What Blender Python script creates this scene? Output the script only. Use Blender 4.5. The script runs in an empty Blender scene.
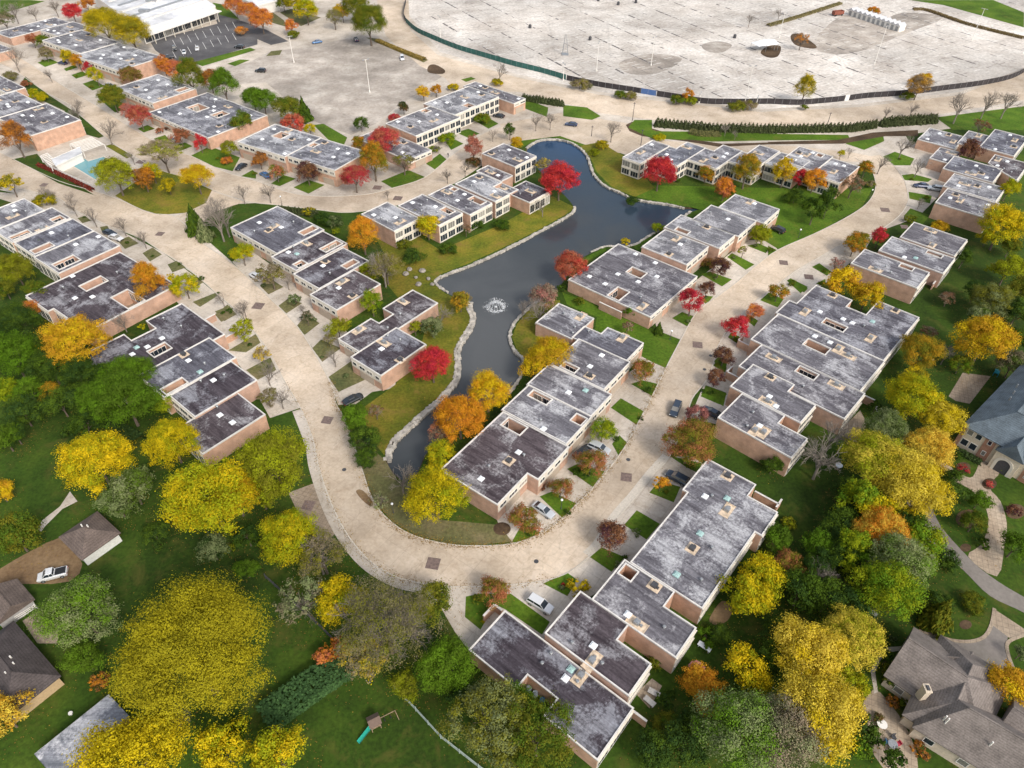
import bpy, bmesh, math, random
import numpy as np
from mathutils import Vector, Matrix
from mathutils.geometry import tessellate_polygon

random.seed(7)
SC = bpy.context.scene
COL = SC.collection
PI = math.pi

# ------------------------------------------------------------------ camera
FOC, PITCH, ROLL, CAMH = 712.0, math.radians(42.45), math.radians(0.45), 110.0
_c, _s = math.cos(PITCH), math.sin(PITCH)
FW = Vector((0, _c, -_s))
_rt = Vector((1, 0, 0)); _up = _rt.cross(FW)
RT = _rt * math.cos(ROLL) + _up * math.sin(ROLL)
UP = _up * math.cos(ROLL) - _rt * math.sin(ROLL)
CAM = Vector((0, 0, CAMH))
cd = bpy.data.cameras.new('camera'); co = bpy.data.objects.new('camera', cd); COL.objects.link(co)
cd.sensor_width = 36; cd.lens = FOC * 36 / 1024; cd.clip_end = 6000; cd.clip_start = 1
co.matrix_world = Matrix(((RT.x, UP.x, -FW.x, 0), (RT.y, UP.y, -FW.y, 0), (RT.z, UP.z, -FW.z, CAMH), (0, 0, 0, 1)))
SC.camera = co

# survey views: each one turns its own pixel grid into a photo position
VIEW = dict(F=(0, 0, 1), K1=(350, 130, 5.12), K2=(0, 60, 5.12), K3=(600, 110, 5.12), K4=(760, 100, 5.12), K5=(864, 100, 6.4),
            K6=(200, 190, 6.4), K7=(0, 190, 6.4), L1=(80, 290, 5.12), L2=(440, 290, 5.12), L3=(540, 180, 5.12), L4=(700, 340, 5.12),
            L5=(824, 600, 5.12), L6=(904, 340, 8.533), L7=(280, 260, 6.4), M1=(460, 440, 5.12), M2=(620, 440, 5.12),
            M3=(460, 580, 5.12), M4=(680, 270, 5.12))
for _i in range(4):
    for _j in range(4):
        VIEW['T%d%d' % (_i, _j)] = (256 * _i, 192 * _j, 4)

def ray(v, x, y):
    x0, y0, k = VIEW[v]
    px, py = x0 + x / k, y0 + y / k
    return RT * ((px - 512) / FOC) - UP * ((py - 384) / FOC) + FW

def G(v, x, y, z=0.0):
    d = ray(v, x, y)
    return CAM + d * ((z - CAMH) / d.z)

def mpp(v, x, y, z=0.0):                  # metres per pixel of that view
    d = ray(v, x, y)
    return ((z - CAMH) / d.z) / FOC / VIEW[v][2]

# ------------------------------------------------------------------ materials
MATS = {}
def newmat(name):
    m = bpy.data.materials.new(name); m.use_nodes = True
    MATS[name] = m
    nt = m.node_tree
    return m, nt, nt.nodes['Principled BSDF']

def N(nt, t, **kw):
    n = nt.nodes.new(t)
    for k, v in kw.items():
        if k.startswith('i_'):
            key = k[2:]
            n.inputs[int(key) if key.isdigit() else key.replace('_', ' ')].default_value = v
        else:
            setattr(n, k, v)
    return n

def ramp(nt, stops, interp='LINEAR'):
    r = nt.nodes.new('ShaderNodeValToRGB'); cr = r.color_ramp; cr.interpolation = interp
    while len(cr.elements) < len(stops): cr.elements.new(0.5)
    for e, (p, c) in zip(cr.elements, stops):
        e.position = p; e.color = (*c, 1)
    return r

def mixc(nt, fac, a, b, blend='MIX'):
    m = nt.nodes.new('ShaderNodeMix'); m.data_type = 'RGBA'; m.blend_type = blend
    for i, x in ((0, fac), (6, a), (7, b)):
        if hasattr(x, 'is_output'): nt.links.new(x, m.inputs[i])
        elif i == 0: m.inputs[0].default_value = x
        else: m.inputs[i].default_value = (*x, 1)
    return m.outputs[2]

def plain(name, c, rough=0.6, metal=0.0, noise=0.12, scale=3.0, spec=0.4):
    m, nt, b = newmat(name)
    tc = N(nt, 'ShaderNodeTexCoord')
    nz = N(nt, 'ShaderNodeTexNoise', i_Scale=scale, i_Detail=4.0); nt.links.new(tc.outputs['Object'], nz.inputs['Vector'])
    lo = tuple(x * (1 - noise) for x in c); hi = tuple(min(1, x * (1 + noise)) for x in c)
    r = ramp(nt, [(0.3, lo), (0.7, hi)]); nt.links.new(nz.outputs['Fac'], r.inputs['Fac'])
    nt.links.new(r.outputs['Color'], b.inputs['Base Color'])
    b.inputs['Roughness'].default_value = rough; b.inputs['Metallic'].default_value = metal
    b.inputs['Specular IOR Level'].default_value = spec
    return m

def ground_mat(name, cols, scales=(0.02, 0.12, 1.6), rough=0.95, detail=0.35, joints=None, cracks=0, worn=None):
    """large patches + mid mottling + fine grain in world metres"""
    m, nt, b = newmat(name)
    tc = N(nt, 'ShaderNodeTexCoord')
    outs = []
    for s, d in zip(scales, (3.0, 5.0, 6.0)):
        nz = N(nt, 'ShaderNodeTexNoise', i_Scale=s, i_Detail=d, i_Roughness=0.62); nt.links.new(tc.outputs['Object'], nz.inputs['Vector'])
        outs.append(nz.outputs['Fac'])
    r1 = ramp(nt, [(0.32, cols[0]), (0.5, cols[1]), (0.68, cols[2])]); nt.links.new(outs[1], r1.inputs['Fac'])
    r0 = ramp(nt, [(0.35, (0.72,) * 3), (0.65, (1.25,) * 3)]); nt.links.new(outs[0], r0.inputs['Fac'])
    r2 = ramp(nt, [(0.3, (1 - detail,) * 3), (0.7, (1 + detail,) * 3)]); nt.links.new(outs[2], r2.inputs['Fac'])
    c = mixc(nt, 1.0, r1.outputs['Color'], r0.outputs['Color'], 'MULTIPLY')
    c = mixc(nt, 1.0, c, r2.outputs['Color'], 'MULTIPLY')
    if joints:
        bt = N(nt, 'ShaderNodeTexBrick', i_Scale=1.0, i_Mortar_Size=joints[1], i_Brick_Width=joints[0], i_Row_Height=joints[0])
        bt.offset = 0.0
        mp = N(nt, 'ShaderNodeMapping'); mp.inputs['Rotation'].default_value = (0, 0, math.radians(joints[2]))
        nt.links.new(tc.outputs['Object'], mp.inputs['Vector']); nt.links.new(mp.outputs['Vector'], bt.inputs['Vector'])
        bt.inputs['Color1'].default_value = (1, 1, 1, 1); bt.inputs['Color2'].default_value = (.93, .93, .93, 1); bt.inputs['Mortar'].default_value = (joints[3],) * 3 + (1,)
        c = mixc(nt, 1.0, c, bt.outputs['Color'], 'MULTIPLY')
    if worn:
        nw = N(nt, 'ShaderNodeTexNoise', i_Scale=.16, i_Detail=7.0, i_Roughness=.72, i_Distortion=.4); nt.links.new(tc.outputs['Object'], nw.inputs['Vector'])
        rw = ramp(nt, [(.53, (0,) * 3), (.72, (1,) * 3)]); nt.links.new(nw.outputs['Fac'], rw.inputs['Fac'])
        c = mixc(nt, rw.outputs['Color'], c, worn)
    if cracks:
        nd = N(nt, 'ShaderNodeTexNoise', i_Scale=.5, i_Detail=3.0); nt.links.new(tc.outputs['Object'], nd.inputs['Vector'])
        av = N(nt, 'ShaderNodeVectorMath', operation='MULTIPLY_ADD'); nt.links.new(nd.outputs['Color'], av.inputs[0]); av.inputs[1].default_value = (2.5, 2.5, 0); nt.links.new(tc.outputs['Object'], av.inputs[2])
        vo = N(nt, 'ShaderNodeTexVoronoi', feature='DISTANCE_TO_EDGE', i_Scale=cracks); nt.links.new(av.outputs[0], vo.inputs['Vector'])
        rv = ramp(nt, [(0, (.86,) * 3), (.010, (1,) * 3)]); nt.links.new(vo.outputs['Distance'], rv.inputs['Fac'])
        ns = N(nt, 'ShaderNodeTexNoise', i_Scale=.35, i_Detail=6.0, i_Roughness=.7, i_Distortion=1.0); nt.links.new(tc.outputs['Object'], ns.inputs['Vector'])
        rs = ramp(nt, [(.28, (.80, .77, .73)), (.5, (1,) * 3)]); nt.links.new(ns.outputs['Fac'], rs.inputs['Fac'])
        c = mixc(nt, 1.0, c, rv.outputs['Color'], 'MULTIPLY'); c = mixc(nt, 1.0, c, rs.outputs['Color'], 'MULTIPLY')
    nt.links.new(c, b.inputs['Base Color'])
    b.inputs['Roughness'].default_value = rough; b.inputs['Specular IOR Level'].default_value = 0.2
    return m

GRASS = ground_mat('grass_dark', [(.022, .044, .004), (.031, .063, .005), (.052, .085, .008)], worn=(.085, .080, .016))
LAWN = ground_mat('lawn_green', [(.042, .082, .005), (.062, .120, .007), (.092, .150, .012)], worn=(.12, .13, .018))
OLIVE = ground_mat('lawn_olive', [(.07, .095, .008), (.13, .13, .012), (.20, .155, .02)], worn=(.19, .125, .03))
VERGE = ground_mat('lawn_worn', [(.075, .085, .03), (.12, .115, .045), (.17, .14, .07)])
ROADC = ground_mat('road_concrete', [(.44, .355, .265), (.52, .425, .325), (.58, .485, .385)], detail=0.12, joints=(4.2, .04, 35, .80), cracks=.09)
DRIVE = ground_mat('drive_concrete', [(.42, .365, .30), (.50, .44, .37), (.57, .51, .44)], detail=0.12, joints=(3.0, .045, 35, .78), cracks=.07)
LOTC = ground_mat('lot_concrete', [(.42, .375, .33), (.54, .495, .445), (.64, .60, .55)], scales=(0.012, 0.05, 0.8), detail=0.2, cracks=.02)
LOTT = ground_mat('lot_tan', [(.28, .245, .21), (.37, .325, .28), (.53, .48, .42)], scales=(0.02, 0.09, 0.9), detail=0.15, cracks=.05)
ASPH = ground_mat('asphalt_dark', [(.075, .072, .075), (.095, .092, .095), (.13, .125, .125)], detail=0.15)
ASPB = ground_mat('asphalt_brown', [(.15, .13, .115), (.19, .17, .15), (.24, .21, .19)], detail=0.12)
PAVE = ground_mat('paver_tan', [(.26, .20, .145), (.33, .26, .19), (.40, .33, .25)], detail=0.2, joints=(0.9, .05, 20, .7))
DIRT = ground_mat('dirt_brown', [(.14, .085, .045), (.20, .13, .07), (.26, .18, .10)], detail=0.25)
MULCH = ground_mat('mulch', [(.045, .030, .018), (.075, .048, .028), (.11, .072, .042)], detail=0.35)
KERB = plain('kerb_concrete', (.50, .45, .38), 0.9)
PATCH = plain('paver_patch', (.16, .115, .10), 0.9, noise=.3, scale=2)
MARK = plain('lot_mark_dark', (.12, .105, .10), 0.9, noise=.4, scale=.4)
MARKW = plain('lot_mark_pale', (.74, .72, .68), 0.9, noise=.2, scale=.4)

def brick_mat(name, c1, c2, mort):
    m, nt, b = newmat(name)
    tc = N(nt, 'ShaderNodeTexCoord'); sx = N(nt, 'ShaderNodeSeparateXYZ'); nt.links.new(tc.outputs['Object'], sx.inputs[0])
    ad = N(nt, 'ShaderNodeMath', operation='ADD'); nt.links.new(sx.outputs[0], ad.inputs[0]); nt.links.new(sx.outputs[1], ad.inputs[1])
    cb = N(nt, 'ShaderNodeCombineXYZ'); nt.links.new(ad.outputs[0], cb.inputs[0]); nt.links.new(sx.outputs[2], cb.inputs[1])
    bt = N(nt, 'ShaderNodeTexBrick', i_Scale=1.0, i_Mortar_Size=.012, i_Brick_Width=.30, i_Row_Height=.10)
    bt.inputs['Color1'].default_value = (*c1, 1); bt.inputs['Color2'].default_value = (*c2, 1); bt.inputs['Mortar'].default_value = (*mort, 1)
    nt.links.new(cb.outputs[0], bt.inputs['Vector'])
    nz = N(nt, 'ShaderNodeTexNoise', i_Scale=.6, i_Detail=5.0); nt.links.new(tc.outputs['Object'], nz.inputs['Vector'])
    r = ramp(nt, [(.3, (.8,) * 3), (.7, (1.18,) * 3)]); nt.links.new(nz.outputs['Fac'], r.inputs['Fac'])
    oi = N(nt, 'ShaderNodeObjectInfo'); r3 = ramp(nt, [(0, (.92, .92, .95)), (1, (1.08, 1.02, .95))]); nt.links.new(oi.outputs['Random'], r3.inputs['Fac'])
    c = mixc(nt, 1.0, bt.outputs['Color'], r.outputs['Color'], 'MULTIPLY'); c = mixc(nt, 1.0, c, r3.outputs['Color'], 'MULTIPLY')
    nt.links.new(c, b.inputs['Base Color']); b.inputs['Roughness'].default_value = .9; b.inputs['Specular IOR Level'].default_value = .2
    return m
BRICK = brick_mat('brick_salmon', (.44, .255, .17), (.52, .315, .22), (.48, .38, .31))
BRICKD = brick_mat('brick_red', (.30, .14, .09), (.36, .18, .12), (.35, .28, .22))
STONEW = brick_mat('cut_stone', (.50, .43, .34), (.58, .50, .40), (.45, .39, .32))

def roof_mat(name, dark, mid, pale, palecut):
    m, nt, b = newmat(name)
    tc = N(nt, 'ShaderNodeTexCoord'); oi = N(nt, 'ShaderNodeObjectInfo')
    off = N(nt, 'ShaderNodeVectorMath', operation='MULTIPLY_ADD')
    nt.links.new(oi.outputs['Random'], off.inputs[0]); off.inputs[1].default_value = (173, 91, 0)
    nt.links.new(tc.outputs['Object'], off.inputs[2])
    V = off.outputs[0]
    mp = N(nt, 'ShaderNodeMapping'); mp.inputs['Scale'].default_value = (.14, 1.1, 1); nt.links.new(V, mp.inputs['Vector'])
    n1 = N(nt, 'ShaderNodeTexNoise', i_Scale=1.0, i_Detail=6.0, i_Roughness=.65); nt.links.new(mp.outputs[0], n1.inputs['Vector'])
    n2 = N(nt, 'ShaderNodeTexNoise', i_Scale=.17, i_Detail=6.0, i_Roughness=.6, i_Distortion=.6); nt.links.new(V, n2.inputs['Vector'])
    n3 = N(nt, 'ShaderNodeTexNoise', i_Scale=2.2, i_Detail=6.0, i_Roughness=.7); nt.links.new(V, n3.inputs['Vector'])
    base = ramp(nt, [(.34, dark), (.62, mid)]); nt.links.new(n1.outputs['Fac'], base.inputs['Fac'])
    # bleached ponding stains
    mx = N(nt, 'ShaderNodeMath', operation='MULTIPLY_ADD', i_1=.35); nt.links.new(n3.outputs['Fac'], mx.inputs[0])
    nt.links.new(n2.outputs['Fac'], mx.inputs[2])
    st = ramp(nt, [(palecut, (0, 0, 0)), (palecut + .13, (1, 1, 1))]); nt.links.new(mx.outputs[0], st.inputs['Fac'])
    sk_ = ramp(nt, [(.34, (.38,) * 3), (.6, (1,) * 3)]); nt.links.new(n1.outputs['Fac'], sk_.inputs['Fac'])
    stm = mixc(nt, 1.0, st.outputs['Color'], sk_.outputs['Color'], 'MULTIPLY')
    c = mixc(nt, stm, base.outputs['Color'], pale)
    # seams of the felt
    bt = N(nt, 'ShaderNodeTexBrick', i_Scale=1.0, i_Mortar_Size=.05, i_Brick_Width=9.0, i_Row_Height=1.1); nt.links.new(V, bt.inputs['Vector'])
    bt.inputs['Color1'].default_value = (1, 1, 1, 1); bt.inputs['Color2'].default_value = (.84, .84, .86, 1); bt.inputs['Mortar'].default_value = (.7, .68, .7, 1)
    c = mixc(nt, .7, c, bt.outputs['Color'], 'MULTIPLY')
    r3 = ramp(nt, [(.3, (.66,) * 3), (.7, (1.32,) * 3)]); nt.links.new(n3.outputs['Fac'], r3.inputs['Fac'])
    c = mixc(nt, 1.0, c, r3.outputs['Color'], 'MULTIPLY')
    rv = ramp(nt, [(0, (.78, .80, .86)), (.5, (1.0, .97, .95)), (1, (1.2, 1.2, 1.18))]); nt.links.new(oi.outputs['Random'], rv.inputs['Fac']); c = mixc(nt, 1.0, c, rv.outputs['Color'], 'MULTIPLY')
    nt.links.new(c, b.inputs['Base Color']); b.inputs['Roughness'].default_value = .85; b.inputs['Specular IOR Level'].default_value = .25
    return m
ROOFS = {'p': roof_mat('roof_pale', (.09, .09, .10), (.20, .20, .218), (.42, .42, .435), .64),
         'm': roof_mat('roof_grey', (.062, .058, .068), (.165, .160, .178), (.38, .38, .395), .66),
         'd': roof_mat('roof_plum', (.036, .027, .032), (.102, .084, .092), (.33, .325, .335), .66)}
WHITE = plain('white_paint', (.72, .69, .64), .55, noise=.08)
CREAM = plain('cream_cladding', (.62, .57, .48), .65, noise=.1, scale=1.0)
COPE = plain('coping_white', (.62, .59, .55), .5, noise=.12, scale=.8)
TAN = plain('plywood_tan', (.55, .43, .31), .8, noise=.35, scale=1.2)
SKYL = plain('skylight_white', (.80, .82, .83), .25, noise=.06)
TEAL = plain('oxidised_teal', (.32, .47, .45), .5, noise=.2)
GREY = plain('galvanised_grey', (.33, .34, .35), .45, .5, noise=.2)
DGREY = plain('dark_grey', (.06, .06, .065), .5, noise=.2)
BLACK = plain('black_plastic', (.02, .02, .022), .45)
GDOOR = plain('garage_door_paint', (.40, .33, .26), .6, noise=.12)
WOOD = plain('weathered_wood', (.24, .17, .11), .85, noise=.3)
STONE = plain('bank_stone', (.36, .33, .285), .9, noise=.4, scale=.7)
TRUNK = plain('bark', (.13, .10, .075), .95, noise=.35)
BARKG = plain('bark_grey', (.21, .18, .15), .95, noise=.3)
GLASS, _nt, _b = newmat('window_glass')
_oi = N(_nt, 'ShaderNodeObjectInfo'); _r = ramp(_nt, [(0, (.022, .03, .04)), (.62, (.05, .06, .07)), (.70, (.20, .19, .17)), (.9, (.34, .32, .28))], 'CONSTANT'); _nt.links.new(_oi.outputs['Random'], _r.inputs['Fac']); _nt.links.new(_r.outputs['Color'], _b.inputs['Base Color']); _b.inputs['Roughness'].default_value = .06; _b.inputs['Specular IOR Level'].default_value = .7

def leaf_mat():
    m, nt, b = newmat('foliage')
    a = N(nt, 'ShaderNodeAttribute', attribute_type='OBJECT', attribute_name='tint')
    a2 = N(nt, 'ShaderNodeAttribute', attribute_type='OBJECT', attribute_name='tint_b')
    cl = N(nt, 'ShaderNodeAttribute', attribute_type='GEOMETRY', attribute_name='clump')
    lf = N(nt, 'ShaderNodeAttribute', attribute_type='GEOMETRY', attribute_name='leaf')
    oi = N(nt, 'ShaderNodeObjectInfo')
    f = N(nt, 'ShaderNodeMath', operation='MULTIPLY_ADD', i_1=.55); nt.links.new(lf.outputs['Fac'], f.inputs[0]); nt.links.new(cl.outputs['Fac'], f.inputs[2])
    g = ramp(nt, [(.38, (0,) * 3), (.92, (1,) * 3)]); nt.links.new(f.outputs[0], g.inputs['Fac'])
    c = mixc(nt, g.outputs['Color'], a.outputs['Color'], a2.outputs['Color'])
    v = ramp(nt, [(0, (.84,) * 3), (1, (1.16,) * 3)]); nt.links.new(lf.outputs['Fac'], v.inputs['Fac'])
    c = mixc(nt, 1.0, c, v.outputs['Color'], 'MULTIPLY')
    v2 = ramp(nt, [(0, (.85, .9, .8)), (1, (1.12, 1.08, 1.05))]); nt.links.new(oi.outputs['Random'], v2.inputs['Fac'])
    c = mixc(nt, 1.0, c, v2.outputs['Color'], 'MULTIPLY')
    nt.links.new(c, b.inputs['Base Color']); b.inputs['Roughness'].default_value = .8; b.inputs['Specular IOR Level'].default_value = .06
    tr = N(nt, 'ShaderNodeBsdfTranslucent'); nt.links.new(c, tr.inputs['Color'])
    mx = N(nt, 'ShaderNodeMixShader', i_0=.2); nt.links.new(b.outputs[0], mx.inputs[1]); nt.links.new(tr.outputs[0], mx.inputs[2])
    nt.links.new(mx.outputs[0], nt.nodes['Material Output'].inputs['Surface'])
    return m
LEAF = leaf_mat()

def water_mat(name, c, rough, bump, scale):
    m, nt, b = newmat(name)
    b.inputs['Base Color'].default_value = (*c, 1); b.inputs['Roughness'].default_value = rough; b.inputs['IOR'].default_value = 1.33
    b.inputs['Specular IOR Level'].default_value = .6
    tc = N(nt, 'ShaderNodeTexCoord'); nz = N(nt, 'ShaderNodeTexNoise', i_Scale=scale, i_Detail=4.0); nt.links.new(tc.outputs['Object'], nz.inputs['Vector'])
    bp = N(nt, 'ShaderNodeBump', i_Strength=bump, i_Distance=.1); nt.links.new(nz.outputs['Fac'], bp.inputs['Height']); nt.links.new(bp.outputs[0], b.inputs['Normal'])
    return m, nt, b
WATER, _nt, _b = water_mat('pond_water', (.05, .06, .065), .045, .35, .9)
# sky reflection painted into the water colour: grey by the fountain, blue far off
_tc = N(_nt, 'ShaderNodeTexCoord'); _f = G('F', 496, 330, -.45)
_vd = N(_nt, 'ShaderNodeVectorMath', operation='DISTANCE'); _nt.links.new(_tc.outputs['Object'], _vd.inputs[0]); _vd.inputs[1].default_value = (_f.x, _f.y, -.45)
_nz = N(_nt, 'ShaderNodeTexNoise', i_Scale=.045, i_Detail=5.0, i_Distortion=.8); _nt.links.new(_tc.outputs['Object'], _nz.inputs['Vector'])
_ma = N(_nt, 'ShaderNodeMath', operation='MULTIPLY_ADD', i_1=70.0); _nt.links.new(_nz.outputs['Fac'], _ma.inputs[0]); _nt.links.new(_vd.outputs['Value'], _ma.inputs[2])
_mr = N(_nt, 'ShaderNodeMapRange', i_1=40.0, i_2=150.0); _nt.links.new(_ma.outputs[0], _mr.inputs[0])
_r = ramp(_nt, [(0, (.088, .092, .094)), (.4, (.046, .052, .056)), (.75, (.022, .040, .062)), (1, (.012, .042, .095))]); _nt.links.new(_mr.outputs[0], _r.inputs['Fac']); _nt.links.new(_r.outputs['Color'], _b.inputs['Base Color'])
POOLW, _nt, _b = water_mat('pool_water', (.13, .30, .33), .05, .1, 2.0)

def shingle(name, c):
    m, nt, b = newmat(name)
    tc = N(nt, 'ShaderNodeTexCoord')
    nz = N(nt, 'ShaderNodeTexNoise', i_Scale=.5, i_Detail=6.0); nt.links.new(tc.outputs['Object'], nz.inputs['Vector'])
    sx = N(nt, 'ShaderNodeTexNoise', i_Scale=4.0, i_Detail=3.0); nt.links.new(tc.outputs['Object'], sx.inputs['Vector'])
    wv = N(nt, 'ShaderNodeTexWave', i_Scale=1.3, i_Distortion=.6, bands_direction='Z'); nt.links.new(tc.outputs['Object'], wv.inputs['Vector'])
    r = ramp(nt, [(.3, tuple(x * .75 for x in c)), (.7, tuple(x * 1.25 for x in c))]); nt.links.new(nz.outputs['Fac'], r.inputs['Fac'])
    r2 = ramp(nt, [(.3, (.8,) * 3), (.7, (1.2,) * 3)]); nt.links.new(sx.outputs['Fac'], r2.inputs['Fac'])
    r3 = ramp(nt, [(0, (.82,) * 3), (.4, (1.05,) * 3)]); nt.links.new(wv.outputs['Fac'], r3.inputs['Fac'])
    o = mixc(nt, 1., r.outputs['Color'], r2.outputs['Color'], 'MULTIPLY'); o = mixc(nt, 1., o, r3.outputs['Color'], 'MULTIPLY')
    nt.links.new(o, b.inputs['Base Color']); b.inputs['Roughness'].default_value = .85; b.inputs['Specular IOR Level'].default_value = .25
    return m
SLATE = shingle('slate_blue', (.10, .125, .145)); SHING = shingle('shingle_taupe', (.17, .145, .13)); SHINGD = shingle('shingle_dark', (.075, .062, .06)); SHINGB = shingle('shingle_brown', (.13, .10, .085))

# ------------------------------------------------------------------ object helpers
def link(name, data, mat=None, parent=None):
    o = bpy.data.objects.new(name, data); COL.objects.link(o)
    if mat is not None and data is not None and not data.materials: data.materials.append(mat)
    if parent is not None: o.parent = parent
    return o

def mesh_of(name, verts, faces):
    me = bpy.data.meshes.new(name); me.from_pydata([tuple(v) for v in verts], [], faces); me.update(); return me

def tag(o, label, cat, group=None):
    o['label'] = label; o['category'] = cat
    if group: o['group'] = group
    return o

def empty(name, loc, rz=0.0, label=None, cat=None, group=None):
    o = bpy.data.objects.new(name, None); COL.objects.link(o); o.empty_display_size = .5
    o.location = loc; o.rotation_euler = (0, 0, rz)
    if label: tag(o, label, cat, group)
    return o

class MB:
    def __init__(s): s.v = []; s.f = []
    def box(s, x0, y0, z0, x1, y1, z1):
        b = len(s.v); s.v += [(x0, y0, z0), (x1, y0, z0), (x1, y1, z0), (x0, y1, z0), (x0, y0, z1), (x1, y0, z1), (x1, y1, z1), (x0, y1, z1)]
        s.f += [tuple(b + i for i in q) for q in ((0, 3, 2, 1), (4, 5, 6, 7), (0, 1, 5, 4), (1, 2, 6, 5), (2, 3, 7, 6), (3, 0, 4, 7))]; return s
    def tube(s, p, q, r0, r1, n=6, cap=True):
        p = Vector(p); q = Vector(q); d = (q - p)
        if d.length < 1e-6: return s
        d.normalize(); a = d.orthogonal().normalized(); c = d.cross(a); b = len(s.v)
        for P_, r in ((p, r0), (q, r1)):
            for i in range(n):
                t = 2 * PI * i / n; s.v.append(tuple(P_ + a * (r * math.cos(t)) + c * (r * math.sin(t))))
        s.f += [(b + i, b + (i + 1) % n, b + n + (i + 1) % n, b + n + i) for i in range(n)]
        if cap: s.f += [tuple(b + n + i for i in range(n)), tuple(b + n - 1 - i for i in range(n))]
        return s
    def beam(s, p, q, w, z0, z1):                # upright board from p to q (plan), thickness w
        p = Vector((p[0], p[1])); q = Vector((q[0], q[1])); d = (q - p).normalized(); n = Vector((-d.y, d.x)) * (w / 2); b = len(s.v)
        for z in (z0, z1): s.v += [(*(p + n), z), (*(p - n), z), (*(q - n), z), (*(q + n), z)]
        s.f += [tuple(b + i for i in k) for k in ((0, 1, 2, 3), (7, 6, 5, 4), (0, 4, 5, 1), (1, 5, 6, 2), (2, 6, 7, 3), (3, 7, 4, 0))]; return s
    def ball(s, c, r, n=8, m=6, sz=1.0):
        b = len(s.v)
        for j in range(m + 1):
            t = PI * j / m
            for i in range(n):
                u = 2 * PI * i / n; s.v.append((c[0] + r * math.sin(t) * math.cos(u), c[1] + r * math.sin(t) * math.sin(u), c[2] + r * sz * math.cos(t)))
        for j in range(m):
            for i in range(n): s.f.append((b + j * n + i, b + (j + 1) * n + i, b + (j + 1) * n + (i + 1) % n, b + j * n + (i + 1) % n))
        return s
    def build(s, name, mat, parent=None, smooth=False):
        me = mesh_of(name, s.v, s.f)
        if smooth:
            for p in me.polygons: p.use_smooth = True
        return link(name, me, mat, parent)

def area2(p): return sum(p[i][0] * p[(i + 1) % len(p)][1] - p[(i + 1) % len(p)][0] * p[i][1] for i in range(len(p))) / 2

def smooth_path(pts, n=5, closed=False):
    P_ = [Vector(p) for p in pts]; out = []; m = len(P_)
    rng = range(m) if closed else range(m - 1)
    for i in rng:
        g = (lambda k: P_[k % m]) if closed else (lambda k: P_[min(max(k, 0), m - 1)])
        a, b, c, d = g(i - 1), g(i), g(i + 1), g(i + 2)
        for j in range(n):
            t = j / n
            out.append(.5 * (2 * b + (c - a) * t + (2 * a - 5 * b + 4 * c - d) * t * t + (3 * b - a - 3 * c + d) * t ** 3))
    if not closed: out.append(P_[-1])
    return out

LAYER = [0]
def sheet(name, v, pts, mat, z, holes=None, smooth=0, kind='structure', world=False):
    LAYER[0] += 1; z += LAYER[0] * .00008 if name != 'ground' else 0
    P_ = [Vector((p[0], p[1], 0)) if world else G(v, *p) for p in pts]
    if smooth: P_ = smooth_path(P_, smooth, True)
    rings = [[Vector((p.x, p.y, 0)) for p in P_]]
    if area2(rings[0]) < 0: rings[0].reverse()
    for h in holes or []: rings.append([Vector((p[0], p[1], 0)) for p in h])
    tris = tessellate_polygon(rings)
    vs = [p for r in rings for p in r]
    fs = []
    for t in tris:
        a, b, c = (vs[i] for i in t)
        if (b - a).cross(c - a).z < 0: t = t[::-1]
        fs.append(tuple(t))
    o = link(name, mesh_of(name, [(p.x, p.y, z) for p in vs], fs), mat)
    o['kind'] = kind
    return o

def ribbon(name, line, w, z0, z1, mat, kind='structure'):
    """raised strip following a plan line"""
    L = [Vector((p[0], p[1])) for p in line]; vs = []; fs = []
    for i, p in enumerate(L):
        d = (L[min(i + 1, len(L) - 1)] - L[max(i - 1, 0)]).normalized(); n = Vector((-d.y, d.x)) * (w / 2)
        vs += [(*(p + n), z0), (*(p + n), z1), (*(p - n), z1), (*(p - n), z0)]
        if i:
            b = 4 * (i - 1); fs += [(b + k, b + k + 1, b + 5 + k, b + 4 + k) for k in range(3)]
    o = link(name, mesh_of(name, vs, fs), mat)
    if kind: o['kind'] = kind
    return o

# ------------------------------------------------------------------ townhouses
def rectify(pts, tol=math.radians(32)):
    n = len(pts); par = {'u': list(range(n)), 'v': list(range(n))}
    def find(k, i):
        while par[k][i] != i: i = par[k][i]
        return i
    for i in range(n):
        a, b = pts[i], pts[(i + 1) % n]; t = math.atan2(b[1] - a[1], b[0] - a[0]) % PI
        if min(t, PI - t) < tol: k = 'v'
        elif abs(t - PI / 2) < tol: k = 'u'
        else: continue
        r1, r2 = find(k, i), find(k, (i + 1) % n); par[k][r1] = r2
    out = []
    for i in range(n):
        c = []
        for ax, k in ((0, 'u'), (1, 'v')):
            r = find(k, i); g = [pts[j][ax] for j in range(n) if find(k, j) == r]; c.append(sum(g) / len(g))
        out.append(Vector(c))
    return out

def offset_poly(p, d):
    """positive d moves a CCW ring inwards"""
    n = len(p); out = []
    for i in range(n):
        e0 = (p[i] - p[i - 1]).normalized(); e1 = (p[(i + 1) % n] - p[i]).normalized()
        n0 = Vector((-e0.y, e0.x)); n1 = Vector((-e1.y, e1.x)); k = 1 + n0.dot(n1)
        m = (n0 + n1) / k if k > .15 else n0
        out.append(p[i] + m * d)
    return out

def inside(p, x, y):
    r = False; n = len(p); j = n - 1
    for i in range(n):
        if (p[i][1] > y) != (p[j][1] > y) and x < (p[j][0] - p[i][0]) * (y - p[i][1]) / (p[j][1] - p[i][1] + 1e-12) + p[i][0]: r = not r
        j = i
    return r

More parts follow.
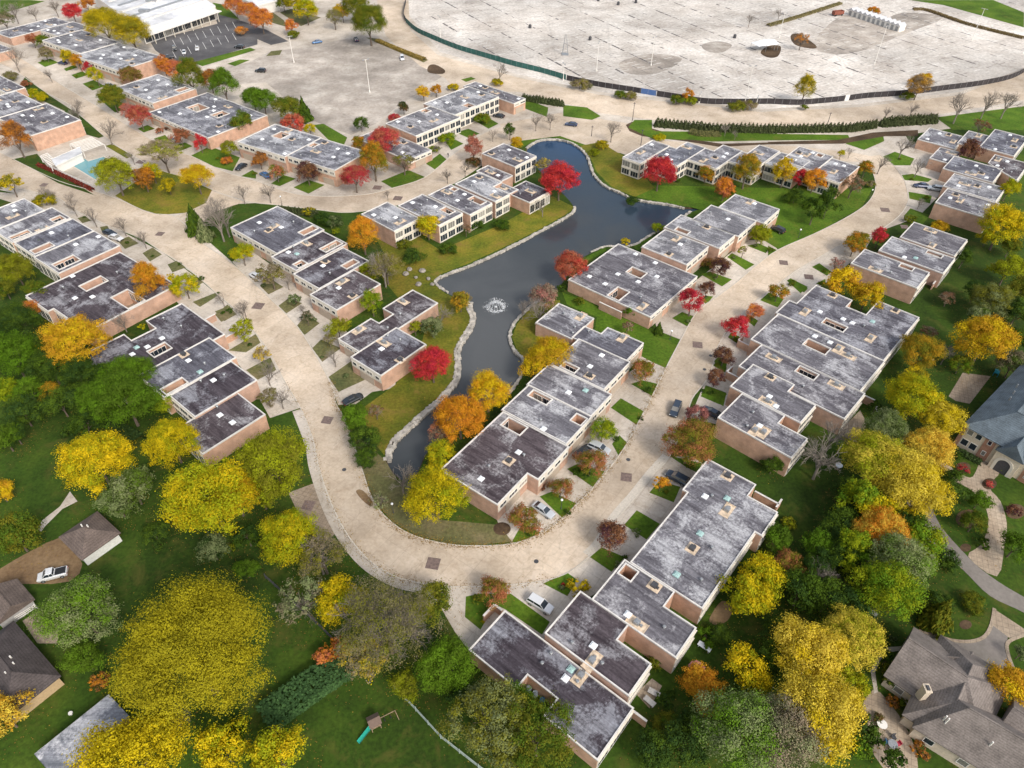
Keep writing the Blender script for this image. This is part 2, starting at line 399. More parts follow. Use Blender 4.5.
def edge_dist(p, x, y):
    best = 1e9; q = Vector((x, y))
    for i in range(len(p)):
        a = p[i]; b = p[(i + 1) % len(p)]; d = b - a; t = max(0, min(1, (q - a).dot(d) / (d.length_squared + 1e-9))); best = min(best, (a + d * t - q).length)
    return best

WCACHE = {}
def window(parent, M_, w, h, nm):
    w = max(.5, round(w / .2) * .2); h = round(h / .1) * .1
    key = (w, h)
    if key not in WCACHE:
        f = MB(); t = .09
        f.box(-w / 2, -.05, 0, -w / 2 + t, .05, h).box(w / 2 - t, -.05, 0, w / 2, .05, h).box(-w / 2 + t, -.05, 0, w / 2 - t, .05, t).box(-w / 2 + t, -.05, h - t, w / 2 - t, .05, h)
        for k in range(1, max(1, round(w / 1.0))):
            x = -w / 2 + w * k / max(1, round(w / 1.0)); f.box(x - .03, -.045, t, x + .03, .045, h - t)
        g = MB().box(-w / 2 + t / 2, -.02, t / 2, w / 2 - t / 2, .02, h - t / 2)
        a = mesh_of('window', f.v, f.f); a.materials.append(WHITE); b = mesh_of('pane', g.v, g.f); b.materials.append(GLASS); WCACHE[key] = (a, b)
    a, b = WCACHE[key]
    o = link('window', a, None, parent); o.matrix_local = M_
    link('pane', b, None, o)

ROOFBITS = {}
def roof_bit(kind):
    if kind in ROOFBITS: return ROOFBITS[kind]
    def mk(nm, mb, mat):
        me = mesh_of(nm, mb.v, mb.f); me.materials.append(mat); return me
    if kind in 'ST':
        m = MB(); m.box(-.55, -.55, 0, .55, .55, .22)
        b = len(m.v); m.v += [(-.5, -.5, .22), (.5, -.5, .22), (.5, .5, .22), (-.5, .5, .22), (-.28, -.28, .42), (.28, -.28, .42), (.28, .28, .42), (-.28, .28, .42)]
        m.f += [(b, b + 1, b + 5, b + 4), (b + 1, b + 2, b + 6, b + 5), (b + 2, b + 3, b + 7, b + 6), (b + 3, b, b + 4, b + 7), (b + 4, b + 5, b + 6, b + 7)]
        r = [('skylight', mk('skylight', m, SKYL if kind == 'S' else TEAL))]
    elif kind == 'P':
        m = MB(); m.box(-1.7, -.9, 0, 1.7, .9, .05); m.box(-1.75, -.95, 0, -1.6, .95, .14).box(1.6, -.95, 0, 1.75, .95, .14)
        q = MB(); q.box(-.5, -.45, .06, .4, .45, .75); q.tube((-.05, 0, .75), (-.05, 0, .82), .36, .36, 12); q.box(.55, -.2, .06, .95, .2, .4)
        r = [('roof_pad', mk('roof_pad', m, TAN)), ('air_conditioner', mk('air_conditioner', q, GREY))]
    elif kind == 'Q':
        m = MB(); m.box(-1.1, -1.0, 0, 1.1, 1.0, .05)
        q = MB(); q.box(-.55, -.5, .06, .45, .5, .6).box(.5, -.3, .06, .8, .1, .35)
        r = [('roof_pad', mk('roof_pad', m, TAN)), ('air_conditioner', mk('air_conditioner', q, DGREY))]
    else:
        m = MB(); m.tube((0, 0, 0), (0, 0, .55), .16, .16, 8); m.tube((0, 0, .55), (0, 0, .7), .32, .2, 8)
        r = [('roof_vent', mk('roof_vent', m, GREY))]
    ROOFBITS[kind] = r
    return r

ROWANG = {}
HOUSES = []
def wrow(row, v, pts):
    for i in range(len(pts)):
        a = G(v, *pts[i], 4); b = G(v, *pts[(i + 1) % len(pts)], 4); d = b - a
        t = math.atan2(d.y, d.x) * 4
        c = ROWANG.setdefault(row, [0, 0]); c[0] += math.cos(t) * d.length ** 2; c[1] += math.sin(t) * d.length ** 2

def build_house(rec, k):
    row, v, pts, h, edges, holes, tone, label = rec[:8]
    bits = rec[8] if len(rec) > 8 else None
    pwalls = rec[9] if len(rec) > 9 else ()
    h = h + (k % 5) * .03
    ang = math.atan2(ROWANG[row][1], ROWANG[row][0]) / 4
    W = [G(v, *p, h) for p in pts]
    c = sum(W, Vector()) / len(W); c.z = 0
    R = Matrix.Rotation(-ang, 2)
    loc = lambda w: R @ Vector((w.x - c.x, w.y - c.y))
    outer = rectify([loc(w) for w in W])
    edges = list(edges)
    if area2(outer) < 0:
        n = len(outer); outer = outer[::-1]; edges = [edges[(n - 2 - j) % n] for j in range(n)]
    hs = []
    for hp in holes:
        q = rectify([loc(G(v, *p, h)) for p in hp])
        if area2(q) < 0: q = q[::-1]
        oc = sum(outer, Vector((0, 0))) / len(outer)
        for _ in range(16):
            bad = [p for p in q if not inside(outer, p.x, p.y) or edge_dist(outer, p.x, p.y) < .5]
            if not bad: break
            hc = sum(q, Vector((0, 0))) / 4; s_ = (oc - hc).normalized() * .22; q = [p + s_ for p in q]; q = [hc + s_ + (p - hc - s_) * .97 for p in q]
        hs.append(q)
    root = empty('townhouse', c, ang, label, 'house', 'flat-roofed townhouses around the pond')
    # brick shell
    vs = []; fs = []
    for ring, sgn in [(outer, 1)] + [(q, -1) for q in hs]:
        b = len(vs); n = len(ring)
        for p in ring: vs += [(p.x, p.y, 0), (p.x, p.y, h + .08)]
        for i in range(n):
            j = (i + 1) % n; f = (b + 2 * i, b + 2 * j, b + 2 * j + 1, b + 2 * i + 1); fs.append(f if sgn > 0 else f[::-1])
    link('wall', mesh_of('wall', vs, fs), BRICK, root)
    # roof
    io = offset_poly(outer, .02); ih = [offset_poly(q, -.02) for q in hs]
    rings = [[Vector((p.x, p.y, 0)) for p in r] for r in [io] + [q[::-1] for q in ih]]
    tr = tessellate_polygon(rings); vv = [p for r in rings for p in r]; ff = []
    for t in tr:
        a, b2, c2 = (vv[i] for i in t)
        ff.append(tuple(t) if (b2 - a).cross(c2 - a).z > 0 else tuple(t[::-1]))
    link('roof', mesh_of('roof', [(p.x, p.y, h - .03) for p in vv], ff), ROOFS[tone], root)
    # coping
    vs = []; fs = []
    for ring, s in [(outer, 1)] + [(q, -1) for q in hs]:
        a = offset_poly(ring, -.06 * s); i_ = offset_poly(ring, .17 * s); n = len(ring); b = len(vs)
        for p, q in zip(a, i_): vs += [(p.x, p.y, h - .12), (p.x, p.y, h + .2), (q.x, q.y, h + .2), (q.x, q.y, h - .04)]
        for i in range(n):
            j = (i + 1) % n
            for m in range(3):
                f = (b + 4 * i + m, b + 4 * j + m, b + 4 * j + m + 1, b + 4 * i + m + 1); fs.append(f if s > 0 else f[::-1])
    link('coping', mesh_of('coping', vs, fs), COPE, root)
    for q in hs:
        link('courtyard_floor', mesh_of('courtyard_floor', [(p.x, p.y, .05) for p in q], [tuple(range(len(q)))]), PAVE, root)
        # glazed wall of the court on its longer far side
        n = len(q)
        for i in range(n):
            a, b = q[i], q[(i + 1) % n]; d = b - a; L = d.length
            wn = Matrix.Rotation(ang, 2) @ Vector((-d.y, d.x)).normalized()   # faces into the court
            if L > 2.6 and wn.y < -.3 and (k + i) % 2 == 0:
                u = d.normalized(); nn = Vector((-u.y, u.x)); nb = max(1, int(L / 2.2))
                for m in range(nb):
                    p = a + u * (L * (m + .5) / nb) + nn * .06
                    window(root, Matrix.Translation((p.x, p.y, max(.3, h - 2.6))) @ Matrix.Rotation(math.atan2(u.y, u.x) + PI, 4, 'Z'), L / nb - .3, 2.0, '')
    n = len(outer)
    doors = []
    for i, e in enumerate(edges):
        a, b = outer[i], outer[(i + 1) % n]; d = b - a; L = d.length
        if L < 1.2 or e == 'b': continue
        u = d / L; nn = Vector((u.y, -u.x)); rz = math.atan2(u.y, u.x); clad = MB()
        def panel(t0, t1, z0, z1, o0, o1, mb):
            bI = len(mb.v)
            for z in (z0, z1):
                for t, o in ((t0, o0), (t1, o0), (t1, o1), (t0, o1)): p = a + u * t + nn * o; mb.v.append((p.x, p.y, z))
            mb.f += [tuple(bI + q for q in f) for f in ((0, 1, 2, 3), (7, 6, 5, 4), (1, 0, 4, 5), (2, 1, 5, 6), (3, 2, 6, 7), (0, 3, 7, 4))]
        def put(t, z, w, hh, o):
            p = a + u * t + nn * o; window(root, Matrix.Translation((p.x, p.y, z)) @ Matrix.Rotation(rz, 4, 'Z'), w, hh, '')
        if e == 'w':
            z0 = h - 2.25 if h > 4.3 else h - 1.35
            panel(.12, L - .12, z0, h - .14, -.05, .09, clad)
            nb = max(1, int(L / 2.5)); hh = 1.05 if h > 4.3 else .7
            for m in range(nb):
                put(L * (m + .5) / nb, (z0 + h - .14 - hh) / 2 + .05, L / nb - (.55 if m % 3 else 1.1), hh, .1)
            ng = max(1, int(L / 6.2))
            for m in range(ng):
                t = L * (m + .5) / ng; gw = min(4.6, L / ng - 1.0)
                if gw > 2: doors.append((t, gw, min(2.15, z0 - .15), a.copy(), u.copy(), nn.copy(), rz))
        elif e == 'g':
            panel(.12, L - .12, .05, h - .14, -.05, .09, clad)
            fl = 2 if h > 4.7 else 1; fh = (h - .3) / fl; nb = max(1, int(L / 2.5))
            for f_ in range(fl):
                for m in range(nb):
                    hh = fh - (.75 if fl == 2 else 1.2)
                    put(L * (m + .5) / nb, .1 + f_ * fh + .28, L / nb - .42, hh, .1)
                panel(.05, L - .05, .1 + f_ * fh + fh - .28, .1 + f_ * fh + fh - .05, .08, .3, clad)
        if clad.v: clad.build('cladding', CREAM, root)
    for (t, gw, gh, a, u, nn, rz) in doors:
        m = MB()
        for q in range(4): m.box(-gw / 2, -.04 - .012 * (q % 2), gh * q / 4, gw / 2, .05, gh * (q + 1) / 4)
        o = m.build('garage_door', GDOOR, root); p = a + u * t + nn * .05; o.location = (p.x, p.y, .02); o.rotation_euler = (0, 0, rz)
    # roof furniture
    rnd = random.Random(k * 13 + 5)
    items = []
    if bits:
        for t, x, y in bits: w = G(v, x, y, h); p = loc(w); items.append((t, p.x, p.y, rnd.choice((0, PI / 2))))
    else:
        A = abs(area2(outer)); xs = [p.x for p in outer]; ys = [p.y for p in outer]
        want = ['P', 'S', 'V', 'V'] + ['S'] * int(A / 130) + ['V'] * int(A / 55) + (['Q'] if A > 150 else [])
        for t in want:
            for _ in range(40):
                x = rnd.uniform(min(xs), max(xs)); y = rnd.uniform(min(ys), max(ys))
                if inside(outer, x, y) and edge_dist(outer, x, y) > 1.6 and all(not inside(q, x, y) and edge_dist(q, x, y) > 1.5 for q in hs) and all((x - i[1]) ** 2 + (y - i[2]) ** 2 > 7 for i in items):
                    items.append((t, x, y, rnd.choice((0, PI / 2)))); break
    for t, x, y, rz in items:
        base = None
        if not inside(outer, x, y) or edge_dist(outer, x, y) < .6: continue
        for nm, me in roof_bit(t):
            o = link(nm, me, None, root if base is None else base)
            if base is None: o.location = (x, y, h - .03); o.rotation_euler = (0, 0, rz); base = o
    for (p0, p1, hh) in pwalls:
        a = loc(G(v, *p0, hh)); b = loc(G(v, *p1, hh))
        d = b - a
        if abs(d.x) > abs(d.y): b.y = a.y
        else: b.x = a.x
        m = MB().beam(a, b, .28, 0, hh); o = m.build('patio_wall', BRICK, root)
        m = MB().beam(a, b, .36, hh, hh + .1); m.build('coping', COPE, o)
    return root
# ------------------------------------------------------------------ townhouse survey: row, view, roof outline, height, edge kinds, light wells, roof tone, label
H_ = [
 ('A', 'T00', [(0,132),(205,66),(268,86),(45,160)], 3.4, 'bbbb', [], 'm', 'low grey-roofed townhouse behind bare trees at the far top left corner'),
 ('A', 'T00', [(-80,190),(12,176),(45,200),(-60,228)], 3.4, 'bbbw', [], 'm', 'small roof corner cut off by the left frame edge, above the upper street'),
 ('A', 'T00', [(178,122),(292,82),(350,110),(236,152)], 5.2, 'bgbw', [], 'p', 'pale-roofed townhouse at far end of long row beside yellow-olive trees'),
 ('A', 'T00', [(200,164),(335,108),(436,172),(330,226)], 5.5, 'bgbw', [], 'p', 'pale-roofed middle townhouse of the long far row behind yellow-orange trees'),
 ('A', 'T00', [(330,226),(480,156),(612,235),(470,292)], 5.5, 'bgbw', [], 'p', 'pale-roofed end townhouse of the far row with bare brick end by dark car lot'),
 ('B', 'T00', [(478,352),(632,292),(765,355),(612,420)], 5.6, 'bgbw', [[(702,362),(738,346),(756,354),(718,372)]], 'p', 'tall nearly white-roofed townhouse with brick end standing above its lower neighbour'),
 ('B', 'T00', [(612,455),(820,365),(1072,466),(820,552)], 4.2, 'bgbw', [[(750,430),(795,413),(830,432),(785,452)], [(845,460),(890,443),(915,455),(868,474)]], 'p', 'wide low pale-roofed townhouse with two small roof wells beside crimson shrub'),
 ('C', 'T10', [(-86,568),(85,498),(262,553),(118,625)], 5.6, 'bgbw', [[(62,545),(102,527),(138,538),(96,557)]], 'p', 'pale-roofed townhouse with one roof well below the tan parking lot'),
 ('C', 'T10', [(118,625),(262,553),(438,608),(325,682)], 5.6, 'bgbw', [[(172,572),(215,555),(248,564),(205,584)]], 'p', 'pale-roofed townhouse above the maroon tree with plain end toward salmon tree'),
 ('D', 'T10', [(410,552),(495,512),(692,600),(610,650)], 3.4, 'bbwb', [], 'm', 'low dark-roofed townhouse mostly hidden behind the big red tree'),
 ('D', 'T10', [(532,500),(690,418),(800,469),(650,550)], 5.6, 'gbgb', [[(648,430),(680,413),(712,429),(680,446)]], 'p', 'two-storey townhouse with brick end and tan roof well next to the big lot'),
 ('D', 'T10', [(690,418),(845,338),(950,388),(800,469)], 5.7, 'gbgb', [[(830,423),(850,412),(876,425),(852,438)]], 'p', 'two-storey pale townhouse near the lot corner with white glazed front'),
 ('D', 'T10', [(850,340),(882,322),(1062,398),(1020,425)], 4.2, 'bbwb', [], 'm', 'narrow low-roofed townhouse nearest the boundary road junction'),
 ('E', 'K1', [(680,125),(780,66),(950,135),(848,190)], 5.6, 'bwgb', [], 'm', 'square two-storey townhouse with brick side and glazed front beside pond head'),
 ('E', 'K1', [(655,210),(705,180),(830,235),(772,268)], 4.1, 'bbbb', [], 'd', 'low dark roof tucked behind the square two-storey house by the pond'),
 ('E', 'K1', [(548,280),(652,214),(772,268),(740,292),(808,330),(745,372)], 5.6, 'bbbbgb', [], 'p', 'pale-roofed pond townhouse with tall white glazed front and stepped roof'),
 ('E', 'K1', [(742,292),(776,270),(856,310),(808,332)], 4.5, 'bbbb', [], 'p', 'small low pale roof link between two pond townhouses'),
 ('E', 'K1', [(815,322),(890,252),(1012,315),(918,380)], 4.0, 'bbgb', [], 'd', 'low dark square-roofed townhouse on grassy point beside crimson pond tree'),
 ('E', 'K1', [(410,335),(515,275),(720,378),(610,440)], 5.3, 'bbgb', [[(500,292),(522,278),(550,292),(527,309)], [(612,355),(640,336),(702,370),(675,390)]], 'm', 'pond townhouse with two roof wells, one with a tan floor'),
 ('E', 'K1', [(252,392),(370,325),(570,430),(455,492)], 5.6, 'bwgb', [[(465,410),(492,392),(540,416),(512,438)]], 'm', 'pond townhouse with a lime tree growing up through its roof well'),
 ('E', 'K1', [(62,435),(185,368),(352,452),(230,522)], 5.5, 'bwgb', [], 'p', 'brick-ended pond townhouse with bleached roof beside the big orange tree'),
 ('F', 'K6', [(215,240),(475,108),(800,245),(488,420)], 4.6, 'bbbw', [[(645,280),(745,222),(785,245),(690,300)]], 'm', 'large mottled-roofed townhouse at street corner with glazed roof court',
   [('S',380,210),('P',470,235),('S',520,240),('V',600,210),('V',350,270),('Q',440,260)]),
 ('F', 'K6', [(480,422),(790,258),(925,345),(605,535)], 4.65, 'bbbw', [[(772,378),(880,318),(912,341),(812,403)], [(585,490),(640,455),(685,478),(630,511)]], 'd', 'plum-roofed townhouse with two roof courts, second from street corner',
   [('S',565,400),('P',680,340),('T',620,410),('V',600,370)]),
 ('F', 'L7', [(92,92),(408,-83),(560,12),(248,188)], 4.6, 'bbbw', [[(392,40),(470,-6),(500,14),(430,60)]], 'd', 'plum-roofed townhouse with one glazed roof court, third from street corner',
   [('Q',290,10),('S',275,38),('V',320,90)]),
 ('F', 'L7', [(202,222),(472,62),(635,155),(362,330)], 4.6, 'bbbw', [], 'd', 'streaky plum-roofed end townhouse with peach brick wall beside lime-green tree',
   [('P',400,140),('S',375,180),('Q',465,230),('V',390,100)]),
 ('F', 'L7', [(385,510),(575,370),(632,408),(722,350),(662,312),(852,190),(1022,290),(500,590)], 3.8, 'bbbbbbbw', [], 'd', 'H-shaped low plum-roofed townhouse between pond and curved street',
   [('P',785,265),('V',770,350),('P',505,450),('V',690,440)]),
 ('F', 'L7', [(458,625),(742,430),(930,545),(645,745)], 4.5, 'bgbw', [], 'd', 'dark-roofed end townhouse beside the crimson tree near the pond',
   [('P',665,530),('S',650,570),('V',770,515),('V',690,490),('Q',770,640)]),
 ('H', 'K7', [(-130,175),(150,46),(268,128),(-15,272)], 4.6, 'bwbg', [], 'm', 'mottled roof at left frame edge beside round yellow verge shrub'),
 ('H', 'K7', [(-15,272),(268,128),(330,104),(435,178),(85,345)], 4.62, 'bwwbg', [[(45,318),(165,256),(195,277),(75,337)], [(322,190),(382,162),(415,182),(357,217)]], 'm', 'townhouse with two glass-lined roof courts near left frame edge',
   [('S',195,170),('P',270,250),('V',240,280)]),
 ('H', 'K7', [(85,345),(470,180),(590,265),(240,425)], 4.6, 'bwbg', [[(185,398),(310,338),(345,360),(218,420)]], 'm', 'townhouse with a long narrow glazed court facing the left gardens',
   [('S',330,275),('V',440,300),('Q',430,335)]),
 ('H', 'K7', [(240,425),(590,265),(750,340),(380,560)], 4.65, 'bwbg', [[(335,480),(465,416),(508,445),(388,515)]], 'm', 'mottled end townhouse with peach brick wall above a lower neighbour',
   [('S',485,350),('S',630,300),('V',450,320)]),
 ('H', 'T01', [(106,412),(500,235),(703,391),(325,557),(225,462),(188,482)], 4.2, 'bwbgbg', [[(318,378),(403,336),(430,356),(346,398)], [(442,425),(505,393),(585,432),(515,466)]], 'd', 'broad dark-roofed townhouse with a latticed court behind the orange tree',
   [('S',370,420),('S',290,337),('V',255,385),('V',470,325),('S',300,425)]),
 ('J', 'L1', [(12,340),(220,225),(268,262),(385,195),(342,163),(530,62),(742,245),(200,500)], 4.2, 'bbbbbwbg', [[(345,318),(430,269),(470,297),(384,346)]], 'd', 'dark stepped-roof townhouse with brick-lined well between yellow and green trees',
   [('S',420,248),('S',345,292),('S',268,330),('T',290,295),('V',430,150),('V',520,190)], [((640,150),(700,130),1.9),((640,152),(690,180),1.9),((740,245),(800,215),1.9)]),
 ('J', 'L1', [(300,440),(660,245),(792,340),(440,560)], 4.9, 'bwbg', [[(408,520),(515,450),(553,477),(444,540)]], 'm', 'townhouse with white-stained roof and louvred court behind the big green tree',
   [('S',555,362),('T',615,420),('Q',530,330),('V',640,380)]),
 ('J', 'L1', [(465,545),(770,362),(902,462),(590,655)], 4.6, 'bwbg', [], 'd', 'plum-roofed townhouse beside its bleached-roof neighbour, second from row end',
   [('S',683,463),('V',740,440),('V',620,470),('V',700,400)]),
 ('J', 'T02', [(688,190),(948,36),(1058,120),(825,278)], 4.2, 'bwbg', [], 'd', 'dark-roofed end townhouse half covered by yellow branches, brick end to lawn',
   [('S',880,125),('S',930,155),('V',870,95)]),
 ('Z', 'K2', [(-80,118),(-10,75),(120,140),(45,172)], 5.3, 'bgbw', [], 'm', 'grey roof at the left edge above the pool row, upper one'),
 ('Z', 'K2', [(-140,228),(75,155),(215,230),(0,303)], 5.4, 'bgbw', [], 'm', 'dark mottled townhouse at left edge above the orange oval tree'),
 ('Z', 'K2', [(0,303),(200,236),(262,208),(375,318),(160,390)], 5.5, 'bbgbw', [], 'm', 'end townhouse with tall peach brick wall facing the swimming pool'),
 ('P', 'K3', [(122,247),(262,152),(350,186),(212,275)], 5.5, 'bbgg', [], 'p', 'two-storey glazed townhouse at head of the pond beside the crimson tree'),
 ('P', 'K3', [(268,240),(350,186),(390,200),(445,163),(535,197),(392,292)], 5.45, 'bbbbgg', [], 'p', 'two-storey townhouse behind the round crimson tree, second from the pond'),
 ('P', 'K3', [(450,255),(535,197),(585,212),(628,178),(725,212),(598,302)], 5.5, 'bbbbgg', [], 'p', 'two-storey townhouse with white balconies between crimson and yellow trees'),
 ('P', 'K3', [(645,267),(725,212),(745,222),(825,180),(915,214),(800,300)], 5.45, 'bbbbgg', [], 'p', 'two-storey townhouse behind the first tall yellow tree'),
 ('P', 'K4', [(30,320),(120,262),(165,283),(250,330),(160,380),(100,345)], 5.4, 'bbbbgg', [], 'p', 'two-storey townhouse between the two tall yellow trees'),
 ('P', 'K4', [(120,298),(205,237),(355,290),(280,385)], 5.5, 'bbgg', [[(285,283),(305,270),(335,282),(315,296)]], 'm', 'two-storey townhouse behind dark red shrub with a small roof well'),
 ('P', 'K4', [(280,385),(355,288),(500,348),(412,428)], 5.45, 'bbbg', [], 'm', 'end townhouse of the north pond row beside dark conifers'),
 ('Q', 'K3', [(612,498),(692,430),(916,512),(835,585)], 5.0, 'gbwb', [], 'p', 'pale-roofed townhouse at north tip of the row inside the street bend',
   [('S',790,480),('P',770,470),('V',720,455),('Q',718,543)]),
 ('Q', 'K3', [(485,552),(570,487),(800,572),(695,658)], 5.03, 'gbwb', [], 'p', 'pale-roofed townhouse above the rounded olive shrub, second from north tip',
   [('V',645,535),('S',655,560),('V',565,530),('V',640,535)]),
 ('Q', 'K3', [(345,590),(415,537),(690,642),(597,724)], 5.0, 'gbwb', [[(352,606),(372,592),(440,628),(412,650)]], 'p', 'pale-roofed townhouse with a narrow dark roof slot beside the pond',
   [('Q',545,600),('V',500,593),('S',410,690)]),
 ('Q', 'L3', [(522,345),(650,245),(850,350),(755,435)], 5.2, 'gbwb', [], 'p', 'whitish-roofed townhouse with salmon brick end above the lower dark roof',
   [('P',700,300),('S',718,330),('V',745,320),('V',625,310),('Q',660,380)]),
 ('Q', 'L3', [(140,535),(390,318),(788,495),(597,692)], 3.6, 'gbwb', [[(322,612),(385,552),(452,582),(405,632)], [(442,470),(475,446),(547,480),(510,507)]], 'm', 'broad grey-roofed townhouse with two roof wells beside scarlet street tree',
   [('S',252,495),('S',333,533),('S',398,483),('S',503,522),('S',598,495),('P',250,568),('P',525,648),('S',490,380),('S',590,425),('V',515,605)], [((305,625),(405,690),2.2)]),
 ('S', 'L2', [(490,165),(615,68),(785,152),(670,255)], 3.8, 'gbbb', [], 'm', 'mottled low townhouse at north end of long central row near salmon tree',
   [('P',720,135),('V',635,125),('V',690,195),('V',680,225)]),
 ('S', 'L2', [(670,245),(740,188),(825,225),(862,190),(1026,272),(965,372)], 3.85, 'bbbbwb', [], 'm', 'low grey townhouse beside green lawn at north end of the central row',
   [('P',935,245),('V',760,215)]),
 ('S', 'L2', [(555,395),(718,245),(968,378),(850,498)], 4.7, 'gbwb', [[(575,392),(608,365),(688,414),(652,445)]], 'm', 'central-row townhouse with a brick roof well beside bright yellow tree',
   [('S',828,335),('S',768,392),('Q',765,440)]),
 ('S', 'L2', [(450,478),(545,395),(890,522),(768,655)], 4.6, 'gbwb', [], 'm', 'rusty-stained flat-roofed townhouse in the middle of the central row',
   [('S',658,525),('Q',615,560),('V',655,585),('T',745,515)], []),
 ('S', 'L2', [(325,620),(450,478),(768,655),(650,792)], 4.65, 'gbwb', [[(447,527),(470,497),(572,552),(538,588)], [(672,668),(705,635),(760,662),(722,699)]], 'm', 'central-row townhouse with brick well and small light well above lime shrub',
   [('S',530,712),('V',515,670),('Q',520,740)]),
 ('S', 'F', [(443,469),(503,411),(568,448),(538,480),(528,474),(495,507)], 4.6, 'gbwbwb', [[(500.5,425),(508,416.5),(528,427),(520,434.5)]], 'd', 'plum-roofed south end townhouse of central row beside silver sedan',
   [('S',481,479),('Q',509,461),('S',518.5,452.5),('V',524,456),('V',489,467)]),
 ('U', 'M4', [(505,212),(555,155),(600,175),(690,78),(878,155),(855,190),(950,232),(1012,165),(1224,240),(1035,480)], 4.6, 'wwwwbbbbgb', [[(726,270),(750,247),(855,295),(832,322)]], 'm', 'broad striped-roof townhouse with notched corner around golden shrubs',
   [('P',640,215),('S',715,215),('S',835,252),('S',882,272),('T',985,265),('Q',780,130),('V',940,290),('P',975,350),('Q',1103,208)]),
 ('U', 'M4', [(370,362),(505,212),(1035,480),(925,622)], 4.63, 'wbgb', [[(630,385),(656,349),(765,406),(744,436)]], 'm', 'striped-roof townhouse with brick well between crimson and maroon street trees',
   [('S',690,340),('S',768,372),('P',810,405),('P',860,440),('T',860,370),('P',505,465)], [((300,360),(400,425),2.0),((300,358),(318,330),2.0)]),
 ('U', 'M4', [(310,500),(405,380),(940,628),(850,768)], 4.6, 'wbgb', [[(590,522),(612,491),(705,536),(687,567)]], 'm', 'striped-roof townhouse with green-lined light well above maroon shrubs',
   [('S',600,452),('S',678,488),('V',790,490),('P',800,590),('P',480,450),('T',770,510),('V',630,600)], [((240,520),(310,555),2.0),((240,520),(255,482),2.0),((940,640),(1000,665),2.0)]),
 ('U', 'L4', [(162,242),(262,125),(484,228),(450,268),(588,332),(518,430)], 5.5, 'wbbbgb', [], 'm', 'raised grey-roofed townhouse with brick slot, next to big brick end house',
   [('S',355,290),('P',345,315),('S',388,340),('Q',360,190)]),
 ('U', 'L4', [(98,405),(205,272),(430,388),(402,432),(550,505),(470,605)], 5.5, 'wbbbgb', [], 'm', 'end townhouse with long blank salmon brick wall above shaded lawn',
   [('P',325,475),('P',280,465),('V',240,445),('S',305,440),('V',270,375)]),
 ('W', 'T31', [(535,183),(575,122),(797,190),(747,258)], 4.5, 'wbgb', [], 'm', 'grey-roofed townhouse in row of three with small front light court',
   [('V',650,170),('P',650,155),('P',655,215)], []),
 ('W', 'T31', [(445,235),(492,180),(748,266),(700,328)], 4.4, 'wbgb', [[(648,243),(662,228),(738,257),(727,272)]], 'm', 'middle townhouse of the row of three with narrow brick slot',
   [('S',545,262),('T',590,265)], [((690,332),(712,388),1.8)]),
 ('W', 'T31', [(335,287),(390,222),(635,330),(600,388)], 4.9, 'wbgb', [[(543,294),(560,279),(625,308),(612,324)]], 'm', 'brick-ended townhouse of the row of three above golden hedge-like shrubs',
   [('V',470,300),('V',490,325),('P',430,310)]),
 ('X', 'K5', [(342,258),(415,180),(650,238),(580,310)], 3.3, 'wbgb', [], 'm', 'low top-right townhouse next to bare driveway tree and conifer hedge end'),
 ('X', 'K5', [(590,285),(668,198),(800,232),(735,305)], 3.6, 'bbbb', [], 'p', 'low pale roof behind the maroon bush in the top right cluster'),
 ('X', 'K5', [(735,305),(842,187),(1050,245),(958,358)], 4.4, 'bbgb', [], 'm', 'brick-fronted townhouse behind the maroon bush at top right frame edge'),
 ('X', 'K5', [(425,368),(492,298),(640,352),(530,412)], 3.5, 'wbbb', [], 'm', 'small stepped townhouse with brick side wall above the curved driveway'),
 ('X', 'K5', [(505,440),(575,360),(885,445),(825,530)], 4.0, 'wbgb', [], 'm', 'stepped townhouse above the driveway with navy car, third from road end'),
 ('X', 'K5', [(795,405),(835,352),(1045,405),(985,520)], 4.1, 'bbgb', [], 'd', 'brown-roofed townhouse cut by right frame edge behind yellow tree'),
 ('X', 'K5', [(510,550),(575,472),(905,565),(840,655)], 4.3, 'wbgb', [], 'p', 'stepped townhouse beside parked navy car, second from brick end'),
 ('X', 'K5', [(455,660),(530,570),(862,662),(800,762)], 5.0, 'wbgb', [], 'm', 'brick-ended townhouse closing the stepped top right row above yellow shrub'),
 ('Y', 'M2', [(60,628),(340,268),(322,255),(450,98),(693,232),(652,290),(808,372),(725,490),(692,475),(415,865)], 4.9, 'wbwbbbgbgb', [], 'm', 'long blotchy-roofed townhouse with teal skylights beside dark SUV',
   [('T',410,480),('T',548,300),('T',290,690),('P',548,360),('Q',370,555),('Q',550,185),('V',470,555),('S',435,290),('V',415,720),('V',620,195),('V',470,290)], [((690,262),(800,345),2.0),((800,345),(845,312),2.0)]),
 ('Y', 'T23', [(320,92),(452,-64),(650,66),(606,122),(735,208),(655,332)], 5.1, 'wbbbgb', [[(424,-8),(452,-46),(505,-18),(476,22)]], 'm', 'townhouse with slatted corner court beside round maroon street tree',
   [('Q',570,40),('S',463,155),('T',660,0),('V',415,165),('V',608,208),('P',500,190),('V',640,45)]),
 ('Y', 'T23', [(130,232),(275,60),(460,195),(425,258),(555,355),(468,478)], 5.0, 'wbbbgb', [], 'd', 'plum-roofed townhouse raised over its lower neighbour, beside white SUV',
   [('S',325,280),('P',320,340),('V',360,352),('V',240,270)]),
 ('Y', 'M3', [(38,372),(230,155),(888,662),(700,925),(430,697),(497,607),(345,487),(300,545)], 3.6, 'wbgbbbbb', [], 'd', 'lowest plum-roofed end townhouse with notched court holding rain barrels',
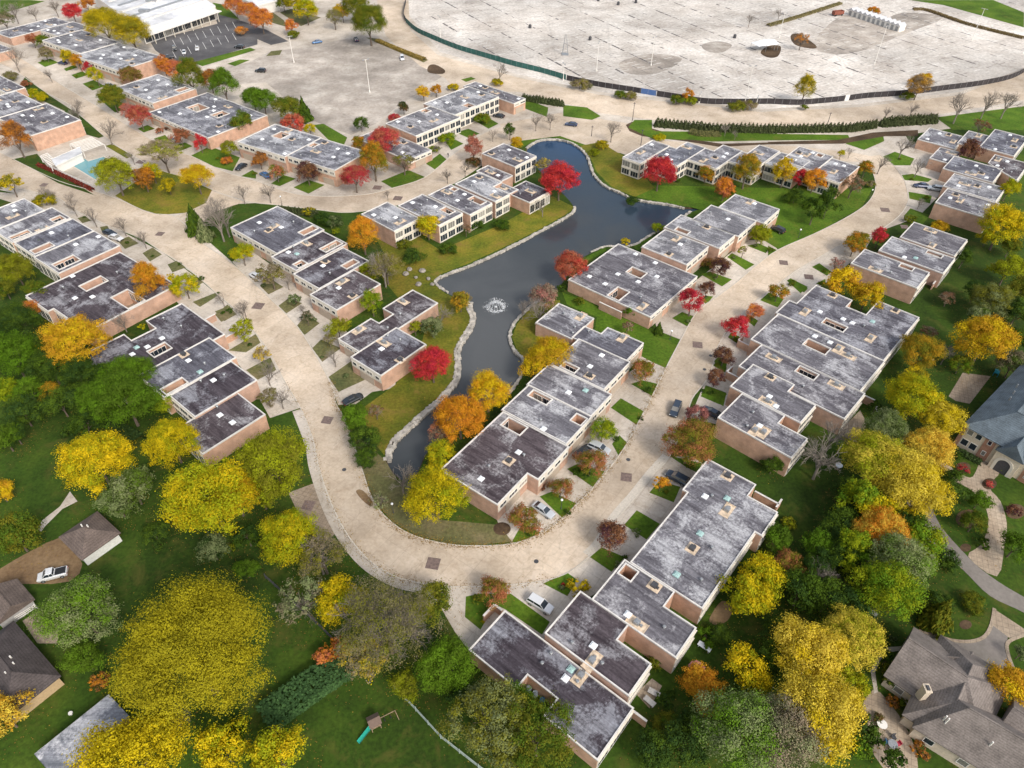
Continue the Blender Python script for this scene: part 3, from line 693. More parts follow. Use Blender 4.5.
   [('Q',180,445),('T',568,458),('S',540,505),('P',620,490),('V',600,525),('V',465,380),('V',420,430)], [((120,185),(178,128),1.9),((178,128),(215,155),1.9),((888,672),(952,732),2.0)]),
]
for r in H_: wrow(r[0], r[1], r[2])
for k, r in enumerate(H_): build_house(r, k)
# ------------------------------------------------------------------ ground, pond, roads
POND = [(527,147.5),(537,141),(552,139),(567,141),(579.5,147.5),(588,157.5),(593,172.5),(604.5,185),(619.5,192),(635,199),(666.5,204),(684,207.7),(702,207),(690,212),(686,215),(668,226),(651,235),(632,245.4),(606.4,246.4),(591,252.3),(575,263),(560,285),(540,300),(527,310),(515,323),(510,337),(515,350.5),(524,360),(520,378),(508,395),(480,410),(455,430),(428.5,449),(416,474),(403.5,480),(391,469),(387,459),(392,444),(403.5,431.5),(428.5,409),(440,399),(455.6,380),(457.6,364),(457.6,348.6),(469,329),(473,317),(469,307.6),(471,301),(460,298),(446,292),(435,283),(441,276),(471,264.5),(512,245.5),(542,229.5),(560,220),(572,212),(574,206),(565,195),(552,183),(540,170),(530,158)]
PW = smooth_path([G('F', *p) for p in POND], 3, True)
PW = [Vector((p.x, p.y, 0)) for p in PW]
if area2(PW) < 0: PW.reverse()
SHORE = [Vector((p.x, p.y, 0)) for p in offset_poly([Vector((p.x, p.y)) for p in PW], -.25)]
g = sheet('ground', None, [(-3000, -900), (3000, -900), (3000, 4200), (-3000, 4200)], GRASS, 0, holes=[SHORE[::-1]], world=True)
# banks sloping under water
vs = []; fs = []; n = len(PW)
inn = offset_poly([Vector((p.x, p.y)) for p in PW], .9)
for a, b in zip(SHORE, inn): vs += [(a.x, a.y, 0), (b.x, b.y, -1.6)]
for i in range(n): j = (i + 1) % n; fs.append((2 * i, 2 * j, 2 * j + 1, 2 * i + 1))
o = link('pond_bank', mesh_of('pond_bank', vs, fs), MULCH); o['kind'] = 'structure'
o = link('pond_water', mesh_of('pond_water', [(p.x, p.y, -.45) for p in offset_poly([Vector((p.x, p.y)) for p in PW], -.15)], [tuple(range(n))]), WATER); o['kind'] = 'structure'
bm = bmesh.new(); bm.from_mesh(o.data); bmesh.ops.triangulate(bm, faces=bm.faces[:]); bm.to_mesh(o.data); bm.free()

def stone_edge(label, i0, i1, w, name='stone_edging'):
    """lumpy laid stones along part of the shoreline (indices into POND)"""
    pts = smooth_path([G('F', *p) for p in POND[i0:i1 + 1]], 6)
    rnd = random.Random(i0); vs = []; fs = []
    L = [Vector((p.x, p.y)) for p in pts]
    cum = 0; step = .9; acc = 0
    for a, b in zip(L, L[1:]):
        d = b - a; ln = d.length
        if ln < 1e-6: continue
        u = d / ln; nn = Vector((-u.y, u.x))
        while acc < ln:
            for q in range(max(1, int(w / .75))):
                c = a + u * acc + nn * ((q + .5) * .75 - w / 2 + rnd.uniform(-.12, .12)) * 1.0
                sx, sy, sz = rnd.uniform(.38, .62), rnd.uniform(.3, .5), rnd.uniform(.1, .26); rz = math.atan2(u.y, u.x) + rnd.uniform(-.4, .4)
                cr, sr = math.cos(rz), math.sin(rz); bI = len(vs)
                for z, k in ((-.5, 1.0), (sz * .6, 1.02), (sz, .7)):
                    for x, y in ((-1, -1), (1, -1), (1, 1), (-1, 1)):
                        x2 = x * sx * k * rnd.uniform(.8, 1.1); y2 = y * sy * k * rnd.uniform(.8, 1.1); vs.append((c.x + x2 * cr - y2 * sr, c.y + x2 * sr + y2 * cr, z))
                for z in (0, 4): fs += [(bI + z + t, bI + z + (t + 1) % 4, bI + z + 4 + (t + 1) % 4, bI + z + 4 + t) for t in range(4)]
                fs.append((bI + 8, bI + 9, bI + 10, bI + 11))
            acc += step
        acc -= ln
    o = link(name, mesh_of(name, vs, fs), STONE); tag(o, label, 'stone edging', 'stone edgings around the pond')
stone_edge('pale stone edging curving round the north head of the pond', 0, 11, .8)
stone_edge('narrow stone edging along the pond shore below the whitish-roofed row', 13, 19, .8)
stone_edge('pale stone edging round the grassy point beside the yellow tree and fountain', 22, 29, .9)
stone_edge('broad pale stone wall edging along the west shore beside the crimson tree', 36, 47, 1.6)
stone_edge('rough stone edging along the lawn bank below the glazed pond houses', 49, 57, 1.1)

def L(v, pts, mat=LAWN, z=.02, name='lawn', **k): return sheet(name, v, pts, mat, z, **k)
# far pavements
P0 = [(-260,240),(0,190),(69,205),(140,236),(205,282),(232,262),(190,225),(217,205),(256,203),(350,212),(430,194),(467,171),(483,165),(514,142),(530,133),(545,129),(582,135),(612,150),(640,160),(860,165),(905,180),(912,200),(940,185),(905,135),(1024,118),(1300,100),(1300,-80),(-320,-80)]
sheet('pavement', 'F', P0, DRIVE, .004)
sheet('parking_lot', 'F', [(395,-70),(408,14),(440,52),(520,75),(600,92),(680,100),(760,109),(860,104),(960,92),(1024,68),(1300,-20),(1300,-75)], LOTC, .008)
sheet('parking_lot', 'T10', [(-30,250),(60,205),(200,190),(430,140),(490,160),(690,258),(770,290),(700,335),(640,380),(560,430),(480,495),(380,540),(220,480),(40,330),(-120,340),(-230,290)], LOTT, .008)
sheet('parking_lot', 'T00', [(600,165),(870,95),(850,45),(1030,105),(1030,178),(780,252),(690,252),(620,200)], ASPH, .012)
sheet('parking_lot', 'T10', [(-10,105),(40,118),(130,165),(60,180),(-10,150)], ASPH, .012)
sheet('road', 'F', [(372,-60),(378,10),(386,36),(420,66),(445,78),(455,90),(520,92),(600,113),(660,121),(760,128),(850,127),(905,120),(1024,100),(1300,30),(1300,-5),(1024,70),(960,95),(860,107),(760,112),(680,103),(600,95),(520,78),(438,55),(410,30),(408,-10),(400,-60)], ROADC, .016)
sheet('dirt_patch', 'T20', [(430,250),(560,215),(680,235),(590,290),(470,295)], LOTT, .012, smooth=4)
sheet('dirt_patch', 'T30', [(180,170),(300,60),(430,90),(540,50),(700,70),(560,130),(370,205),(240,215)], LOTT, .012, smooth=3)
sheet('dirt_patch', 'T20', [(760,180),(820,165),(880,180),(840,210),(780,205)], LOTT, .016, smooth=4)
# main loop and upper street
OUT = [(-40,176),(51,196),(69,207),(92,218),(112.5,227.5),(140.6,238.4),(162,252),(182.5,264.5),(202.5,281),(217.5,294.5),(235,309.5),(250,327),(266,347),(276,364.5),(286,384),(301,409),(313.5,441.5),(318.5,466.5),(328.5,496.5),(341,524),(356,546.5),(373.5,564),(396,577),(416,582.5),(446,586.5),(476,587),(510,585),(544,581),(569,572),(589,557),(600.6,545.5),(616,520),(636,496.6),(653,475),(669,457.6),(684.5,424),(692,399),(704.5,383),(712,367),(721,340),(738.6,317),(758,299),(781.6,281.7),(797,270),(815.5,259.5),(850.5,240),(878,231),(899,216),(908,202),(907.5,192),(904,180),(894,166),(880,155)]
INN = [(-40,140),(0,152.8),(19.5,162.5),(58.6,181),(97.7,192),(120,200),(150,213),(172,215.5),(185,224.5),(197.5,239.5),(230,262),(256,285),(271,299.5),(293.5,322),(311,347),(331,384),(336,404),(346,421.5),(361,466.5),(373.5,501.5),(393.5,524),(416,536.5),(446,544),(473.5,546),(512,544),(539.5,534),(562,519),(577,504),(594.5,486.5),(622,451.5),(637,425),(652,396.5),(662,376),(677,347),(697,312),(717,297),(737,282),(754.5,267),(778,250),(813,234.5),(843,219.5),(863,207),(872,197),(875.5,187),(874,176),(868,166),(855,158)]
OW = smooth_path([G('F', *p) for p in OUT], 4); IW = smooth_path([G('F', *p) for p in INN], 4)
sheet('road', None, [(p.x, p.y) for p in OW] + [(p.x, p.y) for p in reversed(IW)], ROADC, .03, world=True)
S1U = [(-10,40),(27,62),(60,84),(100,108),(133,129),(165,147),(192,156.5),(225,172),(256,181),(290,193),(326,196.5),(366,194.5),(391,188.6),(424,178),(447.7,159),(465,146),(485,133),(512,124),(560,118)]
S1L = [(-30,52),(10,68),(25,77.6),(47,93),(70,105),(84,118.6),(109,140),(133,155.7),(160,170),(190,179),(217,192),(240,199),(256,203),(276,205),(318.5,210),(351,212.5),(399,205),(430,194.5),(455.5,182.7),(478,168),(497,154),(514,141),(570,132)]
A = smooth_path([G('F', *p) for p in S1U], 4); B = smooth_path([G('F', *p) for p in S1L], 4)
sheet('road', None, [(p.x, p.y) for p in A] + [(p.x, p.y) for p in reversed(B)], ROADC, .03, world=True)
sheet('road', 'F', [(190,180),(217,193),(245,202),(232,206),(212,213),(200,226),(196,238),(180,228),(165,219),(185,213),(206,203)], ROADC, .026)
sheet('road', 'F', [(500,124),(560,113),(640,125),(650,140),(700,143),(790,146),(850,152),(890,160),(905,178),(880,170),(860,162),(780,158),(640,156),(600,150),(560,136),(510,142)], ROADC, .022)
for nm, ln in (('kerb', OW), ('kerb', IW), ('kerb', A[:-10]), ('kerb', B[:-10])):
    ribbon(nm, ln, .22, 0, .11, KERB)
ribbon('kerb', [p + Vector((0, 0, 0)) for p in smooth_path([G('F', *p) for p in [(318.5,466.5),(328.5,496.5),(341,524),(356,546.5),(373.5,564),(396,577),(416,582.5)]], 4)], .22, 0, .13, KERB)
GW = [p for p in smooth_path([G('F', *p) for p in [(301,409),(313.5,441.5),(318.5,466.5),(328.5,496.5),(341,524),(356,546.5),(373.5,564),(396,577),(416,582.5),(446,586.5)]], 4)]
def side(line, d):
    out = []
    for i, p in enumerate(line):
        t = (line[min(i + 1, len(line) - 1)] - line[max(i - 1, 0)]); t = Vector((t.x, t.y)).normalized(); out.append((p.x - t.y * d, p.y + t.x * d))
    return out
sheet('gutter', None, side(GW, .15) + side(GW, -1.9)[::-1], DRIVE, .05, world=True)
G2 = smooth_path([G('F', *p) for p in [(589,557),(600.6,545.5),(616,520),(636,496.6),(653,475),(669,457.6)]], 4)
sheet('gutter', None, side(G2, -.15) + side(G2, 1.5)[::-1], KERB, .05, world=True)
# driveway strips in front of the houses
dr = 'driveway'
sheet(dr, 'F', [(-30,190),(51,196),(69,207),(115,228),(162,252),(200,280),(235,310),(252,330),(270,352),(286,384),(300,408),(270,418),(245,372),(222,345),(185,310),(150,275),(118,250),(75,225),(20,205)], DRIVE, .012)
sheet(dr, 'F', [(232,262),(256,285),(272,300),(294,322),(312,347),(330,382),(338,405),(356,404),(372,392),(396,388),(395,375),(345,330),(300,285),(250,250)], DRIVE, .012)
sheet(dr, 'F', [(512,544),(539.5,534),(562,519),(577,504),(594.5,486.5),(622,451.5),(637,425),(652,396.5),(662,376),(648,360),(625,375),(605,405),(560,455),(530,485),(497,520),(503,535)], DRIVE, .012)
sheet(dr, 'F', [(677,347),(697,312),(717,297),(737,282),(754.5,267),(778,250),(770,240),(745,240),(720,262),(690,285),(655,322),(660,338)], DRIVE, .012)
sheet(dr, 'F', [(704.5,383),(712,367),(721,340),(738.6,317),(758,299),(781.6,281.7),(797,270),(815.5,259.5),(850,240),(875,233),(865,250),(830,280),(812,292),(775,330),(745,375),(720,425),(690,418)], DRIVE, .012)
sheet(dr, 'F', [(416,582.5),(446,586.5),(476,587),(510,585),(544,581),(569,572),(589,557),(600.6,545.5),(616,520),(636,496.6),(653,475),(669,457.6),(690,455),(706,466),(632,570),(582,602),(545,640),(505,620),(472,655),(455,632),(440,606)], DRIVE, .012)
sheet(dr, 'F', [(904,182),(908,202),(899,216),(880,231),(905,222),(920,215),(945,190),(955,160),(925,140),(900,150),(890,160)], DRIVE, .012)
sheet(dr, 'T12', [(130,435),(230,398),(262,470),(330,590),(260,640),(170,520)], PAVE, .018)
sheet('path', 'T21', [(500,655),(560,645),(640,690),(600,768),(530,740)], DRIVE, .018)
# street-front lawn pads
PADS = []
for v, pads in {
 'T01': [[(470,195),(515,178),(555,205),(500,228)], [(570,245),(610,222),(648,250),(600,278)], [(670,290),(715,272),(750,300),(690,322)], [(760,345),(800,335),(815,360),(790,378)], [(400,140),(430,135),(440,155),(410,165)], [(310,105),(340,95),(365,115),(330,125)], [(860,490),(910,450),(948,490),(885,520)], [(770,440),(870,400),(880,410),(800,460)]],
 'L1': [[(690,110),(765,80),(800,125),(740,160)], [(760,310),(900,225),(925,270),(850,320)], [(850,410),(975,345),(1005,410),(910,460)]],
 'T11': [[(15,375),(55,345),(110,380),(50,410)], [(90,455),(130,425),(185,445),(120,487)], [(160,540),(200,490),(255,525),(195,572)], [(225,625),(260,590),(340,625),(265,680)], [(290,740),(390,670),(440,750),(330,800)]]}.items():
    for p in pads: L(v, p, VERGE); PADS.append((v, p))
for v, pads in {
 'T22': [[(475,0),(520,-15),(585,0),(560,48)], [(395,95),(435,57),(528,110),(500,165)], [(400,240),(430,205),(460,235),(428,290)], [(220,340),(260,320),(370,350),(322,412)], [(110,450),(160,430),(260,480),(200,535)], [(0,630),(40,560),(115,595),(20,640)], [(755,50),(775,5),(860,40),(830,82)]],
 'T21': [[(640,505),(680,480),(735,500),(705,540)], [(750,430),(780,415),(805,418),(778,450)], [(755,330),(790,318),(880,350),(840,378)], [(860,260),(880,245),(970,290),(935,312)], [(940,215),(985,205),(1030,225),(1015,245)]],
 'M4': [[(410,155),(455,115),(530,150),(500,192)], [(545,50),(655,95),(635,115),(590,95)], [(695,70),(745,45),(745,85)], [(170,490),(190,460),(240,500),(230,525)], [(330,250),(350,225),(400,260),(380,290)], [(245,345),(262,320),(310,345),(290,375)]],
 'L4': [[(70,110),(100,80),(140,110),(130,165)], [(5,275),(40,235),(135,270),(120,340)]],
 'M1': [[(840,435),(905,360),(1024,430),(955,510)], [(665,600),(725,550),(845,600),(775,675)], [(425,735),(550,680),(600,715),(550,800)]],
 'M2': [[(150,270),(200,210),(310,240),(275,320)], [(250,80),(420,120),(400,170),(340,140)]],
 'M3': [[(30,85),(100,70),(190,70),(260,70),(460,215),(420,280),(230,150),(180,125),(105,255),(25,190)]],
 'K4': [[(630,290),(690,265),(790,300),(770,335),(650,335)], [(725,385),(780,378),(880,405),(860,420),(740,410)], [(760,470),(880,490),(870,530),(765,505)], [(735,595),(770,555),(870,590),(830,640)]],
 'T31': [[(175,300),(205,285),(255,320),(235,335)], [(75,355),(90,345),(160,380),(130,405)], [(400,195),(440,190),(530,170),(480,230)], [(0,215),(40,235),(0,260)]]}.items():
    for p in pads: L(v, p); PADS.append((v, p))
# greens on the far pavement
L('F', [(115,196),(137,181),(163,171),(185,178),(212,190),(206,203),(185,213),(160,215),(140,209)], OLIVE, .034)
L('K2', [(540,440),(575,430),(680,490),(650,505)], OLIVE, .034)
L('K2', [(60,510),(190,480),(270,580),(400,640),(480,690),(500,698),(300,632),(100,522)], GRASS, .034)
L('K2', [(130,85),(250,180),(370,258),(440,308),(535,390),(505,400),(400,370),(330,260),(200,200),(100,130)], GRASS, .026)
for p in [[(150,250),(200,235),(235,250),(180,268)], [(255,275),(300,258),(310,270),(265,285)], [(285,300),(330,285),(350,300),(305,315)], [(330,335),(375,320),(420,345),(370,362)], [(390,390),(420,350),(490,380),(500,440),(460,450)], [(550,515),(590,500),(620,515),(575,530)], [(615,555),(660,540),(680,560),(640,575)], [(680,585),(740,570),(770,585),(720,605)], [(765,622),(840,585),(960,630),(930,685),(850,665)], [(965,705),(1010,680),(1024,690),(1024,715)], [(770,250),(1000,190),(1024,200),(810,265)], [(910,255),(960,238),(1000,240),(940,265)], [(0,0),(120,0),(180,5),(60,40),(0,55)], [(850,10),(900,20),(960,80),(880,60)]]:
    L('T00', p); PADS.append(('T00', p))
for p in [[(230,500),(270,495),(365,550),(350,585),(290,560)], [(500,725),(610,680),(680,710),(550,755)], [(150,750),(210,720),(275,740),(210,775)], [(60,735),(110,700),(160,715),(95,745)], [(680,655),(735,615),(765,640),(715,678)], [(755,560),(800,560),(830,575),(780,600)], [(800,530),(850,515),(895,535),(850,552)], [(870,480),(920,465),(970,495),(930,515)], [(820,318),(860,308),(880,315),(840,328)]]:
    L('T10', p)
for p in [[(40,225),(60,205),(105,200),(95,220)], [(95,50),(140,35),(260,70),(180,105)], [(440,150),(490,155),(690,240),(670,250),(480,170)], [(40,30),(110,80),(130,110),(60,90)]]: L('T10', p, VERGE)
sheet('flower_bed', 'T10', [(690,265),(715,258),(755,280),(745,296),(690,290)], MULCH, .034, smooth=4)
for p in [[(40,430),(60,400),(145,430),(140,468)], [(205,465),(205,420),(300,430),(355,465),(320,480)], [(465,510),(490,480),(560,480),(560,520),(700,560),(560,555)], [(570,525),(1024,530),(1024,562),(800,567),(690,557)]]: L('T20', p, LAWN, .034)
for p in [[(0,535),(320,540),(330,560),(0,562)], [(330,560),(460,540),(465,565),(385,600),(310,575)], [(670,470),(1024,425),(1100,420),(1100,520),(900,520),(740,520)], [(560,0),(700,20),(1024,110),(1024,50),(900,0)]]: L('T30', p, LAWN, .034)
sheet('flower_bed', 'T20', [(455,500),(480,487),(530,505),(700,555),(840,575),(1024,570),(1024,578),(830,588),(690,565),(520,545),(470,525)], MULCH, .032)
sheet('flower_bed', 'T30', [(0,568),(280,560),(420,530),(600,520),(600,545),(470,545),(300,575),(0,578)], MULCH, .036)
sheet('flower_bed', 'T30', [(90,145),(120,135),(190,180),(180,195),(110,180)], MULCH, .03, smooth=4)
sheet('flower_bed', 'T30', [(-30,210),(0,185),(50,185),(40,225),(0,230)], MULCH, .03, smooth=4)
L('F', [(519,136),(530,131),(545,129),(582,135),(605,142),(625,157),(622,175),(640,185),(860,190),(874,186),(862,207),(820,231),(778,249),(755,235),(720,215),(703,210),(684,206),(640,198),(613,189),(596,172),(590,157),(580,146),(567,139.5),(552,137.5),(537,139.5),(527,145),(520,148)], LAWN, .012)
L('F', [(625,157),(655,188),(635,197),(613,188),(597,172),(590,157),(580,146),(600,142)], OLIVE, .018)
L('F', [(362,212),(400,225),(440,250),(500,225),(552,196),(574,207),(571,211),(558,219),(542,228),(512,243.5),(471,262.5),(440,274.5),(434,283),(420,270),(385,255)], OLIVE, .012)
L('F', [(385,255),(420,270),(434,284),(446,294),(459,300),(468,302),(466,308),(471,318),(466,330),(455,349),(455,364),(453,380),(438,397),(426,407),(402,430),(390,442),(384,455),(372,440),(360,410),(395,385),(420,350),(430,310),(400,300),(375,270)], OLIVE, .012)
L('F', [(527,312),(540,302),(560,300),(560,320),(545,345),(522,377),(526,360),(517,350),(512,337),(517,324)], OLIVE, .012)
L('F', [(345,425),(385,460),(400,485),(420,480),(440,520),(500,525),(512,542),(473,545),(446,543),(416,535),(393,522),(373,500),(361,466)], VERGE, .010)
L('T21', [(480,520),(560,545),(672,590),(615,705),(560,680),(330,560),(340,500),(220,450),(200,400),(300,440)], LAWN, .012)
L('T21', [(300,260),(370,220),(380,235),(280,290)], LAWN, .012); L('T21', [(480,210),(560,180),(560,200),(500,235)], LAWN, .012)
# lower corners
L('T02', [(0,300),(0,120),(180,60),(330,120),(300,330),(270,430),(160,560),(60,600),(0,560)], GRASS, .008)
sheet('path', 'T02', [(150,580),(170,545),(240,490),(280,430),(310,470),(250,500),(180,570),(165,590)], DRIVE, .02)
sheet('driveway', 'T02', [(-60,790),(0,740),(120,670),(240,615),(280,650),(330,720),(280,790),(120,800)], DIRT, .02, smooth=2)
sheet('patio', 'T03', [(90,180),(150,140),(240,200),(230,270),(150,270)], PAVE, .02)
L('T13', [(170,580),(420,400),(540,450),(860,768),(60,800)], GRASS, .01)
sheet('dirt_patch', 'T23', [(790,170),(840,100),(880,130),(860,180),(810,195)], DIRT, .016, smooth=4)
sheet('patio', 'T23', [(495,470),(560,410),(600,440),(550,530)], PAVE, .02)
sheet('patio', 'L4', [(760,420),(820,360),(855,430),(810,530),(700,480)], PAVE, .02)
RD = smooth_path([G('F', *p) for p in [(905,500),(918,522),(928,540),(963,570),(990,596),(1028,615),(1080,650)]], 4); RE = smooth_path([G('F', *p) for p in [(930,500),(940,525),(968,557),(990,576),(1024,597),(1090,630)]], 4)
sheet('road', None, [(p.x, p.y) for p in RD] + [(p.x, p.y) for p in reversed(RE)], ASPB, .02, world=True)
sheet('driveway', 'T32', [(690,310),(720,325),(780,365),(820,370),(860,300),(930,345),(885,410),(930,470),(955,560),(945,650),(915,770),(800,690),(850,645),(880,570),(872,500),(830,440),(780,405),(700,365)], PAVE, .028, smooth=3)
sheet('driveway', 'T33', [(595,225),(640,232),(720,255),(800,262),(860,245),(895,195),(960,240),(948,300),(985,375),(880,395),(800,335),(690,300)], ASPB, .026)
sheet('driveway', 'T33', [(900,130),(1030,215),(1030,240),(965,248),(888,190)], PAVE, .03)
ribbon('kerb', smooth_path([G('T33', *p) for p in [(590,250),(605,222),(660,235),(740,258),(810,262),(865,243),(893,195),(905,130)]], 4), .55, 0, .1, PAVE)
ribbon('kerb', smooth_path([G('T33', *p) for p in [(985,378),(965,330),(955,275),(985,250),(1040,232)]], 4), .55, 0, .1, PAVE)
sheet('patio', 'T33', [(370,540),(420,455),(480,500),(560,620),(600,768),(460,768),(400,650)], PAVE, .02, smooth=2)
sheet('patio', 'L6', [(380,480),(500,280),(740,310),(560,545),(440,520)], PAVE, .02)
sheet('path', 'T33', [(425,470),(410,380),(440,310),(480,285),(550,280),(555,295),(485,305),(450,335),(428,385),(440,465)], DRIVE, .024)
for v, x, y, r in [('T32', 780, 335, 30), ('T32', 885, 400, 30), ('T32', 790, 655, 22), ('T32', 990, 510, 40), ('T32', 800, 540, 50), ('M1', 215, 455, 45), ('T33', 790, 195, 25)]:
    sheet('flower_bed', v, [(x + r * math.cos(t * PI / 4), y + r * .75 * math.sin(t * PI / 4)) for t in range(8)], MULCH, .034, smooth=3)
# dark square paver patches and stains on the street
for v, x, y, s in [('T01', 640, 168, 2.6), ('L1', 913, 82, 3.2), ('T11', 10, 457, 3.0), ('T12', 285, 145, 2.6), ('T12', 210, 485, 2.6), ('T12', 708, 718, 2.8), ('T22', 457, 373, 2.6), ('T21', 742, 612, 2.8), ('T31', 62, 283, 2.8), ('T31', 163, 340, 2.8), ('T31', 468, 72, 3.2), ('K1', 245, 350, 3.2), ('K1', 140, 295, 3.2), ('K2', 720, 522, 3.2), ('K2', 225, 640, 2.6), ('T10', 485, 750, 3), ('K4', 740, 650, 2.6)]:
    c = G(v, x, y); a = .62; q = [(c.x + s * .6 * math.cos(a + k * PI / 2), c.y + s * .6 * math.sin(a + k * PI / 2)) for k in range(4)]
    sheet('road_patch', None, q, PATCH, .042, world=True)
for v, x, y in [('T22', 97, 710), ('T12', 353, 343), ('T22', 465, 303), ('T21', 795, 655), ('T21', 770, 710)]:
    c = G(v, x, y); sheet('manhole_cover', None, [(c.x + .45 * math.cos(k * PI / 5), c.y + .45 * math.sin(k * PI / 5)) for k in range(10)], DGREY, .042, world=True)
sheet('road_stain', 'T12', [(400,430),(425,425),(465,470),(460,490),(425,465)], DIRT, .040, smooth=4)
# stall lines of the big lot
lot = [G('F', *p) for p in [(420,-40),(414,20),(445,50),(520,72),(600,89),(680,97),(760,105),(860,100),(960,88),(1020,64),(1120,20),(1120,-40)]]
lotp = [Vector((p.x, p.y)) for p in lot]
a0 = G('T30', 480, 170); a1 = G('T30', 780, 270); ld = Vector((a1.x - a0.x, a1.y - a0.y)).normalized(); ln = Vector((-ld.y, ld.x))
m1 = MB(); m2 = MB(); rnd = random.Random(3)
o0 = Vector((a0.x, a0.y))
for i in range(-22, 24):
    for j in range(-60, 60):
        c = o0 + ln * (i * 9.2) + ld * (j * 7.0); e = c + ld * 7.0
        if inside(lotp, c.x, c.y) and inside(lotp, e.x, e.y):
            if rnd.random() < (.8 if i % 2 else .45): m1.beam(c, c + ld * rnd.uniform(2, 6.9), rnd.uniform(.3, 1.1) if i % 2 else rnd.uniform(.15, .4), .010, .013)
            for k in range(2):
                q = c + ld * (3.5 * k)
                if rnd.random() < .75: (m2 if rnd.random() < .6 else m1).beam(q, q + ln * 4.6, .24, .012, .015)
m1.build('lot_joints', MARK)['kind'] = 'structure'; m2.build('lot_markings', MARKW)['kind'] = 'structure'
m2 = MB()
for k in range(9):
    for r_ in range(2):
        a = G('T00', 690 + k * 30, 205 - k * 9 - r_ * 45); b = G('T00', 705 + k * 30, 232 - k * 9 - r_ * 45); m2.beam(a, b, .15, .016, .019)
m2.build('lot_markings', MARKW)['kind'] = 'structure'
# ------------------------------------------------------------------ foliage meshes (shared between trees, tinted per tree)
def np_mesh(name, V, F4, clump=None, leaf=None):
    me = bpy.data.meshes.new(name); nf = len(F4)
    me.vertices.add(len(V)); me.vertices.foreach_set('co', V.astype(np.float32).ravel())
    me.loops.add(nf * 4); me.loops.foreach_set('vertex_index', F4.astype(np.int32).ravel())
    me.polygons.add(nf); me.polygons.foreach_set('loop_start', np.arange(0, nf * 4, 4, dtype=np.int32)); me.polygons.foreach_set('loop_total', np.full(nf, 4, dtype=np.int32))
    for nm, a in (('clump', clump), ('leaf', leaf)):
        if a is not None:
            at = me.attributes.new(nm, 'FLOAT', 'FACE'); at.data.foreach_set('value', a.astype(np.float32))
    me.update(); me.validate(); me.materials.append(LEAF); return me

def leaf_quads(rng, C, Nn, size, asp=.7):
    n = len(C); t = rng.normal(size=(n, 3)); t -= (t * Nn).sum(1, keepdims=True) * Nn; t /= np.linalg.norm(t, axis=1, keepdims=True) + 1e-9
    b = np.cross(Nn, t); s = (size * rng.uniform(.6, 1.35, n))[:, None]
    V = np.stack([C - t * s - b * s * asp * .35, C - b * s * asp + t * s * .1, C + t * s + b * s * asp * .3, C + b * s * asp - t * s * .15], 1).reshape(-1, 3)
    return V, np.arange(4 * n).reshape(-1, 4)

def crown_mesh(seed, n, ncl, size, kind):
    """unit crown: radius 1, centred on 0; leaf sprays gathered in clumps around branch ends"""
    rng = np.random.default_rng(seed)
    vz = {'r': .88, 'o': 1.3, 'a': .62, 's': .72, 't': .7}[kind]
    D = rng.normal(size=(ncl, 3)); D /= np.linalg.norm(D, axis=1, keepdims=True)
    if n > 10000:                          # even spread of boughs on the big crowns
        q_ = np.arange(ncl) + .5; ph = q_ * 2.39996; zz = 1 - 2 * q_ / ncl; D = np.stack([np.sqrt(1 - zz ** 2) * np.cos(ph), np.sqrt(1 - zz ** 2) * np.sin(ph), zz], 1) + rng.normal(size=(ncl, 3)) * .12; D /= np.linalg.norm(D, axis=1, keepdims=True)
    if kind == 's': D[:, 2] = np.abs(D[:, 2]) * .9 - .15
    else: D[:, 2] = np.where(D[:, 2] < -.45, -D[:, 2], D[:, 2])
    rr = rng.uniform(.5, .84, ncl) ** .8
    C = D * rr[:, None]; lob = 1 + (.16 if n < 40000 else .06) * np.sin(3 * np.arctan2(D[:, 1], D[:, 0]) + seed) ; C[:, :2] *= lob[:, None]
    R = rng.uniform(.19, .36, ncl) * (1.12 if kind not in 'at' else .95)
    if n > 10000: R *= .82; C *= (1.0 + .10 * rng.random((ncl, 1)))
    if kind == 'o': R *= (1 - .35 * np.clip(C[:, 2], 0, 1)); C[:, :2] *= (1 - .45 * np.clip(C[:, 2], 0, 1))[:, None]
    w = R ** 2; ns = max(60, min(n // 26, 1500)); si = rng.choice(ncl, ns, p=w / w.sum())       # sprays on each bough
    ds = rng.normal(size=(ns, 3)); ds /= np.linalg.norm(ds, axis=1, keepdims=True)
    ds[:, 2] = np.where((ds[:, 2] < -.2) & (rng.random(ns) < .7), -ds[:, 2], ds[:, 2])
    S = C[si] + ds * (R[si] * rng.uniform(.5, 1.12, ns) ** .5)[:, None]
    ki = rng.integers(0, ns, n); ci = si[ki]
    sg = np.clip(R[ci] * .26, .02, .1)
    off = rng.normal(size=(n, 3)) * sg[:, None]; off[:, 2] *= .7
    P_ = S[ki] + off; d = ds[ki] * .75 + off / (sg[:, None] * 2.2); d /= np.linalg.norm(d, axis=1, keepdims=True)
    P_[:, 2] *= vz
    sprayv = rng.random(ns)[ki]
    Nn = d * 1.25 + rng.normal(size=(n, 3)) * .42 + np.array([0, 0, .12]); Nn /= np.linalg.norm(Nn, axis=1, keepdims=True)
    V, F = leaf_quads(rng, P_, Nn, size)
    return np_mesh('crown', V, F, rng.random(ncl)[ci] * .6 + sprayv * .3, rng.random(n) * .6 + sprayv * .4)

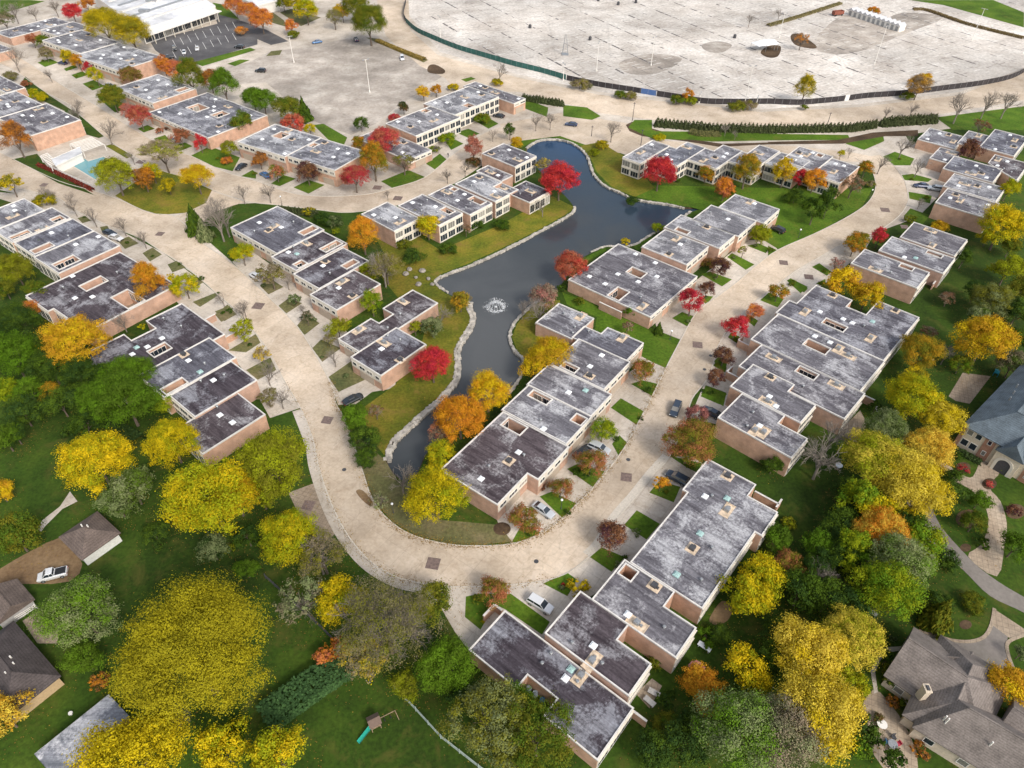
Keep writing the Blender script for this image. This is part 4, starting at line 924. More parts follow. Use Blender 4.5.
def cone_mesh(seed, n, size, tiers, slim):
    rng = np.random.default_rng(seed)
    z = 1 - np.sqrt(rng.random(n)); ti = np.floor(z * tiers) / tiers; prof = (1 - z) * .75 + (1 - ti) * .25
    if slim: prof = np.minimum(1.0, (1 - z) * 1.9) ** .8 * (.75 + .25 * (1 - z))
    a = rng.random(n) * 2 * PI; br = np.round(a * 7 / (2 * PI)) * 2 * PI / 7
    r = prof * rng.uniform(.45, 1.05, n) * (1 + .18 * np.cos(5 * a + 9 * ti + seed))
    P_ = np.stack([r * np.cos(a), r * np.sin(a), z], 1)
    Nn = np.stack([np.cos(a) * .7, np.sin(a) * .7, np.full(n, .6)], 1) + rng.normal(size=(n, 3)) * .45; Nn /= np.linalg.norm(Nn, axis=1, keepdims=True)
    V, F = leaf_quads(rng, P_, Nn, size * (1.1 - .5 * z), .45)
    V[:, 2] *= 1.0
    return np_mesh('crown', V, F, rng.random(n) * .4 + .3, rng.random(n))

def wood_mesh(seed, bare):
    """trunk with limbs, height about 1 to the limb tips"""
    rnd = random.Random(seed); mb = MB()
    def grow(p, d, ln, r, lv):
        q = p + d * ln; mb.tube(p, q, r, r * .62, 6 if lv < 2 else 4, False)
        if lv >= (3 if bare else 2): return
        k = 4 if lv == 0 else 3
        for i in range(k):
            a = 2 * PI * (i + rnd.random() * .6) / k
            ax = d.orthogonal().normalized(); bx = d.cross(ax); sp = rnd.uniform(.45, .85)
            nd = (d + (ax * math.cos(a) + bx * math.sin(a)) * sp + Vector((0, 0, .15))).normalized()
            grow(p + d * ln * rnd.uniform(.72, 1.0), nd, ln * rnd.uniform(.62, .82), r * .5, lv + 1)
    grow(Vector((0, 0, 0)), Vector((rnd.uniform(-.05, .05), rnd.uniform(-.05, .05), 1)).normalized(), .36, .026 if bare else .04, 0)
    return mesh_of('trunk', mb.v, mb.f)

def twig_mesh(seed, nb=16, n=900):
    """fine bare branchwork: many thin tapered twigs fanning from limb ends"""
    rnd = random.Random(seed); mb = MB()
    def grow(p, d, ln, r, lv):
        q = p + d * ln
        if lv: mb.tube(p, q, r, r * .55, 3, False)
        if lv >= 6: return
        for i in range(4 if lv == 0 else 3):
            a = rnd.random() * 2 * PI; ax = d.orthogonal().normalized(); bx = d.cross(ax); sp = rnd.uniform(.4, .9)
            nd = (d + (ax * math.cos(a) + bx * math.sin(a)) * sp + Vector((0, 0, .12))).normalized()
            grow(p + d * ln * (rnd.uniform(.5, 1.0)), nd, ln * rnd.uniform(.58, .82), r * .60, lv + 1)
    grow(Vector((0, 0, .0)), Vector((0, 0, 1)), .36, .021, 0)
    return mesh_of('branches', mb.v, mb.f)

CROWN = {}
def crown(kind, rm, rnd):
    cls = 0 if rm < 2.0 else 1 if rm < 4.2 else 2 if rm < 7.5 else 3
    n, ncl, size = [(1300, 18, .078), (7500, 30, .038), (26000, 58, .0215), (95000, 84, .0115)][cls]
    if kind == 'a': n = int(n * .6)
    if kind == 't': n = int(n * (.3 if cls < 3 else .2))
    k = (kind, cls, rnd.randrange(3 if cls < 3 else 2))
    if k not in CROWN: CROWN[k] = crown_mesh(hash(str(k)) % 9999 if False else sum(ord(c) for c in str(k)) * 7, n, ncl, size, kind)
    return CROWN[k]
WOODS = [wood_mesh(s, False) for s in (1, 2, 3)]; BWOODS = [wood_mesh(s, True) for s in (11, 12, 13, 14)]; TWIGS = [twig_mesh(s) for s in (11, 12, 13, 14)]
for m_ in WOODS: m_.materials.append(TRUNK)
for m_ in BWOODS + TWIGS: m_.materials.append(BARKG)
CONES = [cone_mesh(s, 1500, .13, 9, False) for s in (1, 2)]; SLIM = [cone_mesh(s, 420, .20, 6, True) for s in (4, 5, 6)]

PAL = {'R': (.44, .028, .055), 'C': (.52, .045, .04), 'S': (.42, .135, .075), 'O': (.56, .21, .02), 'A': (.50, .27, .02), 'Y': (.56, .41, .010), 'N': (.60, .46, .06), 'L': (.26, .29, .010), 'V': (.17, .165, .016),
       'G': (.075, .125, .012), 'E': (.105, .20, .012), 'D': (.030, .062, .014), 'W': (.21, .24, .11), 'P': (.075, .030, .042), 'B': (.20, .095, .045), 'X': (.23, .185, .13), 'K': (.35, .14, .12), 'Q': (.40, .33, .014), 'U': (.30, .255, .014), 'T': (.60, .29, .015)}
NAMES = {'r': ('tree', 'tree'), 'o': ('tree', 'tree'), 'a': ('tree', 'tree'), 's': ('shrub', 'shrub'), 't': ('bare_tree', 'tree'), 'c': ('conifer', 'tree'), 'b': ('bare_tree', 'tree'), 'g': ('bare_tree', 'tree')}
GRPS = {'r': 'leafy autumn trees', 'o': 'leafy autumn trees', 'a': 'leafy autumn trees', 's': 'garden shrubs', 'c': 'conifers', 'b': 'bare trees', 'g': 'bare trees'}
TREE_AT = []
GRPS['t'] = 'bare trees'
def plant(rec, i):
    v, x, y, r, kind, cols, label = rec
    rnd = random.Random(i * 31 + 7)
    nm, cat = NAMES[kind]
    if kind in 'bg':
        p = G(v, x, y); d = (p - CAM); 
        h = r * mpp(v, x, y) / max(.35, math.cos(math.atan2(CAMH, math.hypot(p.x, p.y))))
        o = empty(nm, p, rnd.uniform(0, 6.28), label, cat, GRPS[kind]); q = rnd.randrange(4)
        t = link('trunk', BWOODS[q], None, o); t.scale = (h * .85, h * .85, h)
        t = link('branches', TWIGS[q], None, o); t.scale = (h * .95, h * .95, h * .95)
        if kind == 'g':                       # a few leaves still on
            c = link('crown', crown('a', h * .3, rnd), None, o); c.location = (0, 0, h * .62); c.scale = (h * .4, h * .4, h * .42)
            c['tint'] = PAL[cols[0]]; c['tint_b'] = PAL[cols[-1]]
        return
    rm = r * mpp(v, x, y)
    if kind == 'a' and cols[0] in 'XK': kind = 't'
    for _ in range(3):
        rm = r * mpp(v, x, y, {'r': rm, 'o': rm * 1.3, 'a': rm, 't': rm, 's': rm * .5, 'c': rm * 1.2}[kind])
    zc = {'r': rm * .88 + max(.7, .3 * rm), 'o': rm * 1.3 + .8, 'a': rm * .62 + max(1.2, .55 * rm), 't': rm * .7 + max(1.0, .45 * rm), 's': rm * .5, 'c': rm * 1.35}[kind]
    p = G(v, x, y, zc); p.z = 0
    o = empty(nm, p, rnd.uniform(0, 6.28), label, cat, GRPS[kind])
    TREE_AT.append((p.x, p.y, rm, cols))
    if kind == 'c':
        c = link('crown', rnd.choice(CONES), None, o); c.scale = (rm, rm, rm * 2.9); c.location = (0, 0, rm * .15)
        t = MB().tube((0, 0, 0), (0, 0, rm * 1.2), rm * .09, rm * .05, 6).build('trunk', TRUNK, o)
    else:
        c = link('crown', crown(kind, rm, rnd), None, o); c.location = (0, 0, zc); k = rnd.uniform(.95, 1.06); c.scale = (rm * k, rm / k, rm * rnd.uniform(.94, 1.06)); c.rotation_euler = (0, 0, rnd.uniform(0, 6))
        t = link('trunk', rnd.choice(WOODS), None, o); top = zc + rm * (.45 if kind != 's' else .1); t.scale = (top * .9, top * .9, top)
        if kind == 't':
            b_ = link('branches', rnd.choice(TWIGS), None, o); b_.scale = (rm * 1.75, rm * 1.75, (zc + rm * .7) * .95)
        if kind == 's': t.scale = (rm * .9, rm * .9, rm * .8)
    c['tint'] = PAL[cols[0]]; c['tint_b'] = PAL[cols[-1]]

TREES = [
 # upper left
 ('T00',290,50,36,'r','RC','crimson tree at the back corner of the far top left townhouse row'), ('T00',345,15,30,'r','OS','orange-red tree cut by top edge left of the white flat building'),
 ('T00',362,75,30,'r','YA','small yellow tree between crimson tree and the white flat building'), ('T00',420,100,70,'r','VY','broad olive-yellow tree behind the far pale-roofed row'),
 ('T00',525,132,72,'r','YV','broad yellow tree between the far pale row and the dark car lot'), ('T00',130,160,26,'r','BS','brown-red bush at the head of the far street by low grey roof'),
 ('T00',172,165,26,'r','VG','olive bush touching the front of the far pale row'), ('T00',182,215,26,'r','VX','dull olive bush on the first far street verge'),
 ('T00',265,226,26,'r','VY','olive-yellow street tree, first before the far pale row'), ('T00',312,245,30,'r','AO','amber street tree beside a thin red one before the far row'),
 ('T00',351,272,20,'o','CR','slim red street tree between amber and yellow ones before the far row'), ('T00',382,300,28,'o','YL','slim yellow street tree beside the thin red one'),
 ('T00',520,305,42,'r','VB','brown-olive tree at brick end of the far pale row'), ('T00',450,390,52,'r','GV','dark green bushy tree on verge below the far pale row'),
 ('T00',655,262,34,'r','SO','salmon tree at the bottom edge of the dark car lot'), ('T00',702,282,40,'r','OS','orange tree beside salmon one below the dark car lot'),
 ('T00',640,240,22,'r','SB','small rust tree at the dark car lot corner'),
 ('T00',762,310,58,'o','GV','green oval tree, first of the pair by tan parking lot'), ('T00',840,322,42,'r','OB','rust-orange tree squeezed between two green oval trees'),
 ('T00',893,338,54,'o','GE','green oval tree above the low house with two roof wells'), ('T00',1012,392,46,'r','GE','round green tree at the bottom left corner of the tan lot'),
 ('T00',510,440,28,'r','SK','salmon shrub-like tree left of the larger crimson one'), ('T00',556,466,46,'r','RS','crimson tree in front of the tall nearly white-roofed townhouse'),
 ('T00',640,525,20,'s','SB','small rust shrub before the low house with two wells'), ('T00',682,513,18,'s','BP','small brown shrub against the low house with two wells'),
 ('T00',721,546,36,'r','SB','round brick-red tree before the low house with two wells'), ('T00',798,570,26,'o','RC','slim crimson shrub at the lower corner of the low house'),
 ('T00',965,490,44,'r','VG','olive tree behind the low house with two wells'), ('T00',915,596,34,'r','LV','yellow-green bush on front lawn below the low house'), ('T00',905,645,24,'s','SO','orange-pink shrub on front lawn by dark parked car'),
 ('T00',650,610,74,'a','LX','pale airy half-leafless tree at the pool corner by upper street'), ('T00',462,702,74,'r','VL','broad olive-green tree overhanging the pool corner'),
 ('T00',575,716,48,'r','BO','rusty brown tree in the small park below the pool'), ('T00',610,690,40,'r','YL','bright yellow tree in the small park between rust and orange trees'),
 ('T00',672,742,34,'r','YV','small yellow tree low in the park beside brighter yellow tree'), ('T00',785,712,60,'r','AY','round golden tree at the street corner of the small park'),
 ('K2',78,400,72,'o','OB','orange-brown oval tree before the big peach brick wall'), ('T00',42,735,50,'a','YV','thin yellow tree at left edge above the lower street'),
 ('K2',175,178,40,'s','YL','yellow-green shrub mass on garden bank beside upper street'), ('K2',215,195,32,'s','LY','lime shrub at the lower end of garden bank by street'), ('K2',60,85,36,'s','VX','brownish shrub at the top of the garden bank'), ('K2',130,125,26,'s','SB','rusty shrub on the garden bank between olive ones'),
 ('T00',940,25,38,'r','OS','orange tree at the dark lot exit, upper of two'), ('T00',992,46,40,'r','SO','salmon-orange tree at the dark lot exit, lower of two'),
 ('T00',965,125,26,'s','XO','thin brown shrub in the lot island by dark asphalt'), ('T00',15,80,40,'a','GX','thin grey-green tree at the left edge near top left roof'),
 ('T10',20,78,46,'r','SO','red-orange tree along the drive above the tan lot'), ('T10',110,15,28,'r','GV','small green tree cut by top edge above the drive'), ('T10',150,18,32,'r','YV','yellow-olive tree on the top edge island'),
 ('T10',200,42,46,'r','YL','yellow tree on the island right of small green tree'), ('T10',140,106,27,'r','SO','salmon tree behind the white lamp mast in tan lot'), ('T10',312,70,40,'a','XV','greyish thin tree on the drive left of yellow tree'),
 ('T10',345,50,32,'r','YA','yellow tree between thin grey and large green trees'), ('T10',398,28,52,'r','GV','green tree on top edge above the tan lot'), ('T10',452,95,70,'r','GV','large round green tree at the top corner of tan lot'),
 ('T10',150,140,24,'s','GV','low green shrub by salmon tree in tan lot'), ('T10',28,405,50,'r','GE','round green tree on the bottom edge of tan lot'), ('T10',126,440,56,'r','GV','green round tree right of another along tan lot bottom'),
 ('T10',190,440,32,'c','DG','dark conifer at the tan lot bottom beside green trees'), ('T10',150,500,44,'r','CS','red tree below the dark conifer and green trees'), ('T10',215,516,22,'r','LY','small lime tree beside the red one by bright lawn'),
 ('T10',420,496,28,'r','DG','dark green bush at bottom right of the tan lot'), ('T10',590,430,24,'r','BD','dark brown bush behind two-storey house with tan well'), ('T10',670,372,28,'r','YA','yellow tree at the tan lot right corner'),
 ('T10',720,362,22,'r','OA','small orange tree at the tan lot right corner'), ('T10',790,350,22,'s','VY','olive shrub behind the pale two-storey house'), ('T10',552,472,24,'s','SR','red hedge-like shrub behind the brick-ended house'),
 ('T10',515,568,62,'r','RS','large crimson tree over the low dark-roofed house'), ('T10',470,640,62,'o','OV','large orange-green oval tree beside the crimson one'), ('T10',590,648,48,'a','XV','brown twiggy bush before the low dark-roofed house'),
 ('T10',395,712,54,'r','SR','salmon-red round tree at end of pale-roofed row by junction'), ('T10',205,690,46,'r','PB','maroon round tree before the pale-roofed row'), ('T10',82,690,34,'r','ES','green bush left of the maroon tree'),
 ('T10',15,640,34,'r','OB','orange-brown tree before pale-roofed row, left end'), ('T10',412,572,28,'r','OV','orange-olive bush behind the low dark roof'), ('T10',712,596,22,'s','LG','lime bush on lawn pad by the two-storey glazed front'),
 ('T10',762,558,36,'s','EL','light green bush on lawn pad before the two-storey front'), ('T10',905,476,32,'s','EV','green bush before narrow house near junction'), ('T10',868,592,40,'o','SK','tall salmon-pink tree at street bend opposite square pond house'),
 ('T10',1015,522,24,'o','DG','dark slim tree beside yellow bush behind square pond house'), ('T10',965,330,24,'s','YV','yellow shrub at boundary road junction corner'), ('T10',870,650,30,'s','DB','dark shrub under the tall salmon-pink tree'),
 # middle top
 ('T20',270,340,34,'s','VX','first olive island shrub along the boundary road screen'), ('T20',300,345,22,'s','GX','smaller shrub on first boundary road island'), ('T20',435,380,26,'s','VG','olive island shrub on second boundary road island'), ('T20',478,385,26,'s','XV','greyish shrub on second boundary road island'),
 ('T20',660,402,30,'s','VG','green shrub on third island beside orange spike tree'), ('T20',715,405,26,'s','VL','olive shrub on third island'), ('T20',704,378,20,'o','AO','small amber tree standing on third boundary road island'), ('T20',900,428,34,'s','GV','green shrub on fourth boundary island'), ('T20',950,425,30,'s','VX','pale shrub on fourth boundary island'),
 ('T20',18,572,26,'r','YA','yellow bush at the pond head path by street'), ('T20',130,660,36,'a','YX','airy yellow tree on the bank beside crimson pond tree'), ('T20',190,722,74,'r','RC','crimson round tree on grassy point of the pond'),
 ('T20',358,582,28,'s','YV','yellow-olive shrub at north head of the pond'), ('T20',330,610,24,'s','LV','olive shrub on the lawn at pond head'), ('T20',590,552,24,'s','YL','yellow shrub behind glazed house at pond head'), ('T20',590,692,66,'r','RC','round crimson tree before the glazed two-storey townhouses'),
 ('T20',776,695,34,'r','OV','orange-green tree before white balcony house'), ('T20',850,756,44,'r','SO','salmon-orange tree below the balcony houses'), ('T20',940,678,56,'o','AV','first tall golden oval tree before the glazed row'), ('T20',650,720,20,'s','DG','dark low shrub at foot of glazed row'),
 ('K4',128,366,60,'o','AY','second tall golden oval tree, left of the red shrub'), ('K4',280,412,60,'r','AO','orange-gold tree right of the dark red shrub'), ('K4',206,402,38,'o','RC','dark red shrub between two golden trees'), ('K4',178,500,56,'s','DG','low dark evergreen bush below red shrub'),
 ('K4',280,560,58,'o','DG','dark conifer on the bend lawn, left of two'), ('K4',350,525,60,'o','DG','taller dark conifer on the bend lawn, right of two'), ('K4',475,435,64,'a','XB','brown leafless bush at end of the glazed row'), ('K4',540,352,42,'r','OV','orange-brown tree at street bend by end townhouse'),
 ('K4',415,277,24,'r','YL','small yellow tree in north parking behind row'), ('K4',560,430,30,'s','VX','thin olive shrub on street bend verge'), ('K4',100,665,22,'s','DG','dark shrub beside the pale house corner'), ('K4',15,690,50,'r','VL','rounded olive shrub before pale house at street'),
 ('T30',150,352,42,'o','YV','tall thin yellow tree by the screen fence in big lot'), ('T30',605,345,46,'r','AX','amber tree at the screen fence right part'), ('T30',625,320,28,'r','YA','small yellow tree touching the amber one at fence'), ('T30',135,160,34,'a','XO','brown shrub on round bed in the big lot'), ('T30',810,604,46,'r','PB','maroon bush in the middle of top right cluster'),
 ('T30',420,45,24,'s','VO','low olive shrub behind white booths'), ('T30',855,505,38,'a','XB','brown brush behind the top right townhouses'),  ('K5',925,572,68,'r','YL','bright yellow round tree right of the stepped top right row'), ('T30',560,385,26,'s','GV','green bush at base of amber fence tree'), ('T30',145,430,20,'s','VG','green bush at base of tall thin yellow tree'),
 # left side
 ('T01',592,362,66,'o','OA','orange oval tree against the low brick wall of left row'), ('T01',740,378,50,'r','YL','yellow bush tree right of the orange oval tree'), ('T01',692,352,30,'r','LY','lime-yellow tree between orange oval and yellow trees'),
 ('T01',60,310,66,'r','LV','yellow-olive tree in left gardens below glazed courts'), ('T01',130,470,40,'r','SO','russet tree behind the dark latticed-court house'), ('T01',70,520,80,'r','GD','dark green tree mass at left edge below russet tree'),
 ('T01',300,610,118,'r','YA','large golden tree beside dark stepped-roof house'), ('T01',52,660,96,'r','GE','light green tree at left edge beside the golden tree'), ('L1',272,440,108,'r','GE','bright green tree overhanging dark stepped roof, upper crown'), ('L1',235,570,150,'r','EG','large green tree below the upper green crown at left row'),
 ('L1',440,575,60,'r','EL','yellow-green tree beside glazed garden wall of left row'), ('T01',150,395,46,'r','VG','olive tree in left gardens above the russet one'), ('T01',20,390,40,'r','GV','green tree at left edge in gardens'), ('T01',200,700,80,'r','DG','dark green tree between light green tree and left row'),
 ('T01',775,112,42,'c','DG','dark conifer at the street junction left corner'), ('T01',812,150,34,'c','DW','smaller dark conifer beside junction conifer'), ('T01',968,248,46,'r','YL','yellow bush tree before large mottled corner townhouse'), ('L1',828,205,66,'a','VL','olive small tree on street verge by stepped roofs'),
 ('T01',180,35,40,'s','YV','round yellow verge shrub at top of the left row'), ('L1',930,330,50,'a','YX','thin yellow-grey tree on the lower left row verge'), ('L1',315,190,20,'s','YL','tiny yellow shrub on strip lawn between left rows'), ('L1',960,550,56,'a','VX','thin olive shrub beside left row end wall'),
 ('T01',640,650,20,'s','GV','small green garden shrub at latticed house corner'), ('T01',175,215,0.1+30,'r','DG','dark tree in the garden notch beside left row'),
 ('T02',390,315,128,'r','LY','broad yellow-lime tree over the lawn path at lower left'), ('T02',690,235,100,'r','LY','yellow-lime tree below the louvred garden wall of left row'), ('T02',840,455,160,'r','YL','big bright yellow tree below the left row end'), ('T02',945,455,98,'r','AY','golden part-tree right of the big bright yellow tree'),
 ('T02',530,415,88,'r','WG','dull green tree between two yellow ones by small garage'), ('T02',60,605,92,'r','VG','olive tree at left edge above brown driveway'), ('T02',0,430,54,'r','YA','golden tree cut by left edge beside lawn'), ('T02',280,190,36,'s','DG','dark shrub in the hedge line at left lawn'), ('T02',30,30,60,'r','EL','light green tree on left edge above the lawn'),
 ('T02',850,660,62,'r','DW','dark green tree below the bright yellow tree'), ('T02',985,740,48,'r','EG','round bright green bush near hedge below yellow tree'), ('T02',240,75,66,'r','DG','dark hedge tree above left lawn, left one'), ('T02',340,160,60,'r','DG','dark hedge tree above left lawn, right one'), ('T02',920,660,28,'s','LV','small lime shrub by dark green tree'),
 ('T02',200,30,44,'r','GA','green tree with few amber leaves above left lawn'), ('T02',470,480,70,'r','GW','sage green tree beside garage roof'), ('T02',60,200,50,'r','GD','green tree at left lawn top edge'), ('T02',620,600,60,'s','DG','dark ground shrub beneath the big yellow tree'), ('T02',990,610,54,'r','GD','green tree right of dark one below yellow tree'),
 ('T03',330,150,140,'r','WE','large pale green tree between left house and giant yellow tree'), ('T03',340,330,74,'r','EG','green tree below large pale green tree'), ('T03',775,320,272,'r','QU','giant round olive-yellow tree dominating the lower left'), ('T03',550,745,195,'r','QY','big yellow tree cut by bottom edge over flat shed'), ('T03',900,700,110,'r','LY','yellow-lime tree right of the shed-covering yellow tree'),
 ('T13',90,720,115,'r','YL','bright yellow tree at the bottom edge left of play lawn'), ('T03',20,560,88,'r','AN','golden tree at left edge below the dark-roofed house'), ('T03',400,420,38,'r','BO','rusty small shrub under the giant yellow tree edge'), ('T03',940,640,60,'r','DG','dark round evergreen right of bottom yellow tree'), ('T03',700,570,60,'a','XW','grey twiggy tree between the giant and bottom yellow trees'),
 # centre
 ('T11',426,168,64,'o','OA','big orange oval tree between centre-left row and pond row'), ('T11',688,140,50,'r','LY','lime-yellow tree before the glazed pond fronts'), ('T11',630,110,34,'r','YL','pale yellow upper tree beside lime tree at pond fronts'), ('T11',770,230,34,'s','DG','dark shrub on pond lawn, centre'), ('T11',628,262,44,'s','GD','green shrub on pond lawn left'),
 ('T11',590,210,30,'s','GV','green low shrub at brick end of pond row'), ('T11',520,300,72,'a','XV','grey-green airy tree between centre-left row and pond bank'), ('T11',455,320,42,'r','VL','olive-yellow bush behind third plum-roofed house'), ('T11',462,438,46,'o','EL','bright lime-green tree against peach brick wall'), ('T11',328,545,46,'r','LV','yellow-olive round bush between the plum-roofed houses'), ('T11',636,545,32,'r','LV','small olive bush at light brick wall near pond'),
 ('T11',705,542,42,'r','DW','dark grey-green bush beside small olive bush near pond'), ('T11',705,695,76,'r','RC','crimson round tree beside pond edging'), ('T11',818,440,42,'r','AV','golden bush tree on west pond shore by fountain'), ('T11',795,62,30,'r','EL','lime tree growing in roof well of pond house'), ('T11',880,132,30,'s','DG','dark shrub at glazed pond front, middle'), ('T11',985,132,34,'s','DG','dark green shrub at glazed pond front, right'),
 ('T11',840,150,26,'a','BX','brown twiggy shrub at pond house front'), ('T11',155,428,26,'r','DW','dark grey-green driveway shrub, upper of three'), ('T11',205,505,30,'r','DX','dark grey driveway shrub, middle of three'), ('T11',292,590,34,'a','XV','grey-brown driveway shrub, lowest of three'), ('T11',60,330,62,'a','VX','airy olive tree over white parked car'), ('T11',210,80,26,'s','YV','yellow shrub behind the corner townhouse hedge'), ('T11',320,160,22,'s','LG','lime shrub among hedge behind centre-left row'), ('T11',270,110,40,'s','GD','green hedge shrub behind corner townhouse'), ('T11',310,120,36,'s','WD','dull hedge shrub behind corner townhouse'),
 ('T12',928,40,84,'r','TY','golden-yellow tree at pond edge, upper of the two golden ones'), ('T12',815,140,96,'r','TO','golden-orange tree at pond tip, lower of the two'), ('T12',735,190,46,'r','SX','russet thin tree left under the golden-orange pond tree'), ('T12',740,292,64,'r','YL','yellow tree between golden-orange tree and lime tree'), ('T12',722,450,118,'r','LY','large lime-yellow tree at brick end of the central row'), ('T12',400,132,58,'r','GE','bright green tree at street edge by dark sedan'), ('T12',440,225,60,'r','DG','dark green bush on bank between street and pond'), ('T12',440,300,46,'r','DG','second dark bush lower on street bank'),
 ('T12',75,320,135,'r','VL','broad olive-yellow tree at left row end by street'), ('T12',20,440,80,'r','VL','olive-yellow tree below the broad one by paved bay'), ('T12',130,620,112,'r','YL','yellow round tree below the paved bay by curve'), ('T12',480,110,36,'a','XB','brown leafless shrub by pond bank path'), ('T12',265,690,105,'a','XV','grey-olive thinning tree on the inside of lower curve'), ('T12',495,470,40,'a','XW','grey shrub beside globe lamp on pond bank'),
 ('T21',235,298,64,'r','CS','salmon-red round tree at pond edge below broad house'), ('T21',128,425,60,'r','KX','faded pink half-bare tree on pond edge'), ('T21',150,655,80,'r','YA','bright yellow tree against low brick wall of central row'), ('T21',90,700,60,'r','AY','golden lower tree beside bright yellow one at central row'), ('T21',455,200,24,'s','YV','small yellow-green shrub at pond edge by dark roof corner'), ('T21',585,146,28,'s','EL','small bright green shrub on the bank below pale roofs'), ('T21',480,38,26,'s','GD','green shrub standing at the north bank waterline'),
 ('T21',830,300,42,'r','PB','dark purple street tree at townhouse drive, upper one'), ('T21',780,388,32,'r','PB','small dark purple tree behind scarlet street tree'), ('T21',720,435,48,'o','CR','scarlet street tree before broad grey-roofed townhouse'), ('T21',468,480,26,'r','EG','light green garden shrub at brick notch'), ('T21',462,540,28,'r','BX','brown thin garden shrub at brick notch'), ('T21',588,546,20,'c','DG','small dark conifer at white house corner'), ('T21',520,718,52,'r','SV','round russet-green tree at central row driveway'),
 ('T21',895,545,50,'r','RC','bright crimson street tree before striped-roof townhouse'), ('T21',970,480,36,'r','OS','orange street shrub above crimson street tree'), ('T21',848,658,42,'r','PB','maroon street tree, upper of pair before raised townhouse'), ('T21',815,745,38,'r','PB','maroon street tree, lower of pair before raised townhouse'), ('T21',985,175,36,'r','VL','rounded olive tree at pale townhouse front'), ('T21',925,235,26,'a','LX','thin olive tree on lawn pad by pale townhouse'), ('T21',690,385,18,'s','BD','dark small shrub at white front of broad house'), ('T21',200,385,20,'s','DG','dark hedge shrub at corner of broad house'), ('T21',270,440,26,'s','GV','low green shrub along salmon brick wall'), ('T21',780,285,30,'s','VB','olive shrub beside the dark purple street tree'), ('T21',870,0,30,'s','VG','olive shrub at pale house lower corner'),
 # right side
 ('T31',346,216,42,'r','OV','orange-green street tree above pink one'), ('T31',447,178,32,'o','CR','scarlet tree beside small entrance court'), ('T31',275,292,34,'a','KX','faded pink thin tree before brick-ended townhouse'), ('T31',300,365,64,'r','AY','golden shrub mass in roof notch, left clump'), ('T31',395,420,62,'r','YA','golden shrub mass in roof notch, right clump'), ('T31',685,140,36,'s','YA','yellow shrub below the stepped row brick end'),
 ('T31',935,140,88,'r','LY','large lime-yellow tree at right edge below stepped row'), ('T31',878,182,34,'r','YL','yellow tree left of large lime-yellow one'), ('T31',785,260,32,'o','DG','dark evergreen behind row of three'), ('T31',720,425,34,'a','BX','brown garden shrub behind row of three'), ('T31',640,562,36,'a','BX','brown thin shrub beside striped-roof garden'), ('T31',865,600,105,'r','YA','large bright yellow tree left of slate mansion drive'), ('T31',610,645,80,'r','AV','amber-olive tree at the striped-roof garden corner'),
 ('T31',900,440,72,'r','WV','dull green tree in right gardens above the yellow tree'), ('T31',960,310,62,'r','VL','olive tree at right edge in upper gardens'), ('T31',590,742,50,'r','YV','yellow bush at lower corner of the striped-roof house'), ('T31',40,402,38,'r','OV','orange-green street tree by broad striped roof'), ('T31',1000,480,60,'r','DG','dark green tree at right edge of gardens'), ('T31',840,500,46,'r','GW','green shrub tree in right gardens'), ('T31',970,220,40,'r','GV','green tree at right edge below stepped row'), ('T31',570,110,0.1+24,'s','GV','low green shrub at narrow front court'),
 ('T31',980,690,60,'r','GX','pale green tree behind slate mansion roof'), ('T31',770,690,40,'r','EV','bright green bush by dirt terrace of slate mansion'), ('K4',505,722,52,'r','OV','orange-green street tree outside the bend, near scarlet tree'),
 ('T22',363,186,54,'r','EL','rounded lime-green tree at light well of central row'), ('T22',315,318,60,'r','SV','russet-green tree beside white wagon'), ('T22',195,420,46,'r','SV','small russet-green tree with lamp globe in its lawn'), ('T22',52,545,66,'r','SV','red-topped green tree beside silver sedan'), ('T22',395,610,66,'r','PB','round maroon street tree at the lower street bend'), ('T22',710,240,98,'r','SV','large salmon-orange tree at brick end house by dark SUV'), ('T22',742,125,42,'r','PK','dusty maroon tree by moving dark car'), ('T22',595,400,34,'r','OA','small round orange shrub beside dark SUV'), ('T22',285,350,36,'s','DG','dark groundcover shrub under the russet-green tree'), ('T22',130,410,24,'s','PB','small dark red shrub at central row door'),
 ('M2',720,690,112,'r','LY','lime-yellow tree behind the long blotchy-roofed house'), ('M2',868,635,76,'r','SV','salmon-topped tree right of the lime-yellow tree'), ('M2',800,510,80,'r','EG','bright green bush behind long blotchy-roofed house'), ('M2',855,420,34,'s','VG','olive garden shrub by fin wall'), ('M2',770,135,48,'s','DG','dark round shrub against big salmon brick wall'), ('M2',25,600,18,'s','DG','small dark shrub beside maroon tree lawn'),
 ('T32',580,60,100,'r','YL','yellow tree upper right beside dirt terrace'), ('T32',690,140,84,'r','NY','pale yellow tree at slate mansion drive edge'), ('T32',420,305,122,'r','NL','lime-yellow tree in right belt beside leafless tree'), ('T32',540,375,128,'r','YN','big yellow tree in middle of the right belt'), ('T32',640,265,92,'r','AN','orange-gold tree at the mansion side of the belt'), ('T32',605,455,108,'r','NY','pale yellow tree lower in the belt by asphalt road'), ('T32',450,595,100,'r','NO','peach-yellow tree at belt bottom'), ('T32',440,520,90,'r','LY','lime tree between yellow and peach trees'), ('T32',665,365,46,'r','AN','amber low branch tree by circular drive'),
